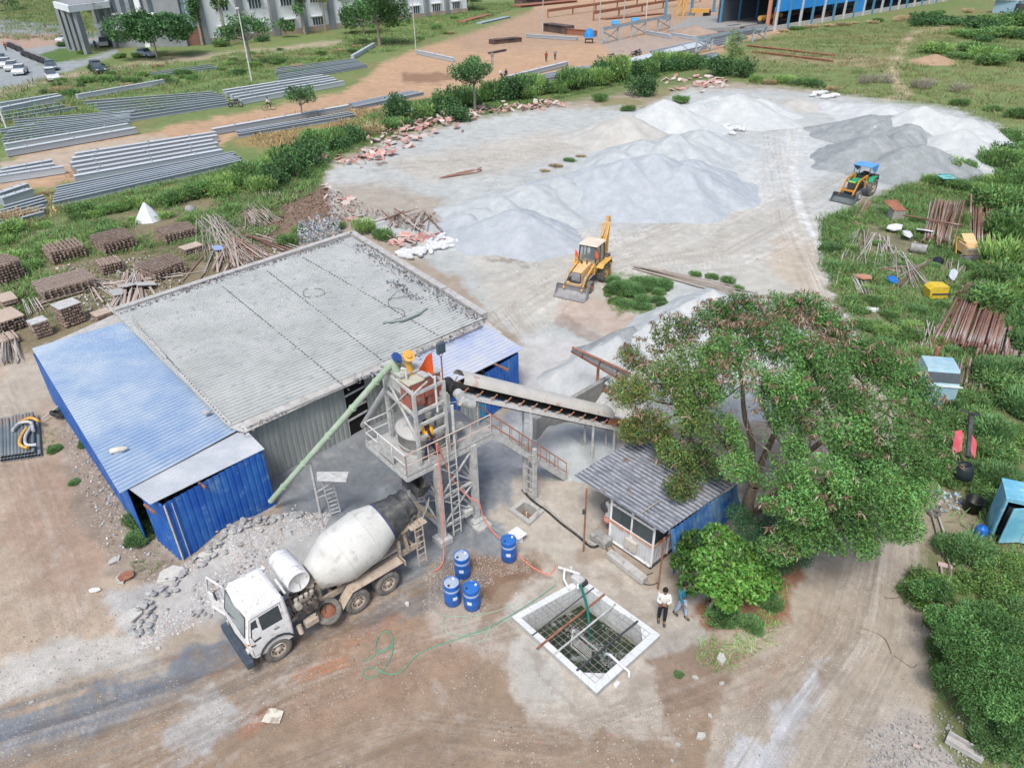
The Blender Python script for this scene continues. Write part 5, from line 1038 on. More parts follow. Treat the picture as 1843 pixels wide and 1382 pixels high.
mb=MB(); mb.box((-2.1,0,1.7),(.45,.5,.12)); mb.box((-2.32,0,2.0),(.12,.48,.5)); mb.tube([(-1.55+.0,math.cos(a)*.18,1.95+math.sin(a)*.15) for a in np.linspace(0,6.28,12)],.018,5); B(mb,'seat',m_rub)
m_org=mat('orange_flag',(.80,.10,.03),rough=.8)
for x,y,z in((-1.28,.58,2.2),(-1.15,-.85,2.1)):
    mb=MB(); mb.prism([(x,y,z+.35),(x+.04,y-.02,z-.1),(x+.1,y+.2,z-.25),(x+.05,y+.22,z+.1)],(.02,.0,0)); mb.tube([(x,y,z-.5),(x,y,z+.4)],.012,5); B(mb,'pennant',m_org)
for s in(1,-1):
    mb=MB(); mb.beam((-1.05,s*.62,1.55),(.35,s*.66,1.15),.1,.2); mb.beam((.35,s*.66,1.2),(1.05,s*.66,.45),.1,.18); mb.beam((-1.0,s*.62,.9),(-1.0,s*.62,1.7),.12,.2); B(mb,'loader_arm',m_yel)
    mb=MB(); mb.cyl((-.9,s*.66,1.0),(.0,s*.66,.9),.05,.05,8); mb.cyl((.2,s*.62,1.35),(1.05,s*.6,.85),.045,.045,8); B(mb,'hydraulic_ram',m_buck)
mb=MB(); mb.box((.75,0,.75),(.2,1.3,.2)); B(mb,'cross_beam',m_yelp)
bucket(bh,1.1,2.3,.06,m_buck)
# backhoe arm
mb=MB(); mb.box((-3.25,0,.95),(.3,1.7,.5),None,.03); mb.box((-3.3,.85,.75),(.22,.2,1.3)); mb.box((-3.3,-.85,.75),(.22,.2,1.3)); B(mb,'rear_frame',m_yel)
mb=MB(); b0,b1,b2,b3=Vector((-3.5,0,1.1)),Vector((-3.75,0,2.1)),Vector((-4.5,0,3.5)),Vector((-4.75,0,3.75))
for s in(-.12,.12):
    y=Vector((0,s,0)); mb.beam(b0+y,b1+y,.05,.28,(0,1,0)); mb.beam(b1+y,b2+y,.05,.3,(0,1,0))
    mb.box((b0+b1)/2+y,(.3,.04,1.0)); 
mb.beam(b0,b1,.28,.16); mb.beam(b1,b2,.26,.2); B(mb,'boom',m_yel)
mb=MB(); mb.beam(b3+Vector((.1,0,.1)),Vector((-4.55,0,1.2)),.24,.24,(1,0,0)); B(mb,'dipper_arm',m_yel)
mb=MB(); mb.cyl(b1+Vector((.15,0,.5)),b3+Vector((.0,0,.1)),.06,.06,8); mb.cyl(b3+Vector((-.28,0,-.1)),Vector((-4.8,0,1.6)),.06,.06,8); B(mb,'hydraulic_ram',m_buck)
mb=MB(); mb.prism([(-4.4,-.3,1.2),(-4.75,-.3,1.1),(-4.8,-.3,.5),(-4.4,-.3,.12),(-4.0,-.3,.3),(-4.2,-.3,.7)],(0,.6,0)); B(mb,'rear_bucket',m_eng)
bh.location=(5.47-.867*.95+.05,44.74+.496*.95-.1,-.02); bh.rotation_euler=(0,0,R(-119.7)); bh.scale=(1.0,1.0,1.0)
# tractor with front loader
tt=veh('loader_tractor','green tractor with orange loader arms, blue canopy and a dark bucket','tractor')
T=lambda mb,n,m,p=tt,l=None:P(mb,n,m,p,l)
m_grt=mat('tractor_green',(.02,.28,.12),(.03,.34,.16),scale=2,rough=.45); m_orl=mat('loader_orange',(.62,.27,.03),(.55,.22,.04),scale=3,rough=.55)
for s in(1,-1): wheel(tt,0,s*.75,.38,.38,.25,s,mr=m_dustw); wheel(tt,-1.95,s*.95,.7,.7,.4,s,mr=m_mud,lug=20)
mb=MB(); mb.box((-.9,0,.75),(2.6,.45,.35)); mb.cyl((0,-.7,.38),(0,.7,.38),.07,.07,8); mb.cyl((-1.95,-.8,.7),(-1.95,.8,.7),.1,.1,8); mb.box((-.2,0,1.0),(.9,.5,.5)); T(mb,'chassis',m_dark)
mb=MB(); mb.box((-.35,0,1.35),(1.35,.6,.28),None,.06); T(mb,'bonnet',m_grt); mb=MB(); mb.box((.33,0,1.12),(.06,.56,.5)); T(mb,'radiator_grille',m_dark); mb=MB(); mb.box((.3,0,1.42),(.2,.56,.1),None,.03); T(mb,'nose_stripe',simp('lime',(.35,.55,.10)))
for s in(1,-1): mb=MB(); mb._a([Vector(v) for v in((-1.35,s*.5,1.2),(-1.35,s*.95,1.2),(-1.6,s*.95,1.5),(-1.6,s*.5,1.5),(-2.4,s*.95,1.5),(-2.4,s*.5,1.5),(-2.65,s*.95,1.2),(-2.65,s*.5,1.2))],[(0,1,2,3),(3,2,4,5),(5,4,6,7)]); T(mb,'fender',m_grt)
mb=MB(); mb.box((-1.9,0,1.4),(.4,.45,.1)); mb.box((-2.1,0,1.6),(.1,.45,.4)); mb.tube([(-1.35,math.cos(a)*.17,1.65+math.sin(a)*.12) for a in np.linspace(0,6.28,12)],.015,5); mb.box((-1.25,0,1.5),(.15,.4,.25)); mb.cyl((-.9,.35,1.3),(-.9,.35,1.95),.04,.04,8); T(mb,'seat',m_rub)
mb=MB(); [mb.tube([(x,s*.62,1.3),(x,s*.62,2.35)],.03,6) for x in(-1.2,-2.3) for s in(1,-1)]; cn=T(mb,'canopy_post',m_dark)
mb=MB(); mb.box((-1.75,0,2.42),(1.4,1.5,.07),None,.03); [mb.prism([(-1.05,s*.75,2.4),(-2.45,s*.75,2.4),(-2.35,s*.72,1.85),(-2.0,s*.72,1.8)],(0,-s*.03,0)) for s in(1,-1)]; T(mb,'canopy',mat('canopy_blue',(.10,.30,.66),(.13,.36,.70),scale=2,rough=.6))
for s in(1,-1):
    mb=MB(); mb.beam((-1.15,s*.5,.8),(-1.2,s*.5,1.75),.1,.14); mb.beam((-1.2,s*.5,1.7),(.15,s*.52,1.55),.08,.16); mb.beam((.15,s*.52,1.6),(1.0,s*.52,.5),.08,.16); T(mb,'loader_arm',m_orl)
    mb=MB(); mb.cyl((-1.0,s*.5,1.0),(.1,s*.52,1.4),.04,.04,8); T(mb,'hydraulic_ram',m_dark)
mb=MB(); mb.box((.75,0,.85),(.12,1.05,.12)); T(mb,'cross_beam',m_orl); bucket(tt,1.1,1.9,.06,mat('dark_bucket',(.10,.13,.14),(.17,.19,.19),scale=3,rough=.6),6,.62,.5)
mb=MB(); mb.box((-2.95,0,1.15),(.5,1.4,.6),None,.03); T(mb,'rear_ballast_box',m_dark)
tt.location=(31.0,63.95,-.02); tt.rotation_euler=(0,0,R(-137)); tt.scale=(1.12,)*3
# ================================================================ CONTROL CABIN
ca,cb_,cc=G(1033,855,2.5),G(1195,960,2.45),G(1326,872,2.45); cd=ca+(cc-cb_)
cab=thing('control_cabin','small white control cabin with orange stripe under a streaky corrugated roof','cabin',tuple(G(1150,1000)))
ex=(cb_-ca).normalized(); ey=(cc-cb_).normalized(); ex=Vector((ex.x,ex.y,0)).normalized(); ey=Vector((ey.x,ey.y,0)).normalized()
mb=MB(); mb.corr(cb_+Vector((0,0,.0)),ca,cd+ZV*.12,cc+ZV*.12,.2,.035,8,'trap',wave=.01)
mb.build('roof',mat('streaky_zinc_roof',(.17,.185,.21),(.36,.38,.41),scale=1.6,stretch=(1,1,1),rough=.6,lo=.35,hi=.6,col3=(.16,.10,.07),s3=1.6,fine=.1),cab); mb=MB(); mb.dirt(cb_+Vector((0,0,.0)),ca,cd+ZV*.12,cc+ZV*.12,.2,8,.01,(.05,.48)); mb.build('rib_strip',mat('rib_strip_zinc',(.10,.11,.13),(.20,.21,.23),scale=3,rough=.9),cab)  # darker strips in the valleys pick out the cabin roof ribs
p0=G(1096,972); p1=G(1170,1022); bx=(p1-p0); bl=bx.length; bx.normalize(); by=Vector((-bx.y,bx.x,0)); 
if by.dot(ey)<0: by=-by
m_cabw=mat('white_ribbed_cabin',(.52,.54,.55),(.62,.63,.64),scale=2,rough=.6,col3=(.36,.33,.30),s3=3)
Q=lambda a,b,z:p0+bx*a+by*b+ZV*z
D_=3.0
for a0,b0,a1,b1 in((0,0,bl,0),(bl,0,bl,D_),(bl,D_,0,D_),(0,D_,0,0)):
    mb=MB(); mb.corr(Q(a0,b0,.1),Q(a0,b0,1.05),Q(a1,b1,1.05),Q(a1,b1,.1),.14,.015,1); mb.build('wall_panel',m_cabw,cab)
mb=MB()
for a,b in((0,0),(bl/2,0),(bl,0),(bl,1.0),(bl,D_),(0,D_),(0,1.5)): mb.beam(Q(a,b,.1),Q(a,b,2.35),.08)
for z in(1.98,2.3): mb.beam(Q(0,0,z),Q(bl,0,z),.07); mb.beam(Q(bl,0,z),Q(bl,D_,z),.07)
mb.beam(Q(-.02,-.03,.1),Q(bl,-.03,.1),.06); mb.build('frame',m_white,cab)
mb=MB()
for a0,b0,a1,b1 in((0,-.035,bl,-.035),(bl+.035,0,bl+.035,1.2)): mb.box((Q(a0,b0,1.1)+Q(a1,b1,1.1))/2,((Q(a1,b1,0)-Q(a0,b0,0)).length,.03,.12),basis(Q(a0,b0,0),Q(a1,b1,0))[:3])
mb.build('stripe',mat('orange_stripe',(.52,.20,.10),(.60,.45,.36),scale=4,rough=.8),cab)
for a in(.05,bl/2+.03): 
    mb=MB(); mb.box(Q(a+bl/4-.03,-.01,1.58),(bl/2-.1,.02,.76),(bx,by,ZV)); w=mb.build('window',m_glass,cab)
    mb=MB(); 
    for z in(1.19,1.97): mb.beam(Q(a-.03,-.03,z),Q(a+bl/2-.06,-.03,z),.04)
    mb.build('sill',m_white,w)
mb=MB(); mb.box(Q(bl+.01,.5,1.58),(.02,.8,.76),(bx,by,ZV)); mb.build('window',m_glass,cab)
mb=MB(); mb.box(Q(bl*.55,-.09,.62),(.55,.14,.5),(bx,by,ZV),.02); mb.build('junction_box',mat('old_paper_box',(.50,.46,.38),(.55,.54,.50),scale=6,rough=.8,col3=(.4,.25,.1),s3=9),cab)
mb=MB(); mb.box(Q(bl/2,D_/2,.05),(bl+.1,D_+.1,.1),(bx,by,ZV)); mb.build('floor',m_dark,cab)
# blue corrugated side sheet
mb=MB(); A,B_=cb_+ey*.35+ZV*-.03,cc+ZV*.05; mb.corr(A,G(1212,1034,.35),G(1332,912,.75),B_,.24,.03,4,'trap',wave=.02); mb.build('side_sheet',mat('faded_blue_side',(.02,.12,.38),(.16,.28,.42),scale=1.4,lo=.4,hi=.66,rough=.55),cab)
for (px,py,h,l) in((1050,992,3.2,'thin rusty pole with a small box standing left of the white control cabin'),(1184,1060,2.6,'thin rusty pole standing at the front corner of the cabin roof')):
    b=G(px,py); t=thing('pole',l,'pole',tuple(b)); mb=MB(); mb.tube([b,b+ZV*h],.035,8); mb.build('shaft',m_rust,t)
    if px<1100: mb=MB(); mb.box(b+ZV*2.1+Vector((-.06,-.03,0)),(.12,.08,.2)); mb.build('switch_box',m_dark,t)
ac=thing('fan_unit','round dark exhaust fan unit on the left wall of the white control cabin','fan',tuple(Q(-.25,.35,1.4))); mb=MB(); mb.box(Q(-.22,.3,1.35),(.35,.45,.75),(bx,by,ZV),.05); mb.build('casing',m_steel,ac); mb=MB(); mb.cyl(Q(-.4,.1,1.42),Q(-.42,.02,1.42),.2,.2,16); mb.build('fan_ring',m_dark,ac)
mb=MB(); mb.lathe(Q(-.3,.25,.78),(0,0,1),[(-.22,0),(-.18,.13),(0,.22),(.15,.17),(.2,.06),(.22,0)],14); tag(mb.build('gas_bottle',mat('pink_red',(.50,.16,.13),(.5,.3,.25),scale=5,rough=.6)),'faded red round bottle tucked beside the left wall of the cabin','gas bottle')
for (c0,c1,w,h,l,m_) in(((1095,1000),(1160,1050),.34,.32,'long weathered concrete block lying in front of the white cabin',m_conc),((1068,965),(1095,985),.5,.35,'short grey concrete block between the rusty pole and the cabin',m_concd),((805,0),(0,0),0,0,'',None)):
    if not m_: continue
    A,B_=G(*c0),G(*c1); mb=MB(); mb.box((A+B_)/2+ZV*h/2,((B_-A).length,w,h),basis(A,B_)[:3],.04); tag(mb.build('concrete_block',m_),l,'concrete block')
hose([(940,882),(960,902),(985,920),(1010,942),(1040,965),(1065,985),(1085,978),(1098,975)],0,.055,m_rub,'thick black cable duct running from the stairs to the cabin','cable')
hose([(950,885),(980,908),(1012,935),(1045,963),(1070,980),(1090,968)],.03,.03,m_steel,'thin pale pipe beside the black cable duct to the cabin','pipe')
hose([(1090,985),(1100,1000),(1125,1020),(1150,1045),(1168,1052),(1185,1048)],0,.02,m_rub,'black cable lying around the concrete block by the cabin','cable'); hose([(1098,980),(1120,1008),(1150,1035),(1175,1030)],0,.018,m_rub,'loose black cable under the cabin front','cable')
# leaning branch on the roof
mb=MB(); mb.tube([G(1148,927,2.55),G(1170,912,2.62),G(1189,900,2.62)],[.012,.025,.02],6); tag(mb.build('stick',simp('dry_stick',(.42,.36,.26))),'bare dry stick lying on the cabin roof','stick')
# ================================================================ DRUMS
m_drum=mat('blue_plastic_drum',(.012,.11,.44),(.02,.15,.50),scale=3,rough=.35,spec=.5,fine=.05,s3=5)
def drum(loc,label,group,lidm):
    t=thing('barrel',label,'barrel',loc,group); mb=MB(); h=1.0; r=.3
    mb.lathe((0,0,0),(0,0,1),[(0,0),(0,r*.93),(.03,r),(.28,r),(.3,r*1.03),(.33,r*1.03),(.35,r),(.62,r),(.64,r*1.03),(.67,r*1.03),(.69,r),(.95,r),(.98,r*1.02),(1.0,r),(1.0,r*.93),(.975,r*.91),(.975,0)],36); mb.build('body',m_drum,t,world=False)
    mb=MB(); mb.lathe((0,0,.72),(0,0,1),[(0,r*1.006),(0,r*1.012),(.09,r*1.012),(.09,r*1.006)],36,False); mb.build('band',simp('pale_band',(.40,.48,.62)),t,world=False)
    mb=MB(); mb.lathe((0,0,.98),(0,0,1),[(0,r*.9),(.004,r*.88),(.004,0)],30); lid=mb.build('lid',lidm,t,world=False)
    mb=MB(); [mb.cyl((x,y,.98),(x,y,1.02),.045,.045,12) for x,y in((.14,.12),)]; mb.build('bung',m_white,lid,world=False); mb=MB(); [mb.cyl((x,y,.98),(x,y,1.02),.045,.045,12) for x,y in((-.15,-.1),)]; mb.build('bung',m_rub,lid,world=False)
    a=[(-1.9+k*.11) for k in range(6)]; mb=MB(); mb._a([(math.cos(x)*r*1.015,math.sin(x)*r*1.015,z) for x in a for z in(.36,.52)],[(2*k,2*k+2,2*k+3,2*k+1) for k in range(5)]); mb.build('paper_label',m_white,t,world=False); return t
lw=simp('dusty_lid',(.40,.47,.56),scale=5); lb=simp('blue_lid',(.03,.16,.50),scale=5)
d1_=drum(tuple(G(833,1033)),'blue plastic barrel standing behind the pair, with a dusty pale lid',None,lw)
drum(tuple(G(916,1004)),'blue plastic barrel standing alone by the tower foot, with a blue lid',None,lb)
drum(tuple(G(815,1082)),'left barrel of the front pair, blue with a dusty pale lid',None,lw).rotation_euler=(0,0,.5); drum(tuple(G(850,1090)),'right barrel of the front pair, blue with a blue lid',None,lb).rotation_euler=(0,0,-.2)
mb=MB(); b=G(925,975); mb.box(b+Vector((.15,.1,.38)),(.6,.5,.05),(bx,by,ZV),.02); mb.box(b+Vector((.15,.1,.17)),(.4,.35,.34)); tag(mb.build('table',m_white),'small white plastic table behind the lone blue barrel','table')
# ================================================================ TILED WATER TANK
tk=[G(*p) for p in [(921,1116),(1046,1046),(1188,1149),(1073,1254)]]; ce=sum(tk,Vector())/4
tank=thing('water_tank','open white-tiled water tank sunk in the ground with bars and mesh across','tank',tuple(ce))
h=.2; ins=[p+(ce-p).normalized()*.36 for p in tk]
m_tile=mat('white_tile',(.66,.68,.68),(.58,.61,.62),scale=1.2,rough=.3,spec=.5,col3=(.42,.43,.38),s3=2)
# algae stain by depth below the rim
t_=m_tile.node_tree; pb=t_.nodes['Principled BSDF']; src=pb.inputs['Base Color'].links[0].from_socket
ge=t_.nodes.new('ShaderNodeNewGeometry'); sx=t_.nodes.new('ShaderNodeSeparateXYZ'); t_.links.new(ge.outputs['Position'],sx.inputs[0]); nz=t_.nodes.new('ShaderNodeTexNoise'); nz.inputs['Scale'].default_value=3; nz.inputs['Detail'].default_value=5
ad=t_.nodes.new('ShaderNodeMath'); ad.operation='MULTIPLY_ADD'; ad.inputs[1].default_value=.9; t_.links.new(nz.outputs[0],ad.inputs[0]); t_.links.new(sx.outputs[2],ad.inputs[2])
mr_=t_.nodes.new('ShaderNodeMapRange'); mr_.inputs[1].default_value=-.7; mr_.inputs[2].default_value=-.1; mr_.inputs[3].default_value=1; mr_.inputs[4].default_value=0; t_.links.new(ad.outputs[0],mr_.inputs[0])
mx=t_.nodes.new('ShaderNodeMix'); mx.data_type='RGBA'; t_.links.new(mr_.outputs[0],mx.inputs[0]); t_.links.new(src,mx.inputs[6]); mx.inputs[7].default_value=(.17,.18,.07,1); t_.links.new(mx.outputs[2],pb.inputs['Base Color'])
mb=MB(); up=Vector((0,0,h)); dn=Vector((0,0,-1.7)); 
for i in range(4):
    j=(i+1)%4; o0,o1,i0,i1=tk[i],tk[j],ins[i],ins[j]; mb._a([o0+up,o1+up,i1+up,i0+up],[(0,1,2,3)]); mb._a([i0+up,i1+up,i1+dn,i0+dn],[(0,1,2,3)])
mb._a([p+dn for p in ins],[(0,1,2,3)])
# chamfer plates in the two near corners
for i,k in((3,.55),(2,.4)):
    p=ins[i]+ZV*(h-.01); a=p+(ins[(i+1)%4]-ins[i]).normalized()*k; b=p+(ins[i-1]-ins[i]).normalized()*k; mb.poly([p,a,b])
mb.build('lining',m_tile,tank)
mb=MB(); 
for i in range(4): j=(i+1)%4; mb._a([tk[i]-ZV*.3,tk[j]-ZV*.3,tk[j]+up,tk[i]+up],[(0,1,2,3)])
mb.build('rim',m_conc,tank)
mb=MB()
for i in range(4):
    j=(i+1)%4; A,B_=ins[i],ins[j]; L_=(B_-A).length; d=(B_-A).normalized(); nin=(ce-(A+B_)/2); nin.z=0; nin.normalize(); n=int(L_/.28)
    for k in range(1,n): p=A+d*(L_*k/n)+nin*.004; mb.beam(p+up,p+ZV*-1.5,.012,.006)
    for k in range(9): z=h-.02-.2*k; mb.beam(A+nin*.004+ZV*z,B_+nin*.004+ZV*z,.012,.006)
    for k in range(1,n+1): p=A+d*(L_*k/n); q2=tk[i]+(tk[j]-tk[i])*(k/n); mb.beam(p+ZV*(h+.002),q2+ZV*(h+.002),.01,.004)
mb.build('grout',simp('grout',(.48,.49,.47)),tank)
wq=[p for p in ins]; mb=MB(); n=60; vs=[]
for j in range(n+1):
    for i in range(n+1):
        p=(wq[0]*(1-i/n)+wq[1]*(i/n))*(1-j/n)+(wq[3]*(1-i/n)+wq[2]*(i/n))*(j/n); s=sum(math.exp(-((p-c).length/r)**2)*math.sin((p-c).length*22) for c,r in ((G(1105,1195,-1),.8),(G(1035,1140,-1),.7),(G(1085,1180,-1),.5))); vs.append(p+ZV*(-.92+.022*s+.012*math.sin(i*1.7+j*.9)))
mb._a(vs,[(j*(n+1)+i,j*(n+1)+i+1,(j+1)*(n+1)+i+1,(j+1)*(n+1)+i) for j in range(n) for i in range(n)],True)
m_wat=mat('green_water',(.018,.035,.02),(.05,.07,.035),scale=1.5,rough=.06,spec=.6,bump=.01,bscale=9,col3=(.30,.34,.33),s3=2.6); tag(mb.build('water',m_wat),'dark green water in the tiled tank',None,kind='structure')
def foam(c,r,n,seed,label):
    q=np.random.RandomState(seed); c=G(*c,-.9); P_=[]
    mb=MB()
    for k in range(n):
        a=q.rand()*6.28; d=r*q.rand()**1.2; p=c+Vector((math.cos(a)*d,math.sin(a)*d*.8,.0+.05*q.rand())); s=.012+.03*q.rand(); mb.lathe(p,(0,0,1),[(-s*.5,0),(0,s),(s*.5,0)],6)
    tag(mb.build('foam',simp('white_foam',(.42,.47,.46),rough=.4)),label,'foam',kind='stuff')
foam((1105,1192),.5,260,1,'white foam where the pipe pours into the tank'); foam((1035,1138),.38,120,2,'foam near the left corner of the tank water'); foam((1080,1168),.3,90,3,'foam by the middle of the tank water')
RIM=h+.02
def bar(p,q,w,m,label,name='steel_bar',z=RIM+.03):
    mb=MB(); A,B_=G(*p,z),G(*q,z); mb.beam(A,B_,w,w*.8); tag(mb.build(name,m),label,'steel bar')
bar((958,1143),(1069,1057),.035,m_dark,'thin dark bar across the tank, farthest from the camera'); bar((966,1167),(1088,1069),.065,m_rust,'thick rusty brown bar across the tank'); bar((996,1178),(1108,1087),.055,m_steel,'grey bar across the middle of the tank'); bar((1038,1206),(1148,1117),.06,m_dark,'black bar across the near part of the tank')
mesh=thing('wire_mesh','rusty wire mesh laid across the water tank opening','mesh',tuple(ce+ZV*RIM)); mb=MB(); o,a,b=ins[0]+ZV*RIM,(ins[3]-ins[0]),(ins[1]-ins[0])
n1,n2=15,13
for k in range(n1+1):
    t=k/n1; A,B_=o+a*t,o+a*t+b+((ins[2]-ins[3])-b)*t
    if 2<k<9: A=A.lerp(B_,.0); B_=A.lerp(B_,.62)
    mb.beam(A,B_,.008)
for k in range(n2+1):
    t=k/n2; A,B_=o+b*t,(ins[3]+ZV*RIM)+(ins[2]-ins[3])*t; mb.beam(A,B_ if k<8 else A.lerp(B_,1),.012) if k<8 else mb.beam(A.lerp(B_,.62),B_,.012)
mb.build('wires',mat('dull_wire',(.25,.19,.16),(.33,.30,.28),scale=9),mesh)
gate=thing('hanging_grille','grey steel frame hanging askew in the tank over the water','frame',tuple(G(1060,1150,0))); mb=MB()
A,B_,C_=G(1031,1132,.1),G(1075,1170,-.5),G(1028,1162,-.3); mb.beam(A,B_,.05); mb.beam(A,C_,.05); mb.beam(C_,G(1062,1190,-.9),.05)
for k in range(6): mb.beam(C_.lerp(A,.2+.1*k),C_.lerp(A,.2+.1*k)+(B_-A)*.8,.02)
mb.build('bars',m_steel,gate)
hose([(1043,1052,.5),(1048,1062,.45),(1056,1090,.3),(1060,1120,.1),(1062,1150,-.7),(1064,1172,-1.0)],1,.05,simp('dark_green_hose',(.01,.16,.12),rough=.4),'thick dark green hose hanging into the tank','hose')
def pvc(pts,label,r=.045):
    mb=MB(); mb.tube([G(*p) for p in pts],r,8); return mb
t=thing('pipe_stand','white plastic pipe frame at the far corner of the tank','pipe',tuple(G(1030,1035)))
for pts in ([(1005,1020,.5),(1042,1032,.5)],[(1016,1024,.5),(1015,1042,.35),(1024,1060,.3)],[(1042,1032,.5),(1040,1060,.3)],[(1028,1028,.5),(1028,1020,.45)]): pvc(pts,'').build('pipe',m_white,t)
pm=thing('water_pump','small grey water pump beside the white pipes at the tank corner','pump',tuple(G(1040,1045))); mb=MB(); mb.box(G(1040,1043,.35),(.5,.35,.35),(bx,by,ZV),.06); mb.build('casing',m_steel,pm); mb=MB(); mb.cyl(G(1046,1052,.3),G(1055,1046,.3),.12,.12,12); mb.build('motor',m_rub,pm)
t=thing('outlet_pipe','white plastic elbow pipe pouring water at the near right corner of the tank','pipe',tuple(G(1120,1200))); pvc([(1098,1178,.35),(1118,1196,.32),(1132,1208,.32),(1132,1217,.05)],'').build('pipe',m_white,t)
mb=MB(); mb.tube([G(1098,1178,.33),G(1092,1176,.2),G(1088,1180,-.3),G(1087,1186,-1.0)],[.045,.06,.06,.09],8); mb.build('water_jet',mat('water_jet',(.62,.68,.70),rough=.15),t)
mb=MB(); mb.box(G(1110,1231,.06),(.14,.2,.16),(bx,by,ZV),.02); tag(mb.build('brick',m_white),'small white block beside the near right edge of the tank','block')
# pit
pt=[G(*p) for p in PIT]; ci=sum(pt,Vector())/4; mb=MB(); outp=[ci+(p-ci)*1.12 for p in pt]; inn=[ci+(p-ci)*.72 for p in pt]
for i in range(4): j=(i+1)%4; mb._a([outp[i]+ZV*.14,outp[j]+ZV*.14,inn[j]+ZV*.14,inn[i]+ZV*.14,outp[i]-ZV*.1,outp[j]-ZV*.1,inn[j]-ZV*.6,inn[i]-ZV*.6],[(0,1,2,3),(4,5,1,0),(3,2,6,7)])
pit=thing('inspection_pit','square concrete-rimmed pit with brown soil inside, below the stairs','pit',tuple(ci)); mb.build('rim',m_conc,pit); mb=MB(); mb.poly([p-ZV*.35 for p in inn]); mb.build('soil',mat('pit_soil',(.20,.12,.08),(.26,.17,.11),scale=6,rough=1,bump=.03),pit); mb=MB(); mb.cyl(ci-ZV*.35,ci+ZV*.0,.03,.03,8); mb.build('riser_pipe',m_white,pit)
# hoses
m_hg=simp('green_hose',(.10,.36,.24),rough=.5); m_hgp=simp('pale_green_hose',(.30,.46,.36),rough=.5); m_pk=mat('pink_hose',(.70,.22,.16),rough=.5)
hose([(655,1190),(680,1175),(705,1162),(704,1140),(692,1136),(680,1146),(676,1168),(690,1170),(706,1160),(704,1180),(685,1210),(662,1220),(653,1210),(668,1200),(700,1212),(725,1205),(760,1172),(850,1140),(905,1115),(965,1078),(1000,1052)],0,.017,m_hg,'long thin green hose winding from the tank across the mud')
hose([(785,1100),(800,1108),(840,1108),(890,1100),(925,1085)],0,.014,m_hgp,'pale green hose between the front barrels and the tank'); hose([(800,1110),(797,1125),(812,1140),(850,1141),(885,1132),(920,1110)],0,.014,m_hgp,'loop of pale green hose left of the tank'); hose([(835,1112),(842,1140),(855,1155),(875,1148),(882,1125)],0,.013,m_hgp,'small loop of pale hose crossing the green hoses')
hose([(785,798,5.),(790,840,4.0),(794,900,2.6),(798,960,1.2),(798,1005,.15),(792,1020,.03),(780,1028,.03)],1,.028,m_pk,'pink hose hanging straight down from the platform rail','hose')
hose([(787,798,5.),(800,830,3.9),(820,870,2.6),(845,895,1.9),(862,905,1.6),(872,935,.8),(895,965,.2),(908,972,.1)],1,.028,m_pk,'pink hose slung from the platform rail to the lone barrel','hose')
hose([(930,995),(955,1018),(985,1033),(995,1028),(1000,1018)],0,.026,m_pk,'pink hose lying between the lone barrel and the tank'); hose([(850,925,.9),(880,945,.5),(905,960,.3)],1,.014,m_hgp,'thin pale hose from the pump at the tower foot')
# ladder frame stand in front of the grey wall
st=thing('ladder_stand','tall grey steel stand with a triangular top plate and a ladder behind the truck drum','stand',tuple(G(577,930)))
b=G(577,925); tp=b+ZV*2.75; mb=MB(); mb.beam(b,tp,.09); pB=G(628,850,2.55); pC=G(572,850,2.6); pA=G(575,872,2.6)
mb.beam(b+ZV*1.2,pB,.06); mb.beam(b+ZV*.9,G(600,885,1.9),.05); mb.build('post',m_steel,st); mb=MB(); mb.prism([G(570,850,2.6),G(628,850,2.6),G(623,868,2.6),G(571,866,2.6)],(0,0,.04)); mb.build('top_plate',m_steel,st)
mb=MB(); l0,l1=G(605,925),G(588,862,2.5); s=Vector((.18,.1,0))
mb.beam(l0-s,l1-s,.04); mb.beam(l0+s,l1+s,.04)
for k in range(9): c=l0.lerp(l1,(k+.5)/9); mb.beam(c-s,c+s,.03)
mb.build('ladder',m_steelw,st)
# ================================================================ RIGHT-HAND CONTAINER etc.
m_lb=mat('weathered_light_blue',(.13,.38,.52),(.22,.50,.62),scale=1.2,rough=.6,lo=.4,hi=.6,col3=(.38,.55,.60),s3=1.5,fine=.06)
ct_=thing('site_container','weathered light blue steel container with an open double door at the right edge','container',tuple(G(1800,970)))
q0,q1=G(1782,966),G(1850,982); cx_=(q1-q0).normalized(); cy_=Vector((-cx_.y,cx_.x,0)); HH=2.0; Wd=3.2; Dp=1.25
K=lambda a,b,z:q0+cx_*a+cy_*b+ZV*z
mb=MB(); mb.box(K(Wd/2,Dp/2,HH),(Wd+.1,Dp+.1,.06),(cx_,cy_,ZV)); mb.box(K(.55,0,HH/2),(.5,.02,HH),(cx_,cy_,ZV)) if 0 else None
for a,b,wx,wy in((0,Dp/2,.04,Dp),(Wd,Dp/2,.04,Dp),(Wd/2,Dp,Wd,.04)): mb.box(K(a,b,HH/2),(wx,wy,HH),(cx_,cy_,ZV))
mb.beam(K(0,0,0),K(0,0,HH),.1); mb.beam(K(0,0,HH-.06),K(Wd,0,HH-.06),.1); mb.beam(K(.05,-.03,HH+.04),K(Wd,-.03,HH+.04),.05); mb.build('shell',m_lb,ct_)
mb=MB(); mb.box(K(1.2,.6,.8),(2,1,1.4),(cx_,cy_,ZV)); mb.build('dark_shelves',simp('dark_inside',(.03,.035,.04)),ct_)
ddir=(cx_*.45-cy_*.9).normalized(); hg=K(.95,-.05,0)
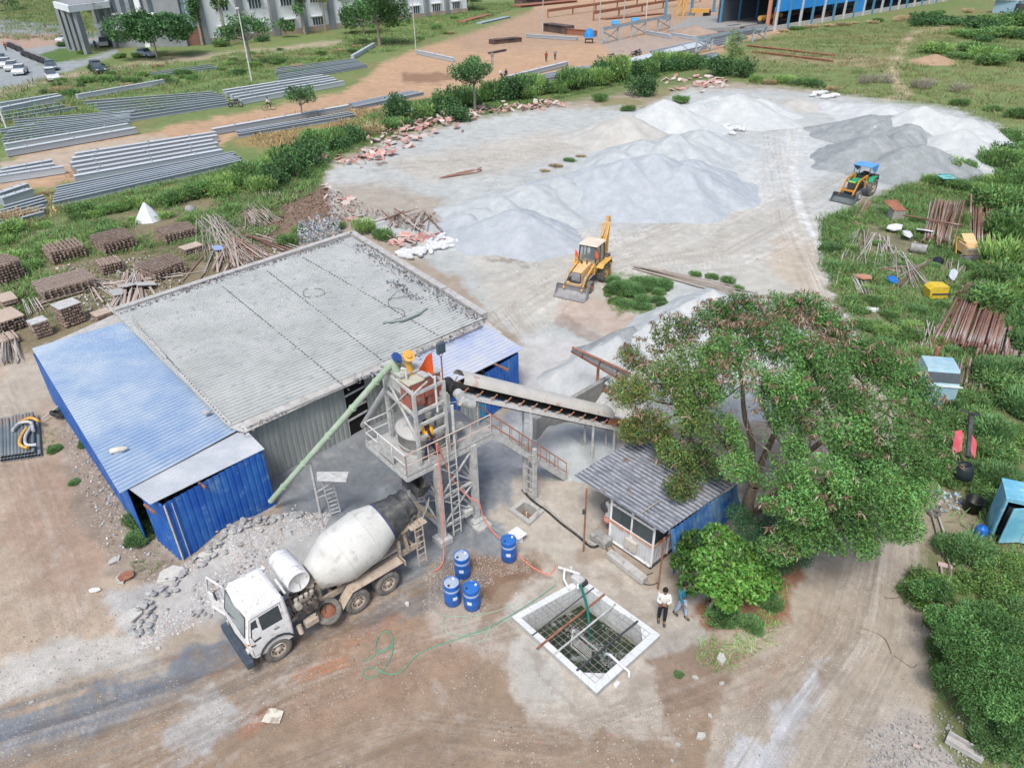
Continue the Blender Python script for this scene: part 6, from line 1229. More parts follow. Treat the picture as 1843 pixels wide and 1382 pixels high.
mb=MB(); mb.box(hg-ddir*0+(-cx_*.75-cy_*.35).normalized()*.42+ZV*1.0,(.84,.04,1.75),((-cx_*.75-cy_*.35).normalized(),Vector((0,0,1)).cross((-cx_*.75-cy_*.35).normalized()),ZV)); mb.build('door',m_lb,ct_); mb=MB(); mb.box(K(1.45,-.04,1.0),(.95,.04,1.8),(cx_,cy_,ZV)); mb.build('door',m_lb,ct_)
mb=MB(); c=G(1748,918); mb.lathe(c,(0,0,1),[(0,0),(0,.3),(.55,.34),(.57,.37),(.6,.36),(.58,.32),(.1,.28),(.1,0)],28); tag(mb.build('water_tub',simp('black_plastic',(.015,.018,.018),rough=.4)),'open black round tub beside the light blue container','tub')
mb=MB(); c=G(1762,965); mb.lathe(c,(0,0,1),[(0,0),(0,.2),(.04,.23),(.4,.23),(.48,.19),(.5,.18),(.5,.06),(.53,.05),(.53,0)],24); mb.box(c+ZV*.53,(.2,.04,.05)); tag(mb.build('jerry_can',m_drum),'small blue plastic drum in front of the light blue container','barrel')
def tyre(px,py,r,label,m=m_tyre,tilt=(0,0,1),h=.1):
    mb=MB(); c=G(px,py,h); mb.lathe(c,tilt,[(-.08,r*.6),(-.1,r*.9),(-.05,r),(.05,r),(.1,r*.9),(.08,r*.6),(-.08,r*.6)],24); tag(mb.build('tyre',m),label,'tyre')
tyre(1681,922,.26,'grey old tyre lying by the poles at the road edge'); tyre(107,745,.45,'black tyre lying against the pale blue roof corner by the stacked pipes',m_rub,(.3,.5,.9),.2); tyre(742,942,.3,'x') if 0 else None
# overturned red mixer
rm=thing('mini_mixer','old red and black cement mixer with a tall mast in the bushes','mixer',tuple(G(1738,835)))
mb=MB(); c=G(1735,845,.7); mb.lathe(c-Vector((0,.1,.5)),(0,.2,1),[(0,.2),(.1,.36),(.4,.42),(.7,.34),(.8,.26),(.6,.2)],22); mb.build('drum',simp('black_drum',(.02,.03,.035),rough=.5),rm)
mb=MB(); mb.prism([G(1721,782,1.6),G(1733,780,1.7),G(1731,812,1.2),G(1715,815,1.0)],(0,.12,.1)); mb.prism([G(1750,786,1.7),G(1758,800,1.4),G(1755,826,.9),G(1747,812,1.2)],(0,.1,.1)); mb.build('hopper_side',mat('faded_red',(.55,.08,.11),(.50,.16,.17),scale=3,rough=.6),rm)
mb=MB(); mb.beam(G(1742,820,1.0),G(1748,745,2.6),.16,.12); mb.beam(G(1728,738,2.7),G(1765,748,2.7),.06); mb.cyl(G(1741,822,1.2),G(1743,808,1.4),.1,.1,10); mb.build('mast',m_dark,rm); mb=MB(); mb.box(G(1735,855,.15),(1.2,.9,.15)); mb.build('skid',m_dark,rm)
tc_=thing('truck_cab','pale blue abandoned cab body lying behind the big tree','cab',tuple(G(1690,720)))
mb=MB(); cc_=G(1674,712); f_=Vector((.2,1,0)).normalized(); s_v=Vector((f_.y,-f_.x,0)); w_=.75
pr=[(-1.0,.1),(-1.0,1.2),(-.5,1.9),(.7,1.95),(.9,.1)]
mb.prism([cc_+f_*a+ZV*z-s_v*w_ for a,z in pr],s_v*2*w_); mb.build('body',mat('pale_blue_cab',(.36,.50,.54),(.24,.42,.52),scale=2,rough=.5),tc_)
mb=MB(); o=cc_-f_*.76+ZV*1.58; nn=Vector((0,0,1))*.58-f_*.81; mb.box(cc_-f_*.77+ZV*1.58-f_*.02,(1.5,.03,.5),(s_v,nn*-1,(f_*.58+ZV*.81))); mb.build('windscreen',m_glass,tc_)
mb=MB(); mb.cyl(cc_+f_*.9+ZV*1.4,cc_+f_*.9+ZV*2.4,.12,.12,10); mb.build('exhaust',m_rust,tc_); mb=MB(); mb.beam(cc_-f_*1.02-s_v*.9+ZV*1.2,cc_-f_*1.02+s_v*.9+ZV*1.2,.06); mb.build('trim',m_white,tc_)
# ================================================================ TREES
SCL=1.22
def clump_px(L): 
    o=[]
    for c in L: p=G(c[0],c[1],c[2]); o.append((p.x,p.y,p.z,(c[3] if len(c)>3 else .95)*SCL))
    return o
def limb(mb,pts,r0,r1,q,n=7,wob=.08):
    P=[Vector(p) for p in pts]; S=[]
    for i in range(len(P)-1):
        for k in range(3): t=k/3; S.append(P[i].lerp(P[i+1],t)+Vector((q.uniform(-wob,wob),q.uniform(-wob,wob),q.uniform(-wob,wob)*.6))*(0 if i==0 and k==0 else 1))
    S.append(P[-1]); m=len(S); mb.tube(S,[r0+(r1-r0)*i/(m-1) for i in range(m)],n,False)
bt=thing('tree','large spreading tree with feathery leaves and brown seed pods beside the cabin','tree',tuple(G(1343,925)))
CLL=[(1128,705,4.2,.8),(1150,640,5.,.8),(1185,690,5.2),(1215,600,6.,.9),(1240,655,6),(1165,765,3.9,.8),(1235,745,4.8,.9),(1140,775,3.4,.6),(1210,810,3.5,.8),(1265,835,3.5,.8),(1225,875,3.1,.6),(1290,575,6.8,.9),(1330,560,7.2,.85),(1390,560,7.5,.9),(1450,560,7.6,.85),(1490,590,7.3,.8),
 (1535,635,6.9,.9),(1385,610,7.6),(1325,625,7.1),(1440,635,7.4),(1490,655,7.1),(1570,655,6.4,.9),(1615,675,6.,.9),(1650,715,5.6,.8),(1655,770,5.2,.9),(1668,825,4.6,.8),(1630,830,4.9,.9),(1600,735,6.1),(1590,790,5.7),(1555,715,6.6),
 (1648,885,4.2,.7),(1610,895,4.3,.85),(1560,860,5.0),(1575,930,4.0,.85),(1622,945,3.5,.65),(1520,905,4.5,.9),(1500,955,3.7,.8),(1548,975,3.4,.6),(1450,905,4.4,.8),(1435,965,3.3,.7),(1480,865,5.1),(1400,985,2.9,.6),
 (1300,690,6.2),(1355,690,6.6),(1290,770,5.0,.9),(1345,775,5.5,.8),(1415,700,6.7,.8),(1520,770,5.9,.9),(1500,715,6.6,.8),(1390,850,4.8,.7),(1330,835,4.4,.7),(1260,705,5.6,.8),(1540,820,5.4,.8),(1385,760,5.8,.6),(1455,765,5.7,.6),(1425,805,5.2,.5),(1400,725,6.3,.8),(1460,705,6.4,.7),(1395,905,3.9,.5),(1300,640,6.6,.8),(1350,600,7.2,.8)]
CL=clump_px(CLL); SCL=1.1; q=random.Random(9); qn=np.random.RandomState(8)
b=Vector(G(1343,930)); f1=b+Vector((.1,.15,1.5)); mb=MB(); limb(mb,[b-ZV*.2,b+Vector((-.05,.05,.8)),f1],.27,.2,q,10,.03)
hubs=[G(1250,730,3.9),G(1330,660,5.0),G(1440,650,5.6),G(1560,720,5.0),G(1560,850,3.9),G(1470,900,3.4)]
starts=[f1,f1,f1,b+Vector((.35,.0,.25)),b+Vector((.35,0,.25)),b+Vector((.35,0,.25))]
for s,hb in zip(starts,hubs): limb(mb,[s,s.lerp(hb,.5)+ZV*.3,hb],.14,.08,q,8,.12)
for c in CL:
    cv=Vector(c[:3]); hb=min(hubs,key=lambda h:(h-cv).length); limb(mb,[hb,hb.lerp(cv,.6)-ZV*.15,cv],.06,.018,q,5,.1)
    for k in range(7): d=Vector((q.uniform(-1,1),q.uniform(-1,1),q.uniform(-.3,.8))).normalized()*c[3]*.85; limb(mb,[cv,cv+d],.018,.006,q,4,.03)
mb.build('trunk',m_bark,bt)
p,idx=crown_pts(245000,CL,qn,.25); hz=(p[:,2]-2.5)/5; tint=(.6+.75*qn.rand(len(CL)))[idx]
# break the clumps up: carve with noise so that twigs and gaps show
nz=fbm(p[:,0]*1.9+p[:,2]*.9,p[:,1]*1.9-p[:,2]*.7,3,31); nb=fbm(p[:,0]*.75+p[:,2]*.4+5,p[:,1]*.75-p[:,2]*.3,2,77); k=(nz>.42)&(nb>.27+.08*nz); p,tint=p[k],tint[k]
V,Fq,C=leafset(p,.12,.6,(.078,.168,.046),.35,.36,rs_=qn,colb=(.13,.235,.06),fb=.25,droop=.35); C=C*np.repeat(tint,4)[:,None]
left=np.clip((G(1330,700,6).x-V[:,0])/5,0,1)*(qn.rand(len(V)//4).repeat(4)<.55); C=C*(1-left[:,None])+np.array((.26,.17,.05))*left[:,None]
mesh_np('crown',V,Fq,m_leaf,bt,C)
PV=[];PC=[]
pods=[c for c,cc in zip(CL,CLL) if cc[1]<800 or q.random()<.2]; W2=[(1350,545,7.9),(1370,540,8.0),(1440,535,8.1),(1470,545,8.),(1300,560,7.6),(1500,575,7.8),(1425,555,8.1),(1330,640,7.7),(1470,600,8.),(1390,560,8.1)]
for i in range(560):
    if i<170: c=W2[i%10]; o=G(c[0]+q.uniform(-38,38),c[1]+q.uniform(-12,45),c[2]-.1+q.uniform(-.3,.15))
    else: c=q.choice(pods if i<400 else pods[:24]); a=q.uniform(0,6.28); e=q.uniform(.15,1.2); o=Vector(c[:3])+Vector((math.cos(a)*math.cos(e),math.sin(a)*math.cos(e),math.sin(e)*.72))*c[3]*1.08
    for k in range(14):
        a=q.uniform(0,6.28); d=Vector((math.cos(a)*.5,math.sin(a)*.5,-1+q.uniform(0,.9))).normalized(); PV.append((o+Vector((q.uniform(-.1,.1),q.uniform(-.1,.1),q.uniform(-.05,.05))),d)); PC.append(q.choice([(.26,.15,.10),(.36,.25,.17),(.52,.43,.32),(.17,.09,.07)]))
P0=np.array([tuple(a) for a,_ in PV]); D0=np.array([tuple(d) for _,d in PV]); n=len(P0); s=np.cross(D0,qn.normal(size=(n,3))); s/=np.linalg.norm(s,axis=1)[:,None]
Lp=.23*(.7+.6*qn.rand(n,1)); V=np.stack([P0,P0+D0*Lp*.5+s*.02,P0+D0*Lp,P0+D0*Lp*.5-s*.02],1).reshape(-1,3); mesh_np('seed_pods',V,np.arange(4*n).reshape(-1,4),m_leaf,bt,np.repeat(np.array(PC),4,axis=0))
# small broad-leaved tree
st_=thing('tree','small tree with big glossy bright green leaves in front of the cabin','tree',tuple(G(1278,1112)))
c2=clump_px([(1250,975,2.0,.5),(1290,965,2.3,.55),(1230,1010,1.7,.45),(1275,1010,2.2,.55),(1325,990,2.3,.55),(1370,1010,2.,.55),(1330,1040,2.0,.55),(1280,1050,1.8,.5),(1355,1060,1.6,.5),(1240,1050,1.4,.4),(1310,1080,1.4,.45),(1385,1045,1.5,.45),(1232,985,1.6,.35)])
mb=MB(); b=G(1276,1110); limb(mb,[b,b+ZV*.6,b+Vector((.1,.1,1.1))],.06,.045,q,8,.03)
for c in c2: limb(mb,[b+Vector((.1,.1,1.0)),Vector(c[:3])],.03,.01,q,5,.05)
mb.build('trunk',m_barkg,st_)
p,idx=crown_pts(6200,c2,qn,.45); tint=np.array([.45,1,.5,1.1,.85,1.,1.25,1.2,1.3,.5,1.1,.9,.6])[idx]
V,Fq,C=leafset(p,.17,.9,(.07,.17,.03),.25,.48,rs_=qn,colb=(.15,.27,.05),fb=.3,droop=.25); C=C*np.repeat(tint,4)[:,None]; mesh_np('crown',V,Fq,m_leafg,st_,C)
# soft dark fern-like tree behind it
ft=thing('tree','dark feathery young tree between the blue side sheet and the bright small tree','tree',tuple(G(1385,1050)))
c3=clump_px([(1350,950,1.8,.6),(1390,945,1.7,.6),(1420,975,1.5,.6),(1370,985,1.4,.55),(1440,1000,1.1,.5),(1330,925,2.,.5),(1410,1010,1.,.5)])
p,idx=crown_pts(15000,c3,qn,.3); V,Fq,C=leafset(p,.075,.5,(.045,.11,.045),.35,.3,rs_=qn,droop=.3); mesh_np('crown',V,Fq,m_leaf,ft,C); mb=MB(); b=G(1385,1040)
for c in c3: limb(mb,[b,Vector(c[:3])],.04,.01,q,5,.04)
mb.build('trunk',m_bark,ft)
# fern-like canopy at the lower right
ft=thing('tree','feathery green tree leaning over the rubbish at the lower right edge','tree',tuple(G(1800,1240)))
c3=clump_px([(1710,1150,1.6,.5),(1740,1120,1.8,.55),(1780,1110,2.,.55),(1730,1180,1.5,.5),(1770,1160,1.9,.6),(1815,1140,2.2,.6),(1700,1215,1.1,.4),(1740,1230,1.3,.5),(1780,1215,1.7,.55),(1830,1200,2.1,.6),(1760,1270,1.1,.45),(1800,1270,1.4,.5),(1843,1260,1.6,.55),(1690,1110,1.2,.45),(1660,1060,.9,.4),(1690,1060,1.,.45),(1830,1310,1.,.5)])
p,idx=crown_pts(30000,c3,qn,.35); tint=(.6+.8*qn.rand(len(c3)))[idx]; V,Fq,C=leafset(p,.10,.6,(.080,.180,.050),.3,.3,rs_=qn,colb=(.13,.22,.07),fb=.2,droop=.3); C*=np.repeat(tint,4)[:,None]; mesh_np('crown',V,Fq,m_leaf,ft,C); mb=MB(); b=G(1790,1230)
for c in c3: limb(mb,[b,Vector(c[:3])],.04,.01,q,5,.04)
mb.build('trunk',m_bark,ft)
def ftree(px,py,h,r,label,kind='round',col=(.06,.125,.04),seed=1,n=5000,trunk=.35,leaf=.35,bark=None,group=None):
    q=random.Random(seed); qn=np.random.RandomState(seed); b=G(px,py); t=thing('tree',label,'tree',tuple(b),group)
    cl=[]
    for i in range(16):
        a=q.uniform(0,6.28); rr=r*q.random()**.5*.8
        if kind=='flat': z=h*(.62+.2*q.random()-.3*(rr/r)**2); cr_=r*.36
        elif kind=='tall': rr*=.55; z=h*(trunk+(.92-trunk)*q.random()); cr_=r*.42
        else: z=h*(trunk+.15+(.75-trunk)*q.random()*(1-.3*rr/r)); cr_=r*.42
        cl.append((b.x+rr*math.cos(a),b.y+rr*math.sin(a),z,cr_*q.uniform(.7,1.2)))
    p,idx=crown_pts(n,cl,qn,.35); nz=fbm(p[:,0]*.9+p[:,2]*.5,p[:,1]*.9,3,seed); k=nz>.42; p=p[k]; tint=(.65+.7*qn.rand(len(cl)))[idx][k]
    V,Fq,C=leafset(p,leaf,.6,col,.35,.5,rs_=qn,colb=tuple(np.array(col)*2),fb=.15); C*=np.repeat(tint,4)[:,None]; mesh_np('crown',V,Fq,m_leaf,t,C)
    mb=MB(); tp=b+ZV*h*(trunk+.1); limb(mb,[b,b.lerp(tp,.5),tp],h*.03,h*.018,q,7,.05)
    for c in cl[::2]: limb(mb,[tp-ZV*.3,Vector(c[:3])],h*.014,h*.005,q,5,.1)
    mb.build('trunk',bark or m_barkg,t); return t
ftree(855,205,7.5,3.1,'round green tree with visible trunk in the hedge by the orange yard road',n=7000,seed=3,trunk=.45,leaf=.28)
ftree(545,215,4.5,2.4,'small loose tree beside the dirt road between the steel beams',n=2600,seed=4,trunk=.35,leaf=.26)
ftree(1316,132,6.5,3.0,'light green willowy tree at the end of the hedge near the trestle',col=(.13,.18,.06),n=6000,seed=5,kind='tall',trunk=.3,leaf=.2)
ftree(283,104,9.5,9.0,'wide flat-topped dark tree in front of the campus building',kind='flat',n=15000,seed=6,leaf=.6,col=(.045,.10,.035))
ftree(452,118,10.5,6.,'slender spreading tree behind the white lamp post',kind='flat',n=3200,seed=7,leaf=.5)
ftree(410,84,16,3.,'tall narrow tree in front of the white campus wing, left one',kind='tall',n=1800,seed=8,leaf=.55,trunk=.5); ftree(365,82,12,2.4,'narrow young tree with a white painted stem before the glass bay',kind='tall',n=1200,seed=9,leaf=.5,trunk=.45)
ftree(549,63,13,3.6,'tall narrow tree in front of the white campus wing, middle one',kind='tall',n=2200,seed=10,leaf=.6,trunk=.35); ftree(586,56,12,2.2,'small yellow-green topped tree before the right part of the campus wing',kind='tall',col=(.14,.17,.05),n=1100,seed=11,leaf=.5,trunk=.6)
ftree(515,68,5,2.4,'small bushy tree low against the campus wing',n=1000,seed=12,leaf=.5,trunk=.2)
ftree(683,82,13,7.5,'broad green tree right of the campus building',n=8000,seed=13,leaf=.6,trunk=.25); ftree(655,62,9,6,'bushy tree between the campus building and the broad tree',n=3600,seed=14,leaf=.6,trunk=.1)
ftree(838,18,9,8,'broad tree at the top edge near the scrap steel',n=4600,seed=15,leaf=.7,trunk=.25); ftree(760,14,9,9,'round tree at the top edge beyond the weeds',n=3600,seed=16,leaf=.8,trunk=.1); ftree(716,8,9,8,'dark tree at the top edge beside the campus wing',n=3200,seed=17,leaf=.8,trunk=.1)
ftree(12,20,10,7,'dark tree at the top left corner',n=2800,seed=18,leaf=.8,trunk=.15); ftree(180,22,8,7,'dark tree left of the campus building behind the porch',n=3000,seed=19,leaf=.7,trunk=.1)
for i,(px,py,r,k,l) in enumerate([(215,105,1.8,'N','yellow-green shrub by the car park exit'),(150,97,1.4,'N','round yellow hedge bush at the porch corner'),(112,84,1.6,'d','dark bush at the left porch column'),(400,84,2.2,'m','low bush at the foot of the campus wing'),(470,75,2.,'d','dark bush at the foot of the white wing'),(250,104,1.5,'l','bush under the flat-topped tree'),(180,128,2.2,'d','dark bush beside the parked dark car on the track')]): put(k,px,py,r,.8,l)
for k in range(40):
    px=rnd.uniform(60,640); py=178-px*.13+rnd.uniform(-22,14); put(rnd.choice('mmlyd'),px,py,rnd.uniform(1.0,2.0),.6,'weedy bush in the long grass between campus and steel beams','weedy bushes between campus and steel')
for k in range(12):
    px=rnd.uniform(620,880); py=rnd.uniform(30,70)+ (800-px)*.12; put(rnd.choice('mmly'),px,max(14,py),rnd.uniform(1.,2.2),.6,'weedy bush in the grass left of the orange yard track','weedy bushes left of the track')
# ================================================================ CAMPUS BUILDING
m_cg=mat('grey_cladding',(.20,.22,.235),(.28,.30,.31),scale=.12,rough=.8,lo=.4,hi=.6,fine=.06,s3=.5); m_cw=mat('white_render',(.70,.73,.75),(.76,.78,.79),scale=.2,rough=.8,col3=(.48,.46,.42),s3=.3)
m_pane=simp('far_window',(.06,.08,.10),(.10,.13,.15),scale=.3,rough=.15)
cbld=thing('campus_building','large grey and white college building with porch and tall glass bay','building',tuple(G(330,84)))
def fbox(mb,a,b,depth,z0,z1,out=0):
    """box standing on ground line a->b (world), going away from the camera by depth"""
    a=Vector((a.x,a.y,0));b=Vector((b.x,b.y,0)); d=(b-a).normalized(); n=Vector((-d.y,d.x,0)); mb.box((a+b)/2+n*(depth/2-out)+ZV*(z0+z1)/2,((b-a).length,depth,z1-z0),(d,n,ZV)); return d,n
a,b=G(214,86),G(338,84); mb=MB(); d,n=fbox(mb,a,b,22,0,30); mb.build('wall',m_cg,cbld)
L_=(b-a).length
mb=MB(); mb.box(a+d*L_*.44+ZV*15-n*.3,(1.2,.7,30),(d,n,ZV)); mb.build('white_fin',m_cw,cbld)
for k in range(5):
    for z in(7.5,12.5,17.5,22.5): 
        x=a+d*(1.4+k*2.1); mb=MB(); mb.box(x-n*.02+ZV*(z+1.3),(1.1,.1,3.4),(d,n,ZV)); w=mb.build('window',m_pane,cbld)
        if z<13: mb=MB(); mb.box(x-n*.3+ZV*(z-.5),(1.4,.6,.35),(d,n,ZV)); mb.build('sill',m_cw,w)
ga,gb=G(339,83),G(369,81); mb=MB(); dg,ng=fbox(mb,ga,gb,6,4,30,-.0); mb.build('glass_bay',mat('glass_bay',(.22,.38,.42),(.36,.50,.52),scale=.15,rough=.15,lo=.45,hi=.55),cbld); Lg=(gb-ga).length
mb=MB()
for k in range(6): mb.box(ga+dg*Lg*k/5-ng*.1+ZV*17,(.15,.2,26),(dg,ng,ZV))
for k in range(11): mb.box((ga+gb)/2-ng*.1+ZV*(4+k*2.5),(Lg,.2,.15),(dg,ng,ZV))
mb.build('mullion',m_cg,cbld); mb=MB(); fbox(mb,ga,gb,6,0,4); mb.build('plinth',simp('red_brown_plinth',(.24,.13,.10),scale=.3),cbld); mb=MB(); fbox(mb,gb,G(378,80),6,0,30,.6); mb.build('pier',m_cg,cbld)
wa,wb=G(378,80),G(735,25); wb=wa+(G(619,50)-wa).normalized()*95; mb=MB(); dw,nw=fbox(mb,wa,wb,18,0,30); mb.build('wing_wall',m_cw,cbld); 
mb=MB(); fbox(mb,wa,wb,1,0,1.2,.35); mb.build('plinth',simp('dusty_plinth',(.42,.34,.26),scale=.3),cbld)
for k in range(10):
    x=wa+dw*(5+9.4*k)
    for z in(2.3,7.6,12.6,17.6):
        mb=MB(); mb.box(x-nw*.02+ZV*z,(3.6,.12,1.9 if k%3 else 1.7),(dw,nw,ZV)); w=mb.build('window',m_pane,cbld); mb=MB()
        for j in range(5): mb.box(x-nw*.1+dw*(-1.8+j*.9)+ZV*z,(.22,.1,1.9),(dw,nw,ZV))
        mb.box(x-nw*.45+ZV*(z+1.25),(4.4,.9,.22),(dw,nw,ZV)); mb.build('window_bars',m_cw,w)
    if k: mb=MB(); mb.box(wa+dw*(9.4*k+.3)-nw*.3+ZV*15,(1.8,.8,30),(dw,nw,ZV)); mb.build('pier',m_cg,cbld)
pc=[G(128,89),G(138,91.5),G(148,94.5),G(159,98)]; bk=[G(186,72),G(194,76),G(202,81),G(211,86)]
for p_ in pc+bk: mb=MB(); mb.box(p_+ZV*4.2,(.7,2.2,8.4),(Vector((1,0,0)),Vector((0,1,0)),ZV)); mb.build('porch_column',m_cg,cbld)
A,B_,C_,D_2=pc[0]+Vector((-2,2,0)),pc[3]+Vector((0,-2.5,0)),bk[3]+Vector((1.5,-1,0)),bk[0]+Vector((0,4,0)); mb=MB(); mb.prism([p_+ZV*8.4 for p_ in(A,B_,C_,D_2)],(0,0,1.3)); mb.build('porch_roof',m_cw,cbld); mb=MB(); mb.prism([p_.lerp((A+C_)/2,.12)+ZV*9.72 for p_ in(A,B_,C_,D_2)],(0,0,.1)); mb.build('porch_roof_deck',m_cg,cbld)
mb=MB(); fbox(mb,G(178,78),G(216,88),4,3.6,4.4); mb.build('canopy',m_cw,cbld)
# ================================================================ BLUE HALL
m_hb=mat('bright_blue_cladding',(.02,.24,.66),(.03,.28,.70),scale=.1,rough=.5); m_hc=simp('blue_column',(.10,.27,.42),rough=.5); m_wh=simp('white_downpipe',(.55,.57,.58))
hall=thing('blue_hall','long fabrication hall with bright blue cladding above open sides','building',tuple(G(1470,44)))
ha,hb=G(1391,56),G(1553,28); hd=(hb-ha).normalized(); hn=Vector((-hd.y,hd.x,0)); he=ha+hd*150
mb=MB(); mb.box((ha+hb)/2+ZV*8.7,((hb-ha).length,.3,9.2),(hd,hn,ZV)); mb.build('cladding',m_hb,hall); mb=MB(); mb.box((hb+he)/2+ZV*11,((he-hb).length,.3,4),(hd,hn,ZV)); mb.build('cladding',m_hb,hall)
mb=MB(); mb.box(hb-hd*3.2+ZV*2.9,(6,.3,4),(hd,hn,ZV)); mb.build('cladding',m_hb,hall); 
mb=MB(); mb.box((ha+he)/2+ZV*13+hn*8,((he-ha).length+2,17,.4),(hd,hn,ZV)); mb.build('roof',m_hb,hall)
mb=MB(); mb.box((ha+he)/2+ZV*.5,((he-ha).length,.35,1.1),(hd,hn,ZV)); mb.build('plinth_wall',m_conc,hall)
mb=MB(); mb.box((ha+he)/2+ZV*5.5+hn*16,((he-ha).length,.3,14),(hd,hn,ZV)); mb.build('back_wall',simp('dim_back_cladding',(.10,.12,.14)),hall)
for k in range(22):
    mb=MB(); mb.box(ha+hd*(6.2*k+.4)+ZV*6.5-hn*.25,(.5,.5,13),(hd,hn,ZV)); mb.build('column',m_hc if k%2 else m_wh,hall)
    if k<8: mb=MB(); mb.box(ha+hd*(9*k+.4)+ZV*6.5+hn*15.4,(.5,.5,13),(hd,hn,ZV)); mb.build('column',m_hc,hall)
mb=MB(); mb.box(ha+hn*1.5+ZV*6.5-hd*.4,(.7,.7,13),(hd,hn,ZV)); mb.box(ha+hn*1.2+hd*2.2+ZV*2.5,(.5,.5,5),(hd,hn,ZV)); mb.build('orange_column',mat('salmon_column',(.55,.26,.16),scale=1),hall)
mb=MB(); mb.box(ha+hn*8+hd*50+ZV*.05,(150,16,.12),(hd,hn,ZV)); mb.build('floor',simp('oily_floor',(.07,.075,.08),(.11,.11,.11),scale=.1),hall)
q=random.Random(3)
for k in range(7):
    c=ha+hd*(4+k*1.6)+hn*6+ZV*2.2; t=thing('machine','yellow machine standing inside the blue hall behind its first columns','machine',(c.x,c.y,0),'yellow machines in the hall'); mb=MB(); mb.cyl(c-hd*.5,c+hd*.5,.6,.6,14); mb.build('drum',m_yel,t); mb=MB(); mb.box(c-ZV*1.3,(.9,1.2,1.4),(hd,hn,ZV)); mb.build('base',m_dark,t)
for k in range(16):
    c=ha+hd*q.uniform(-22,60)+hn*q.uniform(3,15); mb=MB(); mb.box(c+ZV*.7,(q.uniform(4,9),q.uniform(.3,1),.5),(hd,hn,ZV)); mb.beam(c-hd*2+ZV*.05,c-hd*2+ZV*.5,.3); mb.beam(c+hd*2+ZV*.05,c+hd*2+ZV*.5,.3); tag(mb.build('steel_rack',m_rust if k%2 else m_dark),'dark steel stock lying on the floor of the blue hall','steel stock','steel stock in the hall')
# crane: yellow A-frame legs on blue posts
for k,(px,py,h) in enumerate([(1197,36,10),(1244,28,10),(1284,22,10)]):
    b=G(px,py); t=thing('crane_post','blue steel runway post %s'%['nearest the trestle, first from the left','in the middle of the three','farthest right, beside the dark hall'][k],'post',tuple(b)); mb=MB(); mb.box(b+ZV*h/2,(.7,.7,h)); mb.box(b+ZV*.1,(1.3,1.3,.2)); mb.build('shaft',m_hc,t)
gc=thing('gantry_crane','yellow gantry crane with splayed legs at the open end of the blue hall','crane',tuple(G(1225,28)))
for (a_,t_x,) in ((1217,1222),(1229,1226),(1228,1236)): mb=MB(); mb.beam(G(a_,30),G(t_x,0,0)*0+G(a_,30)+Vector((t_x-a_,0,0))*.25+ZV*9,.5); mb.build('leg',m_yel,gc)
mb=MB(); mb.beam(G(1217,30)+ZV*9,G(1320,14)+ZV*9,.8,1.2); mb.build('girder',m_yel,gc)
ym=thing('work_machine','yellow machine table standing on the slab before the blue hall','machine',tuple(G(1262,34))); mb=MB(); c=G(1258,34); mb.box(c+ZV*2,(5,1.4,1.0)); [mb.beam(c+Vector((x,0,0)),c+Vector((x,0,2)),.4) for x in(-1.5,1.5)]; mb.build('frame',m_yel,ym); mb=MB(); mb.box(c+Vector((2.2,.4,1.1)),(2,1.2,2),None,.1); mb.build('motor',m_dark,ym)
mb=MB(); mb.prism([G(1200,62,0),G(1330,56,0),G(1391,56,0),G(1365,30,0),G(1240,38,0)],(0,0,.9)); tag(mb.build('slab',m_concd),'raised grey concrete slab in front of the blue hall',None,kind='structure')
# trestles
m_tre=mat('blue_grey_steel',(.24,.33,.38),(.33,.41,.45),scale=.5,rough=.6,col3=(.38,.32,.28),s3=1)
def trestle(p,q,n,h,label,m=m_tre,w=.5,br=True,name='trestle'):
    A,B_=G(*p),G(*q); t=thing(name,label,'trestle',tuple((A+B_)/2)); d=(B_-A).normalized(); L=(B_-A).length
    mb=MB(); mb.beam(A+ZV*h,B_+ZV*h,w,w*1.1); mb.build('top_beam',m,t); mb=MB(); mb.beam(A+ZV*(h+w*.6),B_+ZV*(h+w*.6),w*.3,w*.2); mb.build('rail',m_rust,t)
    for k in range(n): c=A+d*(L*k/(n-1)); mb=MB(); mb.beam(c,c+ZV*h,w*.7,w*.5); mb.build('leg',m,t)
    if br:
        for k in range(0,n-1,2): a_=A+d*(L*k/(n-1)); b_=A+d*(L*(k+1)/(n-1)); mb=MB(); mb.beam(a_+ZV*.3,b_+ZV*(h-.5),w*.35); mb.beam(b_+ZV*.3,a_+ZV*(h-.5),w*.35); mb.build('cross_brace',m,t)
    return t
trestle((1084,80),(1205,52),6,3.0,'blue-grey braced steel trestle carrying a rail, the left one'); trestle((1252,98),(1376,72),6,2.9,'blue-grey braced steel trestle carrying a rail, the right one')
trestle((986,33),(1240,-4),8,1.9,'long rusty brown beam on short legs, the farther of two',m_rust,.6,False); trestle((1068,38),(1260,4),6,2.0,'long rusty brown beam on short legs, the nearer of two',m_rust,.6,False)
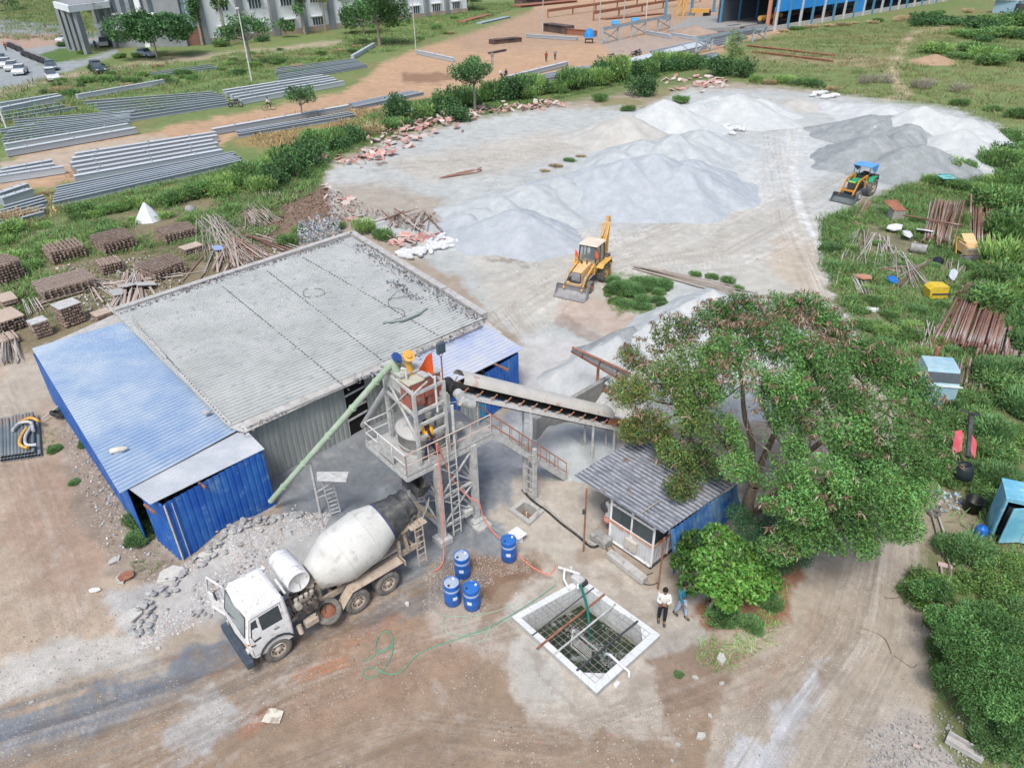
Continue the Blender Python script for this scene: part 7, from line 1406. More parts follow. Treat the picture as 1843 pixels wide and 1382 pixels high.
# steel beams: one I section and one box section of unit length
m_gal=mat('primer_grey_steel',(.30,.345,.38),(.40,.44,.47),scale=.35,rough=.55,col3=(.44,.44,.42),s3=.8,rand=.18)
def beam_proto(kind):
    t=thing('steel_beam','x','steel beam'); mb=MB()
    if kind=='I': mb.box((0,0,.42),(1,.34,.03)); mb.build('top_flange',m_gal,t,world=False); mb=MB(); mb.box((0,0,.22),(1,.03,.38)); mb.build('web',m_gal,t,world=False); mb=MB(); mb.box((0,0,.015),(1,.34,.03)); mb.build('bottom_flange',m_gal,t,world=False)
    else:
        mb.box((0,0,.38),(1,.62,.70)); mb.build('box_section',m_gal,t,world=False); mb=MB(); mb.box((0,0,.745),(1,.74,.03)); mb.build('top_plate',mat('pale_top_plate',(.46,.50,.53),(.54,.57,.59),scale=.4,rough=.5,rand=.1),t,world=False)
        mb=MB(); [mb.box((x,0,.83),(.012,.3,.14)) for x in(-.35,0,.3)]; mb.build('lug',m_gal,t,world=False)
    t.location=(0,-80,0); return t
BP={'I':beam_proto('I'),'B':beam_proto('B')}; BU=set()
def beams(a0,a1,b0,b1,n,kind,label,z=0,jit=.4,rows=1):
    A0_,A1_,B0_,B1_=G(*a0),G(*a1),G(*b0),G(*b1)
    for i in range(n):
        t=i/max(1,n-1); p=A0_.lerp(B0_,t); q_=A1_.lerp(B1_,t); d=(q_-p); u=d.normalized(); p=p+u*rnd.uniform(-jit,jit); q_=q_+u*rnd.uniform(-jit,jit); L=(q_-p).length; c=(p+q_)/2; c.z=z+rnd.uniform(0,.05)
        pr=BP[kind]
        if kind in BU: o=cp(pr,c,math.atan2(d.y,d.x),(L,1,1))
        else: BU.add(kind); o=pr; o.location=c; o.rotation_euler=(0,0,math.atan2(d.y,d.x)); o.scale=(L,1,1)
        o['label']=label; o['group']=label
beams((20,282),(252,240),(8,272),(238,233),2,'B','big grey box girder at the front of the left beam field')
beams((0,262),(235,224),(30,222),(240,205),9,'I','light grey I-beam in the left field behind the big box girders'); beams((215,222),(418,190),(150,188),(390,170),8,'I','grey I-beam in the second field next to the dirt road')
beams((0,222),(140,198),(0,208),(105,190),3,'I','grey beam lying in the weeds at the left edge'); beams((0,205),(110,182),(0,196),(108,178),2,'B','weed-covered grey girder far left in the grass'); beams((140,180),(296,152),(150,172),(290,150),1,'B','single grey girder half hidden in the weeds near the campus track')
beams((138,330),(400,282),(133,290),(385,250),6,'B','pale grey box girder of the bright stack at left centre'); beams((95,372),(432,296),(100,345),(425,280),7,'I','narrow grey I-beam in front of the bright girder stack')
beams((0,330),(118,312),(0,318),(96,300),3,'B','grey girder at the left edge by the road'); beams((0,372),(62,352),(0,362),(55,343),2,'B','short grey girder at the left edge in dry grass'); beams((0,412),(86,388),(0,382),(78,360),6,'I','narrow beam in the dry grass at the left edge')
beams((960,160),(1070,136),(955,152),(1065,130),2,'I','pale beam along the hedge foot before the right girders'); beams((1290,84),(1345,70),(1280,78),(1340,66),3,'I','blue-grey beam lying under the right trestle'); beams((0,245),(60,236),(0,240),(60,230),2,'I','short beam end at the left edge by the lamp post'); beams((430,190),(616,155),(402,172),(585,143),5,'B','whitish box girder of the stack beside the parked motorcycle'); beams((505,150),(660,122),(495,128),(640,110),8,'I','grey I-beam behind the whitish girder stack'); beams((275,140),(390,125),(270,136),(380,120),3,'I','thin grey beam lying in weeds behind the second field')
beams((388,243),(625,200),(388,243),(625,200),1,'B','long single girder on the near side of the dirt road'); beams((430,248),(640,212),(425,243),(635,206),3,'I','thin beam in front of the long single girder'); beams((640,198),(760,172),(630,192),(745,168),5,'I','short I-beam in dry grass by the round hedge tree')
beams((775,200),(960,150),(775,200),(960,150),1,'I','beam along the hedge left of the worker pair'); beams((700,212),(960,158),(780,205),(965,155),2,'I','long thin beam lying along the hedge'); beams((915,146),(1018,120),(915,146),(1018,120),1,'B','box girder on which two workers sit'); beams((930,156),(1080,122),(925,150),(1050,124),4,'I','beam lying beside the workers girder')
beams((1060,138),(1270,88),(1070,130),(1260,82),5,'B','long blue-grey girder running toward the right trestle'); beams((1180,100),(1290,76),(1170,96),(1280,72),4,'I','narrow beam at the foot of the right trestle'); beams((1265,112),(1292,104),(1262,104),(1290,99),4,'I','short grey beam by the willowy tree')
beams((752,98),(816,112),(752,98),(816,112),1,'B','single grey girder lying across the orange yard left of the round tree'); beams((634,108),(674,84),(634,108),(674,84),1,'B','hollow square girder at the left bend of the orange road'); beams((946,68),(1040,74),(946,68),(1040,74),1,'B','long grey box girder in the middle of the orange yard')
beams((1163,62),(1208,70),(1163,62),(1208,70),1,'B','grey plate girder lying between the trestles'); beams((1208,66),(1252,73),(1208,66),(1252,73),1,'B','second plate girder beside the right trestle')
m_db=mat('dark_plate_steel',(.07,.06,.06),(.16,.10,.08),scale=.5,rough=.8)
def dbeam(p,q,w,h,label,m=m_db,z=0):
    A,B_=G(*p),G(*q); mb=MB(); mb.box((A+B_)/2+ZV*(h/2+z),((B_-A).length,w,h),basis(A,B_)[:3]); mb.box((A+B_)/2+ZV*(h+z+.02),((B_-A).length*.96,w*1.25,.04),basis(A,B_)[:3]); tag(mb.build('steel_section',m),label,'steel section')
dbeam((884,80),(935,75),2.0,.9,'black plate table in the orange yard right of the round tree'); dbeam((984,56),(1026,62),2.5,1.8,'stack of dark steel plates behind the long grey box girder'); dbeam((1022,62),(1072,66),1.2,1.2,'rust-brown box beam right of the dark plates',m_rust)
dbeam((926,14),(1030,4),5,.6,'rusty plate stack at the top edge, front part',m_rust); dbeam((935,8),(1035,-2),5,1.6,'dark steel stack at the top edge of the yard'); dbeam((830,42),(880,28),2.,.4,'rusty scrap plates at the top of the orange road',m_rust); dbeam((862,44),(915,32),1.6,.3,'blue-grey plates beside the rusty scrap',m_tre); dbeam((880,98),(910,92),.6,.3,'short dark beam in the orange yard near the worker'); dbeam((1085,36),(1190,26),2.2,.3,'rusty plates on the ground under the brown beams',m_rust)
dbeam((1345,84),(1500,102),.9,.3,'long rusty dark strip lying in the meadow, rear one',m_rust); dbeam((1355,95),(1498,112),.7,.3,'long rusty dark strip lying in the meadow, front one',m_rust)
bt_=thing('tarpaulin','blue tarpaulin draped over a small cart beside the left trestle','tarpaulin',tuple(G(1062,78))); mb=MB(); c=G(1060,78); mb.lathe(c+ZV*1.2,(0,0,1),[(0,1.3),(.8,1.1),(1.6,.6),(1.9,.0)],9,False); mb.build('sheet',simp('blue_tarp',(.03,.25,.62)),bt_); mb=MB(); mb.box(c+ZV*.8,(1.8,1.4,.15)); [mb.beam(c+Vector((x,y,0)),c+Vector((x,y,.8)),.12) for x in(-.8,.8) for y in(-.6,.6)]; mb.build('cart',m_dark,bt_)
for px,py,l in((1108,41,'left small blue crate on the ground before the brown beams'),(1143,36,'right small blue crate on the plates before the brown beams')): mb=MB(); mb.box(G(px,py,.6),(2,1.2,1.),None,.05); mb.box(G(px,py,1.15),(2.1,1.3,.08)); tag(mb.build('crate',simp('sky_blue',(.10,.40,.75))),l,'crate')
kb=thing('kiosk','small blue-grey cabin at the top right corner','cabin',tuple(G(1810,24))); A,B_=G(1785,24),G(1826,26); mb=MB(); fbox(mb,A,B_,4,0,3.4); mb.build('wall',simp('kiosk_blue',(.30,.45,.55)),kb); mb=MB(); fbox(mb,A+Vector((-.8,0,0)),B_+Vector((1,0,0)),5.5,3.4,3.6,.6); mb.build('roof',m_cw,kb); mb=MB(); mb.cyl(G(1832,26),G(1832,26)+ZV*2.6,1.2,1.2,14); tag(mb.build('water_tub',m_dark),'dark round tank beside the small cabin at the top right','tank')
# poles
def lpole(px,py,h,label,m=m_steelw,lean=0,arm=True,name='lamp_post'):
    b=G(px,py); t=thing(name,label,'post',tuple(b)); mb=MB(); mb.tube([b,b+Vector((lean,0,h))],[.13,.08],8); mb.build('shaft',m,t)
    if arm: mb=MB(); mb.box(b+Vector((lean,-.2,h)),(.5,.6,.15)); mb.build('lamp_head',m_cw,t)
lpole(453,146,11.3,'tall white lamp post in the weeds behind the whitish girders'); lpole(13,235,9,'white lamp post at the left edge among the beams',arm=True); lpole(749,96,12,'tall grey pole at the bend of the orange road',m_steel,arm=False,name='utility_pole'); lpole(977,58,13,'thin pale pole behind the long box girder',m_steel,arm=False,name='utility_pole')
lpole(1078,72,13,'thin pole just left of the left trestle',m_steel,arm=False,name='utility_pole'); lpole(1121,64,12,'thin pole rising behind the left trestle middle',m_steel,arm=False,name='utility_pole'); lpole(1161,58,12,'thin white pole near the right end of the left trestle',m_steelw,arm=False,name='utility_pole'); lpole(1068,38,13,'dark rusty mast beside the brown beams',m_rust,arm=False,name='utility_pole')
# ================================================================ CARS AND MOTORCYCLES
def car(px,py,hd_,col,label,suv=False):
    b=G(px,py); t=thing('parked_car',label,'car'); L=4.3;Wc=1.75; H=1.75 if suv else 1.45; m=simp('car_paint',col,rough=.3,spec=.5)
    pr=[(-2.1,.45),(-2.15,.85),(-1.85,.95),(-1.45,1.0),(.75,1.0),(1.95,.82),(2.15,.6),(2.1,.3),(-2.1,.3)]
    mb=MB(); mb.prism([(x,-Wc/2,z) for x,z in pr],(0,Wc,0)); mb.build('body',m,t,world=False); r0=-1.6 if not suv else -2.0
    cab_=[(r0,.98),(r0+.4,H-.04),(.05,H),(.85,.98)]
    mb=MB(); mb.prism([(x,-Wc/2+.12+(.1 if z>1.2 else 0),z) for x,z in cab_],(0,Wc-.44,0)); mb.build('windows',m_pane,t,world=False); mb=MB(); mb.box(((r0+.45)/2,0,H+.01),(abs(r0)+.1,Wc-.45,.05),None,.02); 
    mb.build('roof',m,t,world=False)
    for x in(-1.3,1.3):
        for s in(-1,1): mb=MB(); mb.cyl((x,s*(Wc/2-.2),.33),(x,s*(Wc/2+.02),.33),.33,.33,14); w=mb.build('wheel',m_rub,t,world=False)
    for s in(-1,1): mb=MB(); mb.box((2.08,s*.62,.66),(.12,.35,.14)); mb.build('headlight',m_cw,t,world=False)
    t.location=b; t.rotation_euler=(0,0,R(hd_)); t.scale=(1.15,)*3
car(38,134,-70,(.60,.62,.63),'white car nearest the grass in the car park row'); car(24,127,-70,(.52,.54,.56),'silver-white car second in the car park row'); car(12,121,-70,(.62,.63,.63),'white car third in the car park row'); car(3,114,-70,(.08,.13,.20),'dark blue car at the end of the car park row')
car(94,126,-60,(.07,.10,.12),'dark grey car at the car park exit'); car(96,145,-55,(.64,.66,.68),'white car driving on the track below the car park',True); car(178,131,-50,(.05,.07,.09),'black car on the track beside a bush',True); car(188,84,-65,(.55,.57,.56),'white off-road car under the porch',True); car(264,103,-30,(.35,.42,.50),'silver car parked under the flat-topped tree'); car(119,76,-100,(.60,.62,.62),'white car half hidden behind the porch columns')
def moto_proto():
    t=thing('motorcycle','x','motorcycle')
    for x in(-.62,.62): mb=MB(); mb.lathe((x,-.06,.3),(0,1,0),[(0,.22),(0,.3),(.12,.3),(.12,.22)],14); mb.build('wheel',m_rub,t,world=False)
    mb=MB(); mb.beam((-.6,0,.32),(.1,0,.5),.1,.2); mb.beam((.62,0,.3),(.4,0,.95),.08); mb.box((-.05,0,.45),(.5,.25,.35),None,.05); mb.build('frame',m_dark,t,world=False)
    mb=MB(); mb.box((.15,0,.8),(.5,.26,.22),None,.07); mb.build('fuel_tank',mat('moto_paint',(.04,.04,.07),(.08,.03,.03),scale=.3,rough=.3,rand=.8),t,world=False); mb=MB(); mb.box((-.4,0,.78),(.65,.25,.1),None,.03); mb.build('seat',m_rub,t,world=False); mb=MB(); mb.beam((.42,-.32,1.02),(.42,.32,1.02),.05); mb.box((.52,0,.9),(.12,.18,.18)); mb.build('handlebar',m_steel,t,world=False); return t
mp=moto_proto(); first=True
spots=[]
for k in range(14): t=k/13; spots.append((44+t*44,101+t*17,'motorcycle in the longer row parked at the kerb of the car park','motorcycles of the longer row'))
for k in range(8): t=k/7; spots.append((18+t*20,85+t*9,'motorcycle in the far short row of the car park','motorcycles of the far row'))
spots+= [(1100,108,'red-seated motorcycle beside the long girders in the orange yard',None),(1148,100,'right motorcycle of the pair parked on the orange yard',None),(1142,103,'left motorcycle of the pair parked on the orange yard',None),(425,193,'black motorcycle parked at the end of the whitish girders',None)]
for i,(px,py,l,g_) in enumerate(spots):
    p_=G(px,py); a_=R(-20+rnd.uniform(-8,8)) if g_ else R(rnd.uniform(0,60)); o=mp if i==0 else cp(mp,p_,a_,1.2)
    if i==0: o.location=p_; o.rotation_euler=(0,0,a_); o.scale=(1.2,)*3
    o['label']=l
    if g_: o['group']=g_
    elif 'group' in o: del o['group']
# ================================================================ LOOSE THINGS: copies of a few prototypes
def unit(kind,m):
    mb=MB()
    if kind=='pipe': mb.cyl((-.5,0,0),(.5,0,0),.055,.055,8,True)
    elif kind=='pole': mb.tube([(-.5,0,0),(-.2,.004,.004),(.2,-.004,0),(.5,0,0)],[.035,.04,.035,.03],6)
    elif kind=='board': mb.box((0,0,0),(1,.16,.035))
    return mb.v,mb.f,mb
class Proto:
    def __init__(s,name,cat,mbs,m):
        s.o=mbs.build(name,m) if not isinstance(mbs,bpy.types.Object) else mbs; s.o['category']=cat; s.used=False; s.o.location=(0,-90,0)
    def put(s,loc,rot=(0,0,0),sc=(1,1,1),label='',group=None):
        o=s.o if not s.used else cp(s.o); s.used=True; o.location=loc; o.rotation_euler=rot; o.scale=sc if hasattr(sc,'__len__') else (sc,)*3; o['label']=label
        if group: o['group']=group
        elif 'group' in o: del o['group']
        return o
    def span(s,A,B_,label,group=None,th=1.):
        A=Vector(A);B_=Vector(B_); d=B_-A; e=d.to_track_quat('X','Z').to_euler(); return s.put((A+B_)/2,e,(d.length,th,th),label,group)
m_rp=mat('rusty_brown_pipe',(.20,.10,.075),(.30,.19,.15),scale=5,rough=.9,rand=.35,col3=(.40,.34,.31),s3=4)
m_gp=mat('grey_brown_pole',(.30,.26,.22),(.40,.36,.32),scale=5,rough=.9,rand=.3)
m_wp=mat('pale_pole',(.50,.48,.45),(.40,.36,.32),scale=4,rough=.85,rand=.2)
m_tb=mat('weathered_timber',(.27,.20,.16),(.42,.36,.31),scale=4,rough=.95,rand=.3,stretch=(1,4,4))
PP={}
for n_,k,m in(('rusty_pipe','pipe',m_rp),('scaffold_pole','pole',m_gp),('pale_pole','pole',m_wp),('timber_board','board',m_tb)): PP[n_]=Proto(n_,{'rusty_pipe':'pipe','scaffold_pole':'pole','pale_pole':'pole','timber_board':'board'}[n_],unit(k,m)[2],m)
def pile(a0,a1,b0,b1,n,kinds,h,label,group,jit=.25,th=1.,cross=.0):
    A0_,A1_,B0_,B1_=G(*a0),G(*a1),G(*b0),G(*b1)
    for i in range(n):
        t=rnd.random(); t2=t+rnd.gauss(0,.02+cross); A=A0_.lerp(A1_,t); B_=B0_.lerp(B1_,t2); u=(B_-A).normalized(); z=.07+h*(rnd.random()**1.3)*(1-abs(2*t-1)**3*.7); A=A+u*rnd.uniform(-jit,jit)+ZV*(z+rnd.uniform(-.03,.05)); B_=B_+u*rnd.uniform(-jit,jit)+ZV*max(.06,z+rnd.uniform(-.05,.03))
        k=rnd.choice(kinds); PP[k].span(A,B_,label%{'rusty_pipe':'rusty brown pipe','scaffold_pole':'grey-brown pole','pale_pole':'pale pole','timber_board':'weathered board'}[k],group+', '+k.replace('_',' ')+'s',th*rnd.uniform(.8,1.15))
rp='rusty_pipe'; sp_='scaffold_pole'; wp='pale_pole'; tbd='timber_board'
pile((1722,515),(1838,545),(1676,622),(1815,640),96,[rp]*7+[sp_,wp],.55,'%s in the biggest pipe stack at the right edge below the yellow machine','big pipe stack at the right edge',.5,1.1,.01)
pile((1790,520),(1850,540),(1745,640),(1835,655),22,[rp],.5,'%s lying over the right end of the biggest pipe stack','right end of the big pipe stack',.5,1.1,.06)
pile((1672,366),(1740,372),(1660,436),(1712,448),42,[rp]*3+[sp_,wp],.5,'%s in the heap left of the yellow machine','pipe heap left of the yellow machine',.6,1.,.08)
pile((1742,375),(1790,378),(1742,445),(1790,448),28,[rp]*4+[wp],.45,'%s in the upright stack right of the yellow machine','pipe stack right of the yellow machine',.4,1.,.02)
pile((1722,650),(1778,655),(1712,700),(1772,705),20,[sp_,rp],.3,'%s in the lower small stack behind the pale blue cab','small stack behind the pale blue cab',.3,1.,.03)
pile((1630,580),(1700,590),(1625,640),(1690,700),18,[rp,wp,sp_],.2,'%s scattered left of the biggest pipe stack','poles left of the biggest pipe stack',.6,.9,.3)
pile((1548,362),(1568,366),(1528,402),(1546,408),9,[rp,rp,tbd],.12,'%s in the small row in front of the tractor','small row in front of the tractor',.2,1.,.02)
pile((1535,415),(1600,430),(1525,470),(1595,490),26,[wp,sp_,sp_],.2,'%s lying in the weeds right of the yard edge','poles in the weeds at the yard edge',.5,.9,.2)
pile((1590,440),(1640,470),(1600,505),(1660,520),26,[sp_,wp,sp_],.25,'%s scattered between yellow bin and sheet pile','poles beside the yellow bin',.6,.9,.35)
pile((1560,470),(1625,520),(1610,500),(1680,470),16,[sp_,rp],.25,'%s lying crosswise in the weeds left of the yellow bin','crosswise poles left of the yellow bin',.6,.9,.3)
pile((1530,500),(1556,500),(1545,530),(1570,535),12,[sp_,wp],.25,'%s under the rusty orange sheet','poles under the rusty sheet',.2,.9,.1)
pile((1700,470),(1740,480),(1695,505),(1730,512),10,[sp_,sp_,wp],.2,'%s beside the dark bags left of the yellow machine','poles beside the dark bags',.3,.9,.2)
for a,b,k,h,l in(((1505,512),(1517,458),wp,.1,'long white pole standing out alone at the left of the scrap ground'),((1622,400),(1728,420),rp,.6,'long rusty bar lying across the heap left of the yellow machine'),((1740,375),(1738,412),rp,1.2,'rusty bar leaning on the yellow machine'),((1675,922),(1697,1005),sp_,.08,'long grey pole along the edge of the dirt road, near the tyre'),((1688,930),(1716,1020),wp,.06,'thin pale pole right of the long grey pole at the road edge'),((1692,1020),(1700,1080),sp_,.08,'bare pole lying in the weeds below the road-edge poles')):
    A,B_=G(*a),G(*b); PP[k].span(A+ZV*h,B_+ZV*(h+.05),l,None,1.3)
pile((1145,487),(1165,484),(1310,530),(1345,520),16,[sp_],.12,'%s in the long bundle beside the weed island','long bundle beside the weed island',1.0,1.0,.05)
pile((795,322),(810,318),(858,312),(870,302),12,[sp_,rp],.15,'%s in the small heap in the middle of the pale yard','small pole heap in the pale yard',.5,1,.2); PP[sp_].span(G(830,318,.2),G(908,303,.3),'long thin pole sticking out of the small heap in the pale yard')
pile((690,385),(780,390),(700,405),(785,420),34,[sp_,tbd,rp],.4,'%s in the brushwood heap behind the far shed corner','brushwood heap behind the shed corner',1.0,.9,.3)
# left yard: scattered poles
pile((350,400),(400,395),(380,470),(470,480),40,[wp,sp_,sp_],.5,'%s in the loose heap behind the shed','loose heap behind the shed',.8,.85,.4)
pile((380,440),(470,425),(400,490),(500,470),36,[sp_,rp,tbd],.4,'%s in the tangled heap next to the shed roof','tangled heap next to the shed roof',.8,.85,.5)
pile((425,375),(475,365),(440,390),(488,385),12,[tbd,sp_],.15,'%s in the flat rack near the hedge','flat rack near the hedge',.3,1,.05)
pile((440,395),(480,385),(450,412),(505,402),34,[sp_],.6,'%s in the round bundle near the hedge','round bundle near the hedge',.3,1.,.1); pile((465,345),(500,340),(470,358),(505,355),14,[sp_],.3,'%s in the small dark bundle at the hedge foot','dark bundle at the hedge foot',.3,1,.1)
pile((150,500),(190,520),(215,540),(330,500),18,[sp_,tbd,wp],.2,'%s lying between the timber stacks','poles between the timber stacks',1.,.9,.25); pile((70,545),(80,555),(150,520),(160,530),8,[tbd],.15,'%s along the front of the broad timber stack','boards before the broad stack',.5,1,.1)
pile((5,610),(30,605),(0,655),(45,650),26,[wp,sp_],.3,'%s in the pale pole pile at the left edge','pale pole pile at the left edge',.4,.9,.1); pile((40,545),(70,540),(50,570),(85,562),14,[wp],.2,'%s in the small pale row by the box stack','small pale row by the box stack',.2,.9,.05)
pile((225,495),(262,500),(200,560),(280,545),16,[tbd,wp,tbd],.3,'%s in the broken formwork heap by the shed edge','broken formwork heap',.5,1.2,.3); pile((175,560),(200,548),(190,585),(215,575),10,[wp,sp_],.2,'%s by the roof corner','sticks by the roof corner',.2,.9,.1)
# timber / prop stacks
def stack(p0,p1,dep,h,label,m=m_tb,n=9,lay=None,top=None,th=.1):
    A,B_=G(*p0),G(*p1); x=(B_-A).normalized(); y=Vector((-x.y,x.x,0)); L=(B_-A).length; t=thing('timber_stack',label,'stack',tuple((A+B_)/2),'stacks of props and formwork left of the shed'); q=random.Random(int(p0[0]*7+p0[1])); 
    nl=lay or max(2,int(h/th)); 
    for k in range(nl):
        mb=MB(); z=(k+.5)*h/nl
        if k%2==0:
            for j in range(3 if k<nl-1 else n): mb.box(A+x*L/2+y*(dep*(j+.5)/(3 if k<nl-1 else n)+q.uniform(-.03,.03))+ZV*z,(L*q.uniform(.93,1.04),th*.9,h/nl*.9),(x,y,ZV))
        else:
            for j in range(n): mb.box(A+x*(L*(j+.5)/n+q.uniform(-.04,.04))+y*dep/2+ZV*z,(th*.9,dep*q.uniform(.9,1.08),h/nl*.9),(x,y,ZV))
        mb.build('layer',m,t)
    if top is not None: mb=MB(); mb.box(A+x*L/2+y*dep/2+ZV*(h+.03),(L*1.02,dep*1.02,.05),(x,y,ZV)); mb.build('cover_board',top,t)
    return t
m_ply=mat('old_plywood',(.42,.33,.26),(.48,.40,.33),scale=2,rough=.9)
m_prop=mat('brown_props',(.23,.165,.13),(.38,.31,.26),scale=4,rough=.95,rand=.15)
for p0,p1,dep,h,l,m,top in [((95,478),(160,462),2.6,1.,'square stack of brown props with weeds around it, second from the left edge',m_prop,None),((190,463),(252,446),2.8,1.1,'square stack of brown props, the third in the back row',m_prop,None),((298,442),(358,428),2.2,.9,'square stack of brown props, rightmost in the back row',m_prop,None),
 ((280,510),(340,488),2.4,.9,'stack of brown props in the second row beside the shed',m_prop,None),((80,548),(180,520),2.6,.9,'broad ladder-like stack in the middle of the yard left of the shed',m_tb,None),((186,497),(226,487),1.6,.8,'small square stack between the broad stack and the back row',m_prop,None),
 ((0,518),(52,500),2.2,1.5,'tall bundle of grey-brown props at the left edge',m_prop,None),((0,606),(52,588),2.0,.8,'pile of long planks at the left edge',m_tb,m_ply),((120,592),(158,578),1.2,1.3,'tall stack of short props with a grey board on top, beside the roof corner',m_prop,m_steel),
 ((68,612),(97,602),.9,1.0,'small mixed stack with a pale board on top near the blue roof',m_prop,m_steel),((10,560),(38,552),1.6,.6,'low box with a tan plywood cover at the left edge',m_prop,m_ply),((336,460),(368,450),1.1,.4,'low dark box with a plywood lid near the loose pole heap',m_prop,m_ply),((178,584),(206,574),.9,.5,'small stack with a tan cover touching the shed parapet',m_prop,m_ply),((0,628),(38,616),1.3,.4,'low stack of planks below the tall bundle at the left edge',m_tb,None)]: stack(p0,p1,dep,h,l,m,top=top)
# slabs of plaster and red oxide rubble along the hedge
def chunk(sx,sy,sz,seed,sub=0):
    q=random.Random(seed); n=q.randint(5,7); mb=MB(); pts=[(math.cos(6.283*i/n+q.uniform(-.25,.25))*sx*q.uniform(.75,1.1),math.sin(6.283*i/n+q.uniform(-.2,.2))*sy*q.uniform(.75,1.1)) for i in range(n)]
    mb._a([(x,y,-sz) for x,y in pts]+[(x*.96+q.uniform(-.03,.03),y*.96,sz*q.uniform(.8,1.1)) for x,y in pts],[tuple(range(n))[::-1],tuple(range(n,2*n))]+[(i,(i+1)%n,n+(i+1)%n,n+i) for i in range(n)]); return mb
m_pk1=mat('pink_red_slab',(.42,.20,.17),(.50,.34,.30),scale=1.5,rough=.95,rand=.2,col3=(.50,.47,.44),s3=2); m_pk2=mat('whitish_slab',(.50,.47,.44),(.56,.42,.38),scale=1.2,rough=.95,rand=.15)
RB=[Proto('rubble_slab','slab',chunk(.75,.5,.05,i),(m_pk1,m_pk2,m_pk1,m_pk2,m_pk1)[i]) for i in range(5)]
def scatter_line(pts,n,w,protos,label,group,smin=.5,smax=1.3,tilt=.6,zz=.15,lift=.6):
    W_=[G(*p) for p in pts]; L=[(b-a).length for a,b in zip(W_[:-1],W_[1:])]; T=sum(L)
    for i in range(n):
        t=rnd.random()*T; k=0
        while t>L[k]: t-=L[k]; k+=1
        a,b=W_[k],W_[k+1]; d=(b-a).normalized(); p=a+d*t+Vector((-d.y,d.x,0))*rnd.gauss(0,w*.5); s=rnd.uniform(smin,smax); z=gz(p.x,p.y)+rnd.uniform(0,zz)*lift*2
        P_=rnd.choice(protos); P_.put((p.x,p.y,z+.03),(rnd.gauss(0,tilt),rnd.gauss(0,tilt),rnd.uniform(0,6.28)),(s,s,s),label,group)
scatter_line([(612,300),(680,278),(760,235),(860,205),(930,198),(1010,190)],300,3.4,RB,'broken pink or whitish slab in the rubble bank along the hedge','slabs in the rubble bank',.35,1.0,.4,.4)
scatter_line([(730,240),(800,222),(860,215)],34,2.0,RB,'tilted red slab at the thick part of the rubble bank','red slabs at the thick part of the bank',.6,1.25,.55,.7)
scatter_line([(1190,150),(1250,140),(1290,150),(1220,165)],44,3.,RB,'pink slab in the far rubble patch by the end of the hedge','slabs in the far rubble patch',.6,1.5,.3,.3)
scatter_line([(705,440),(760,430),(800,425)],32,1.2,RB,'pink slab on the small heap behind the shed gutter','slabs behind the shed gutter',.5,1.0,.4,.3)
scatter_line([(590,330),(640,390),(660,395)],14,1.5,RB,'pink slab lying in the brown brushy ground behind the shed','slabs in the brushy ground',.5,.9,.3,.1)
# white bags
mb=MB(); mb.lathe((0,0,.1),(1,0,0),[(-.42,.02),(-.36,.12),(-.2,.17),(.1,.18),(.34,.13),(.42,.02)],10); BG=Proto('cement_bag','bag',mb,mat('white_bag',(.62,.64,.66),(.52,.53,.54),scale=4,rough=.8,rand=.12))
scatter_line([(722,462),(760,455),(800,437),(828,430)],66,.9,[BG],'white filled bag in the row behind the shed gutter','white bags behind the gutter',.8,1.15,.15,.15,.3)
scatter_line([(1300,232),(1340,236)],22,1.5,[BG],'white bag in the patch at the foot of the far gravel ridge','white bags in the far yard',.9,1.4,.1,.2,.3); scatter_line([(1470,170),(1500,178)],16,1.4,[BG],'white bag at the far yard edge','white bags at the far yard edge',1.2,1.8,.2,.3,.3)
# plastic waste heap behind the shed: stuff
def litter(polys,n,size,cols,name,label,cat,z=.1,seed=1,up=.3):
    q=np.random.RandomState(seed); out=[]
    for pts in polys:
        w=[G(*p) for p in pts]; x0=min(p.x for p in w);x1=max(p.x for p in w);y0=min(p.y for p in w);y1=max(p.y for p in w); m=int(n*3); X=q.uniform(x0,x1,m); Y=q.uniform(y0,y1,m); k=poly_in(X,Y,[(p.x,p.y) for p in w])>.5; out.append(np.stack([X[k],Y[k]],1)[:n])
    P_=np.concatenate(out); P3=np.stack([P_[:,0],P_[:,1],ground_z(P_[:,0],P_[:,1])+.03+z*q.rand(len(P_))],1); V,Fq,C=leafset(P3,size/1.0,up,(1/LGAIN,)*3,0,.75,rs_=q); c=np.array(cols)[q.randint(len(cols),size=len(P_))]*(.8+.4*q.rand(len(P_),1)); o=mesh_np(name,V,Fq,m_leaf,vc=np.repeat(c,4,axis=0)); tag(o,label,cat,kind='stuff')
litter([[(540,415),(575,405),(612,405),(615,425),(570,445),(535,440)]],900,.22,[(.50,.62,.62),(.55,.56,.58),(.58,.52,.48),(.35,.45,.6),(.5,.5,.5)],'plastic_waste','heap of white plastic waste behind the far shed corner','waste',.9,2)
litter([[(120,760),(160,770),(250,960),(240,1000),(200,1000),(140,860)]],420,.10,[(.6,.62,.62),(.35,.5,.62),(.45,.4,.35),(.2,.18,.16),(.3,.24,.2)],'litter','scraps of paper and plastic in the strip left of the shed','litter',.03,3,.9)
litter([[(1660,880),(1730,890),(1740,930),(1690,920)],[(1560,420),(1660,430),(1660,500),(1560,500)]],120,.16,[(.6,.62,.62),(.35,.5,.62),(.45,.4,.35)],'litter','scraps of rubbish in the weeds on the right','litter',.05,4,.9)
litter([[(700,1040),(960,1000),(900,1200),(640,1330),(500,1300)],[(0,1100),(240,1100),(200,1250),(0,1250)],[(900,1260),(1240,1290),(1240,1380),(800,1380)]],130,.05,[(.6,.62,.62),(.55,.2,.15),(.45,.4,.35),(.1,.1,.1),(.2,.4,.4)],'litter','tiny scraps trodden into the foreground mud','litter',.0,5,2)
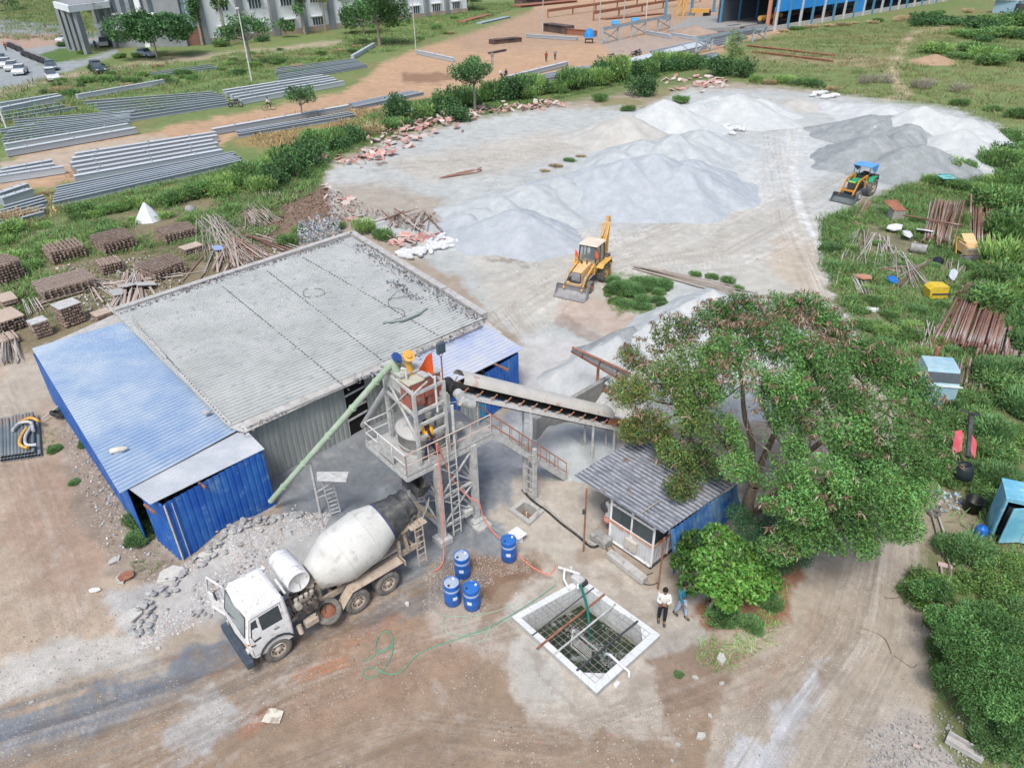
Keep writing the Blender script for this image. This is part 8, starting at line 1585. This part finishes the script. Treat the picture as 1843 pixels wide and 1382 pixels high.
litter([[(440,350),(560,330),(640,360),(700,390),(560,420),(470,410)]],1500,.20,[(.24,.17,.13),(.30,.23,.18),(.36,.30,.24)],'dead_brush','dead brown brush on the cleared ground behind the shed','brush',.12,6,.8)
litter([[(360,400),(480,400),(520,460),(400,500)],[(100,480),(280,460),(340,520),(160,580)]],800,.22,[(.35,.30,.25),(.5,.47,.43),(.25,.19,.15),(.55,.56,.58)],'scrap','splinters and scrap between the timber stacks','scrap',.1,7,.8)
# rocks
RK=[]
for i in range(4):
    q=random.Random(i+40); mb=MB(); import itertools
    n=7; rings=[(-.1,.75),(.15,1.),(.45,.85),(.62,.4)]; vs=[]
    for z,r in rings: vs+=[(math.cos(6.283*k/n)*r*q.uniform(.75,1.15),math.sin(6.283*k/n)*r*q.uniform(.7,1.1),z*q.uniform(.85,1.15)) for k in range(n)]
    mb._a(vs,[(j*n+k,j*n+(k+1)%n,(j+1)*n+(k+1)%n,(j+1)*n+k) for j in range(3) for k in range(n)]+[tuple(range(3*n,4*n))]); RK.append(Proto('rock','rock',mb,(mat('grey_rubble_stone',(.40,.405,.40),(.50,.50,.49),scale=2,rough=.95,bump=.05,bscale=5,rand=.15,fine=.1))))
m_pale=mat('pale_stone',(.58,.57,.53),(.50,.49,.45),scale=3,rough=.95,bump=.05,bscale=6,rand=.1); RP=[Proto('stone','stone',chunk(1,.7,.5,77+i),m_pale) for i in range(2)]
scatter_line([(240,1150),(265,1100),(330,1050),(420,975),(500,935),(555,925)],120,.55,RK,'grey chunk of broken concrete in the bank between blue wall and truck','chunks in the bank by the truck',.05,.17,.4,.1,.4)
scatter_line([(350,1110),(420,1050),(520,960)],60,.5,RK,'small grey rubble stone on the slope behind the truck','stones on the slope behind the truck',.03,.09,.4,.06,.3)
scatter_line([(130,780),(180,860),(240,980),(330,1030)],60,.5,RK,'small stone in the litter strip left of the shed','stones in the litter strip',.03,.09,.4,.03,.2)
for px,py,s,l in((1298,1187,.24,'biggest grey boulder at the foot of the weedy bank'),(1251,1219,.12,'white stone left of the biggest grey boulder'),(1299,1230,.12,'pale stone below the biggest grey boulder'),(1278,1288,.1,'pale stone in the brown mud, upper of the lower group'),(1262,1325,.18,'largest pale stone in the lower right mud'),(1301,1304,.08,'small pale stone right of the largest pale stone'),(1220,1340,.12,'pale stone at the bottom, left of the largest pale stone'),(1324,1322,.08,'small tan stone at the lower right mud'),(1210,1368,.08,'small stone at the bottom edge below the mud'),(733,1088,.13,'pale stone between the truck rear wheels and the barrels'),(352,1060,.1,'pale stone just left of the truck cab'),(302,1035,.14,'round pale stone above the truck door'),(58,1265,.09,'light stone at the lower left beside the wet track'),(285,1168,.12,'pale stone below the broken slabs')):
    p=G(px,py); rnd.choice(RP).put((p.x,p.y,gz(p.x,p.y)),(0,0,rnd.uniform(0,6)),(s,s,s),l)
sl_=[Proto('concrete_slab','slab',chunk(1.,.62,.09,90+i),m_pale) for i in range(2)]
for px,py,s,l,a in((315,1042,.62,'largest broken grey slab below the corner of the blue wall',.5),(247,1112,.42,'second broken slab on the left end of the rubble bank',1.3),(372,1010,.3,'slab piece close to the blue wall',.2),(218,1043,.35,'pale slab by the rusty sheet scrap left of the blue wall',2),(205,1010,.28,'greenish flat stone in the litter strip',1)): p=G(px,py); sl_[0 if s>.4 else 1].put((p.x,p.y,gz(p.x,p.y)+.08),(.1,.08,a),(s,s,s),l)
mb=chunk(.35,.3,.02,5); o=mb.build('sheet',m_rust); o.location=G(228,1040)+ZV*.12; tag(o,'crumpled rusty orange sheet on the dirt left of the blue wall','sheet'); mb=MB(); mb._a([(-.3,-.22,0),(.0,-.26,.05),(.3,-.2,.01),(.27,.2,.03),(0,.24,.06),(-.26,.25,.0)],[(0,1,4,5),(1,2,3,4)]); o=mb.build('paper',mat('dirty_paper',(.60,.57,.48),(.36,.30,.24),scale=3.5,lo=.5,hi=.6)); o.rotation_euler=(0,0,-.15); o.location=G(492,1290)+ZV*.04; tag(o,'square of dirty white paper on the foreground mud','paper'); mb=chunk(.25,.12,.02,9); o=mb.build('board',m_white); o.location=G(172,1063)+ZV*.06; tag(o,'small white board on the dirt at the left','board')
mb=MB(); P0_=[(160,1050),(215,1045),(188,1060),(170,1040)]; 
A,B_=G(1702,1330),G(1768,1368); t=thing('trough','grey concrete channel piece lying at the bottom right corner','trough',tuple((A+B_)/2)); x,y,z,L=basis(A,B_); mb=MB(); mb.box((A+B_)/2+ZV*.05,(L,.3,.05),(x,y,z)); mb.build('base',m_conc,t); 
for s in(-1,1): mb=MB(); mb.box((A+B_)/2+ZV*.14+y*.15*s,(L,.05,.2),(x,y,z)); mb.build('side',m_conc,t)
litter([[(1560,1310),(1700,1280),(1800,1300),(1800,1382),(1560,1382)],[(1780,1040),(1843,1040),(1843,1070),(1790,1070)]],420,.085,[(.5,.51,.5),(.5,.51,.5),(.42,.4,.38)],'rubble','white rubble chips at the bottom right corner','rubble',.06,12,1.)
# pebbles trodden into the ground: nobody could count them
def pebbles(polys,n,s0,s1,cols,label,seed):
    q=np.random.RandomState(seed); out=[]
    for pts in polys:
        w=[G(*p) for p in pts]; x0=min(p.x for p in w);x1=max(p.x for p in w);y0=min(p.y for p in w);y1=max(p.y for p in w); X=q.uniform(x0,x1,n*3); Y=q.uniform(y0,y1,n*3); k=(poly_in(X,Y,[(p.x,p.y) for p in w])>.5)&(fbm(X*.7,Y*.7,4,seed)>.45); out.append(np.stack([X[k],Y[k]],1)[:n])
    P_=np.concatenate(out); m=len(P_); s=(s0+(s1-s0)*q.rand(m)**3)[:,None]; z=ground_z(P_[:,0],P_[:,1]); c=np.stack([P_[:,0],P_[:,1],z],1); D=np.array([(1,0,.1),(0,1,.1),(-1,0,.1),(0,-1,.1),(0,0,.8)],float)
    V=(c[:,None,:]+D[None]*s[:,None]*(.7+.6*q.rand(m,5,1))).reshape(-1,3); b=np.arange(m)[:,None,None]*5; Fq=(b+np.array([(0,1,4),(1,2,4),(2,3,4),(3,0,4)])[None]).reshape(-1,3); cc=np.array(cols)[q.randint(len(cols),size=m)]*(.8+.4*q.rand(m,1)); o=mesh_np('pebbles',V,Fq,m_peb,vc=np.repeat(cc,5,axis=0)); tag(o,label,'pebbles',kind='stuff')
m_peb=mat('pebble',None,vcol=True,rough=.95)
pebbles([[(0,840),(300,1030),(240,1180),(0,1260)],[(0,1260),(400,1200),(900,1060),(960,1290),(1250,1250),(1250,1382),(0,1382)],[(1250,1382),(1400,1150),(1440,1020),(1680,1020),(1690,1382)],[(760,1000),(980,1000),(900,1110),(760,1110)]],6500,.006,.028,[(.38,.34,.29),(.30,.26,.22),(.44,.42,.38),(.20,.17,.14)],'small pebbles in the foreground dirt',21)
pebbles([[(330,1020),(500,930),(600,920),(560,1000),(440,1060),(360,1120),(240,1180),(250,1100)]],9000,.012,.06,[(.44,.45,.45),(.5,.5,.5),(.36,.35,.34),(.4,.33,.29)],'loose grey rubble between the blue wall and the truck',22)
pebbles([[(120,760),(170,780),(260,980),(330,1040),(250,1060),(180,1010),(130,880)]],5000,.01,.05,[(.36,.33,.3),(.45,.42,.38),(.25,.21,.18),(.42,.3,.25)],'gravelly litter left of the shed',23)
pebbles([[(600,320),(900,220),(1100,200),(1480,190),(1700,250),(1480,400),(1480,560),(1100,560),(940,620),(820,500),(700,420)]],7000,.02,.10,[(.42,.41,.38),(.5,.5,.48),(.30,.27,.24)],'loose stones over the pale yard',24)
# stacked pipes at the left edge
m_gpipe=mat('blue_grey_pipe',(.13,.17,.19),(.25,.27,.27),scale=3,rough=.7,rand=.25,col3=(.27,.2,.15),s3=4); mb=MB(); mb.cyl((-.5,0,0),(.5,0,0),.085,.085,12,True,hollow=.02); GP=Proto('water_pipe','pipe',mb,m_gpipe)
for i in range(22):
    r_=i//12; t=(i%12+.5*r_)/11.5; A=G(4+68*t,762-12*t)+ZV*(.1+.17*r_); B_=G(6+70*t,832-10*t)+ZV*(.1+.17*r_); A+=Vector((0,rnd.uniform(-.1,.1),0)); GP.span(B_,A,'blue-grey pipe in the stack at the left edge','pipes of the left edge stack')
for pts,m_,l in(([(35,760),(55,752),(70,758)],m_yel,'yellow curved pipe on top of the stack, at its back'),([(48,770),(38,785),(36,800),(50,806)],m_yel,'yellow S-shaped pipe lying over the stacked pipes'),([(22,775),(35,762),(55,760),(60,775)],m_steel,'grey curved pipe on top of the stacked pipes'),([(58,765),(46,785),(48,800),(66,800)],m_steel,'grey S-shaped pipe on top of the stacked pipes')):
    hose([(a,b,.5) for a,b in pts],1,.075,m_,l,'pipe',10,name='curved_pipe')
PP[wp].span(G(75,755,.2),G(112,725,.5),'thin white pole by the black tyre at the roof corner'); 
# ---------------------------------------------------------------- scrap on the right
ym=thing('concrete_mixer','faded yellow self-loading machine with a grey grille frame among the pipes','machine',tuple(G(1745,470))); c=G(1745,468)
mb=MB(); mb.box(c+Vector((.0,.9,1.1)),(1.6,2.2,1.0),None,.08); mb.prism([c+Vector(v) for v in((-.7,.6,1.6),(.7,.6,1.6),(.7,2.0,2.3),(-.7,2.0,2.3))],(0,0,.08)); mb.build('body',m_yelp,ym); mb=MB(); [mb.box(c+Vector((-.75+.15*k,-.4,.95)),(.05,.05,.8)) for k in range(11)]; mb.box(c+Vector((0,-.4,1.4)),(1.8,.08,.1)); mb.box(c+Vector((0,-.35,.5)),(1.8,.12,.12)); mb.box(c+Vector((0,.1,.3)),(1.7,.9,.3)); mb.build('grille_frame',m_buck,ym)
mb=MB(); mb.beam(c+Vector((-.9,1.5,.2)),c+Vector((-.9,2.3,1.9)),.12); mb.beam(c+Vector((-.9,.2,1.9)),c+Vector((-.9,2.0,1.95)),.1); mb.build('arm',m_yel,ym)
for s in(-1,1): wheel(ym,c.x+s*.9-wloc(ym).x,c.y+.3-wloc(ym).y,.35,.35,.2,1)
ym.scale=(.62,.62,.68)
o=chunk(.6,.5,.03,31).build('sheet',mat('orange_sheet',(.62,.33,.10),(.55,.36,.20),scale=2,rough=.7)); o.location=G(1785,482)+ZV*.3; o.rotation_euler=(.3,.1,.4); tag(o,'bent orange-yellow sheet lying right of the faded yellow machine','sheet')
yb=thing('skip_bin','bright yellow hopper bin lying in the weeds left of the big pipe stack','bin',tuple(G(1688,540))); c=G(1688,540); mb=MB(); mb.prism([c+Vector(v) for v in((-.8,0,.1),(-.95,.0,.9),(-.6,0,1.2),(.7,0,1.15),(.8,0,.1))],(0,1.2,0)); mb.build('shell',mat('bright_yellow',(.66,.46,.02),(.60,.44,.08),scale=2,rough=.6,col3=(.25,.17,.06),s3=2.5),yb); mb=MB(); mb.box(c+Vector((.1,-.04,.55)),(1.6,.06,.12)); mb.build('rib',m_dark,yb)
yb.scale=(.72,.72,.78)
o=chunk(.55,.3,.03,33).build('sheet',mat('pale_blue_sheet',(.38,.45,.52),(.5,.54,.58),scale=3,rough=.6)); o.location=G(1712,506)+ZV*.5; o.rotation_euler=(.5,-.7,1.0); tag(o,'grey-blue sheet leaning behind the yellow bin','sheet')
for i,(px,py,s,l) in enumerate([(1608,418,.75,'white crumpled sheet left part of the white tarps in the scrap ground'),(1632,430,.75,'white tarp lying in the middle of the scrap ground'),(1663,424,.8,'white pointed tarp right of the other white tarps')]): o=chunk(s,s*.7,.05,50+i).build('tarp',mat('white_tarp',(.60,.61,.62),(.5,.5,.5),scale=3,rough=.7)); o.location=G(px,py)+ZV*.4; o.rotation_euler=(.35,.2*(i-1),i); tag(o,l,'tarp')
o=chunk(.5,.4,.05,60).build('tarp',simp('bright_blue_tarp',(.02,.16,.50))); o.location=G(1606,512)+ZV*.35; o.rotation_euler=(.5,.4,0); tag(o,'crumpled bright blue tarp between the crossed poles','tarp'); o=chunk(.7,.5,.05,61).build('sheet',mat('salmon_sheet',(.45,.20,.12),(.40,.25,.18),scale=3)); o.location=G(1552,506)+ZV*.35; tag(o,'rusty orange sheet on the poles at the left of the scrap ground','sheet')
mb=MB(); c=G(1656,447,.35); mb.cyl(c+Vector((-.6,.25,0)),c+Vector((.35,-.25,0)),.35,.35,18,hollow=.04); tag(mb.build('concrete_pipe',m_concd),'short wide concrete pipe lying below the white tarps','pipe'); mb=MB(); [mb.lathe(G(px,py,.15),(0,0,1),[(-.2,0),(-.1,.4),(.1,.38),(.3,.15),(.32,0)],9,False) for px,py in((1688,470),)]; tag(mb.build('bag',simp('black_bag',(.015,.02,.035))),'dark blue-black bag left of the yellow machine','bag')
o=chunk(.5,.3,.1,66).build('bag',m_white); o.location=G(1567,560)+ZV*.1; tag(o,'white plastic bag in the weeds below the orange sheet','bag')
hut=thing('tin_hut','small slatted hut with a rusty sloping sheet roof behind the tractor','hut',tuple(G(1612,400))); c=G(1601,396); mb=MB(); [mb.box(c+Vector((.75,0,.12+.12*k)),(1.5,.05,.09)) for k in range(9)]; mb.box(c+Vector((.75,.8,.55)),(1.46,1.4,1.05)); mb.build('slat_wall',mat('grey_slats',(.34,.32,.28),(.42,.40,.36),scale=3),hut); mb=MB(); mb.corr(c+Vector((-.8,1.8,1.8)),c+Vector((-.05,-.1,1.15)),c+Vector((1.6,-.1,1.15)),c+Vector((.9,1.9,1.85)),.22,.03,2); mb.build('roof',m_rust,hut)
hut.scale=(.65,.65,.75)
gx=thing('sheet_hut','small teal box half buried in the bushes right of the dark piles','box',tuple(G(1700,325))); mb=MB(); mb.box(G(1702,325,.5),(1.,1.,1.),None,.05); mb.build('shell',simp('teal',(.05,.30,.34)),gx); mb=MB(); mb.box(G(1704,319,1.05),(1.2,1.1,.08)); mb.build('lid',simp('pale_teal',(.2,.5,.52)),gx)
# white tarp mound at left, water tank dome
tm=thing('tarp_mound','white tarpaulin draped to a point in the weeds behind the prop stacks','tarp',tuple(G(268,398))); mb=MB(); mb.lathe(G(268,396),(0,0,1),[(0,1.15),(.3,.95),(.9,.55),(1.5,.12),(1.6,0)],7,False); mb.build('sheet',mat('white_tarp2',(.56,.60,.62),(.64,.67,.68),scale=2,rough=.7),tm)
mb=MB(); mb.lathe(G(343,380),(0,0,1),[(-.1,.5),(.2,.5),(.45,.35),(.55,0)],14); tag(mb.build('boulder',m_concd),'rounded grey boulder at the edge of the weeds behind the loose poles','rock')
for i,(px,py,s,a,l) in enumerate([(235,522,.9,.5,'large grey panel leaning in the broken formwork heap'),(215,535,.7,.3,'pale panel lying in the broken formwork heap'),(265,520,.8,-.2,'pale board at the edge of the formwork heap by the shed'),(395,455,.6,.2,'light blue panel in the tangled heap')]): mb=MB(); mb.box((0,0,0),(1.6*s,.9*s,.04)); o=mb.build('panel',mat('panel%d'%i,(.45,.45,.43) if i<3 else (.3,.4,.6),scale=2)); o.location=G(px,py)+ZV*.4; o.rotation_euler=(.5*(i%2),.25,.9+a); tag(o,l,'panel')
for px,py,s,l in((1700,1020,.3,'pinkish flat board in the weeds near the small blue drum'),(1648,1345,.12,'pink brick lying on the rubble at the bottom right')): mb=MB(); mb.box((0,0,0),(s*1.6,s*.7,.06)); o=mb.build('board',mat('pink_board',(.50,.38,.34),scale=3)); o.location=G(px,py)+ZV*.08; o.rotation_euler=(0,0,-.4); tag(o,l,'board')
for pts,l in(([(1825,1290,.5),(1843,1300,.6),(1860,1320,.5)],'turquoise hose at the lower right edge, upper strand'),([(1818,1290,.4),(1835,1310,.45),(1830,1325,.3),(1840,1340,.2)],'turquoise hose at the lower right edge, lower strand')): hose(pts,1,.03,simp('turq',(.02,.35,.30)),l)
hose([(1550,1130),(1590,1145),(1605,1175)],0,.018,m_bark,'long dry branch lying across the dirt road','branch'); hose([(1560,1060),(1600,1075),(1640,1070)],0,.015,m_bark,'thin twig on the dirt road near the weeds','branch'); hose([(1700,990,.1),(1712,1030,.25),(1700,1060,.3),(1712,1100,.2)],1,.025,m_barkg,'bare grey branch in the weeds at the lower right','branch'); hose([(1610,1180),(1640,1200),(1650,1195)],0,.015,m_bark,'dry twig at the edge of the dirt road','branch')
# ================================================================ PEOPLE
def skin_mesh(name,J,E_,rad,m,sub=2,parent=None,root=0):
    me=bpy.data.meshes.new(name); me.from_pydata([tuple(j) for j in J],E_,[]); o=bpy.data.objects.new(name,me); link(o); o.modifiers.new('s','SKIN'); 
    for i,v in enumerate(me.skin_vertices[0].data): r=rad[i]; v.radius=(r,r) if not hasattr(r,'__len__') else r; v.use_root=(i==root)
    sb=o.modifiers.new('u','SUBSURF'); sb.levels=sub; sb.render_levels=sub
    dg=bpy.context.evaluated_depsgraph_get(); dg.update(); nm=bpy.data.meshes.new_from_object(o.evaluated_get(dg)); bpy.data.objects.remove(o); nm.materials.clear(); nm.materials.append(m); nm.polygons.foreach_set('use_smooth',np.ones(len(nm.polygons),bool))
    r=link(bpy.data.objects.new(name,nm)); r.parent=parent; return r
m_skin=mat('brown_skin',(.24,.13,.08),(.28,.16,.10),scale=8,rough=.6); m_hair=simp('black_hair',(.012,.010,.009),rough=.7)
def person(label,loc,rz,shirt,trous,arms='down',stride=.15,far=False,lean=0.,helmet=None,h=1.68,sit=False,shoe=None,vest=None,turn=0):
    t=thing('person',label,'person'); V=Vector; k=h/1.7
    hip=V((0,0,.92)); 
    L=[V((0,.09,.9)),V((stride*.55,.10,.5)),V((stride*.9,.10,.09))]; Rr=[V((0,-.09,.9)),V((-stride*.2,-.10,.5)),V((-stride,-.10,.10))]
    if sit: L=[V((0,.1,.5)),V((.42,.12,.52)),V((.45,.12,.1))]; Rr=[V((0,-.1,.5)),V((.42,-.12,.52)),V((.45,-.12,.1))]; hip=V((0,0,.52))
    o=hip-V((0,0,.92)); ch=V((lean*.6,0,1.28))+o; nk=V((lean*.9,0,1.46))+o; hd=V((lean+.02,0,1.60))+o
    Sx={'L':V((lean*.75,.17,1.40))+o,'R':V((lean*.75,-.17,1.40))+o}
    def arm(s,y):
        S_=Sx[s]
        if arms=='crossed': return [S_,S_+V((.06,y*.06,-.27)),S_+V((.24,-y*.13,-.22))]
        if arms=='walk': f=1 if s=='R' else -1; return [S_,S_+V((f*.10,y*.05,-.28)),S_+V((f*.28,y*.02,-.45))]
        if arms=='forward': return [S_,S_+V((.14,y*.03,-.24)),S_+V((.38,0,-.25))]
        return [S_,S_+V((0,y*.05,-.28)),S_+V((.05,y*.07,-.53))]
    AL,AR=arm('L',1),arm('R',-1)
    J=[hip,V((lean*.3,0,1.08))+o,ch,nk,hd,hd+V((0,0,.10))]; rad=[.13,.115,(.10,.15),.05,.085,.07]; E_=[(0,1),(1,2),(2,3),(3,4),(4,5)]
    def chain(par,pts,rs): 
        q=par
        for p,r in zip(pts,rs): J.append(p); rad.append(r); E_.append((q,len(J)-1)); q=len(J)-1
        return q
    hands=[]
    for A in(AL,AR): hands.append((chain(2,A+[A[2]+(A[2]-A[1]).normalized()*.07],[.055,.042,.03,.03]),A))
    for l in(L,Rr): chain(0,l+[l[2]+V((.12,0,-.05))],[.085,.06,.042,.035])
    if not far:
        J.append(hd+V((.105,0,-.01)));rad.append(.018);E_.append((4,len(J)-1))   # nose
        for e in(1,-1): J.append(hd+V((0,e*.085,0)));rad.append(.018);E_.append((4,len(J)-1))
        for hidx,A in hands:
            d=(A[2]-A[1]).normalized(); sd_=d.cross(V((0,0,1))).normalized() if abs(d.z)<.9 else V((1,0,0)); dn=V((0,0,-1)) if abs(d.z)<.8 else V((0,.3,-1)).normalized(); b=A[2]+d*.07
            for j in range(4): p1=b+sd_*(j-1.5)*.018+d*.04; chain(hidx,[p1,p1+d*(.03-.004*abs(j-1.2))+dn*.012],[.009,.007])
            chain(hidx,[A[2]+d*.04+sd_*.035,A[2]+d*.07+sd_*.05],[.01,.008])
    body=skin_mesh('body',J,E_,rad,m_skin,1,t)
    # clothes
    sj=[hip+V((lean*.05,0,.04)),V((lean*.3,0,1.10))+o,ch,V((lean*.85,0,1.43))+o]; sr=[(.145,.165),(.135,.155),(.12,.175),.075]; se=[(0,1),(1,2),(2,3)]
    for A in(AL,AR):
        q=2
        for p,r in zip([A[0],A[1],A[1].lerp(A[2],.8)],[.075,.062,.05]): sj.append(p); sr.append(r); se.append((q,len(sj)-1)); q=len(sj)-1
    skin_mesh('shirt',sj,se,sr,shirt,1,t)
    if vest is not None: skin_mesh('vest',[hip+V((lean*.1,0,.06)),V((lean*.3,0,1.12))+o,ch,V((lean*.8,0,1.40))+o],[(0,1),(1,2),(2,3)],[(.25,.25),(.25,.25),(.24,.25),.2],vest,1,t)
    tj=[hip+V((0,0,.05)),hip]; tr_=[(.13,.15),(.13,.15)]; te=[(0,1)]
    for l in(L,Rr):
        q=1
        for p,r in zip([l[0]-V((0,0,.06)),l[1],l[2].lerp(l[1],.06)],[.10,.078,.062]): tj.append(p); tr_.append(r); te.append((q,len(tj)-1)); q=len(tj)-1
    skin_mesh('trousers',tj,te,tr_,trous,1,t)
    for l in(L,Rr):
        mb=MB(); mb.box(l[2]+V((.06,0,-.05)),(.27,.10,.09),None,.03); mb.build('shoe',shoe or m_dark,t,world=False)
    mb=MB(); mb.lathe(hd+V((-.015,0,.02)),(0,0,1),[(-.05,.085),(0,.098),(.06,.09),(.11,.06),(.13,0)],14); mb.build('hard_hat' if helmet else 'hair',helmet or m_hair,t,world=False)
    if not far:
        mb=MB(); [mb.box(hd+V((.088,e*.033,.012)),(.01,.02,.01)) for e in(1,-1)]; mb.box(hd+V((.09,0,-.05)),(.008,.04,.008)); mb.build('eyes_and_mouth',m_hair,t,world=False)
    t.location=loc; t.rotation_euler=(0,0,R(rz)); t.scale=(k,)*3; return t
m_shw=mat('white_shirt',(.66,.65,.62),(.60,.59,.56),scale=8,rough=.85); m_bk=simp('black_trousers',(.02,.02,.024)); m_nav=simp('navy_cloth',(.03,.035,.08)); m_jean=simp('pale_jeans',(.36,.45,.58)); m_teal=simp('teal_shirt',(.03,.17,.24))
p=G(1190,1118); person('man in a white shirt with crossed arms and black trousers standing beside the tank',(p.x,p.y,gz(p.x,p.y)),-100,m_shw,m_bk,'crossed',.07)
p=G(1224,1108); person('person in a teal shirt and pale jeans walking under the small tree',(p.x,p.y,gz(p.x,p.y)),-60,m_teal,m_jean,'walk',.2)
p=G(777,821,4.05); person('worker in a yellow vest and dark trousers stepping along the tower platform',tuple(p),-165,simp('maroon_shirt',(.06,.03,.04)),m_nav,'walk',.28,lean=.12,vest=mat('yellow_vest',(.80,.42,.04),(.72,.36,.03),scale=6,rough=.8))
m_r=simp('red_shirt',(.35,.05,.05)); m_o=simp('hi_vis_orange',(.75,.22,.12)); m_gy=simp('grey_shirt',(.25,.28,.30)); hy=simp('yellow_helmet',(.75,.55,.05)); hg=simp('green_helmet',(.1,.4,.2))
for px,py,rz,sh,tr2,hel,kw,l in [(886,112,-60,m_gy,m_gy,hg,{},'worker in grey with a green helmet in the orange yard right of the round tree'),(983,112,90,m_r,m_bk,None,{},'worker in a dark red shirt walking behind the girders'),(999,108,80,m_gy,m_nav,hy,{},'worker with a yellow helmet beside the worker in dark red'),
 (901,140,-60,m_shw,m_bk,hy,dict(sit=True),'seated worker in white with a yellow helmet by the girder end'),(911,140,-120,m_nav,m_bk,None,dict(sit=True),'seated worker in dark clothes by the girder end'),(1328,30,-90,m_o,m_bk,hy,{},'left worker in an orange vest on the slab before the blue hall'),(1354,28,-90,m_o,m_bk,hy,{},'right worker in an orange vest near the salmon column'),(173,88,-60,m_nav,m_nav,None,{},'person in dark blue standing under the porch'),(12,92,-60,m_r,m_bk,None,{},'person in a dark red top by the far motorcycles')]:
    g_=G(px,py); z=.9 if px in(1328,1354) else 0; person(l,(g_.x,g_.y,z),rz,sh,tr2,far=True,helmet=hel,h=1.85,**kw)
# cyclist
bc_=thing('bicycle','black bicycle ridden along the dirt road between the steel beams','bicycle',(0,0,0))
for x in(-.52,.52):
    mb=MB(); mb.tube([(x+math.cos(a)*.34,0,.36+math.sin(a)*.34) for a in np.linspace(0,6.283,19)],.025,5,False); w=mb.build('wheel',m_rub,bc_,world=False)
mb=MB(); [mb.beam(a,b,.045) for a,b in(((-.52,0,.36),(-.1,0,.36)),((-.1,0,.36),(-.2,0,.9)),((-.2,0,.82),(.4,0,.85)),((-.1,0,.36),(.4,0,.8)),((.52,0,.36),(.38,0,1.0)),((-.52,0,.36),(-.18,0,.8)))]; mb.build('frame',m_dark,bc_,world=False); mb=MB(); mb.box((-.2,0,.93),(.25,.14,.06),None,.02); mb.build('saddle',m_rub,bc_,world=False); mb=MB(); mb.beam((.36,-.25,1.02),(.36,.25,1.02),.04); mb.build('handlebar',m_dark,bc_,world=False)
g_=G(485,199); bc_.location=g_; bc_.rotation_euler=(0,0,R(15)); bc_.scale=(1.15,)*3
t=person('cyclist in a white shirt riding along the dirt road',(g_.x-.25,g_.y,.45),15,m_shw,m_bk,arms='forward',far=True,sit=True,lean=.2,h=1.75)
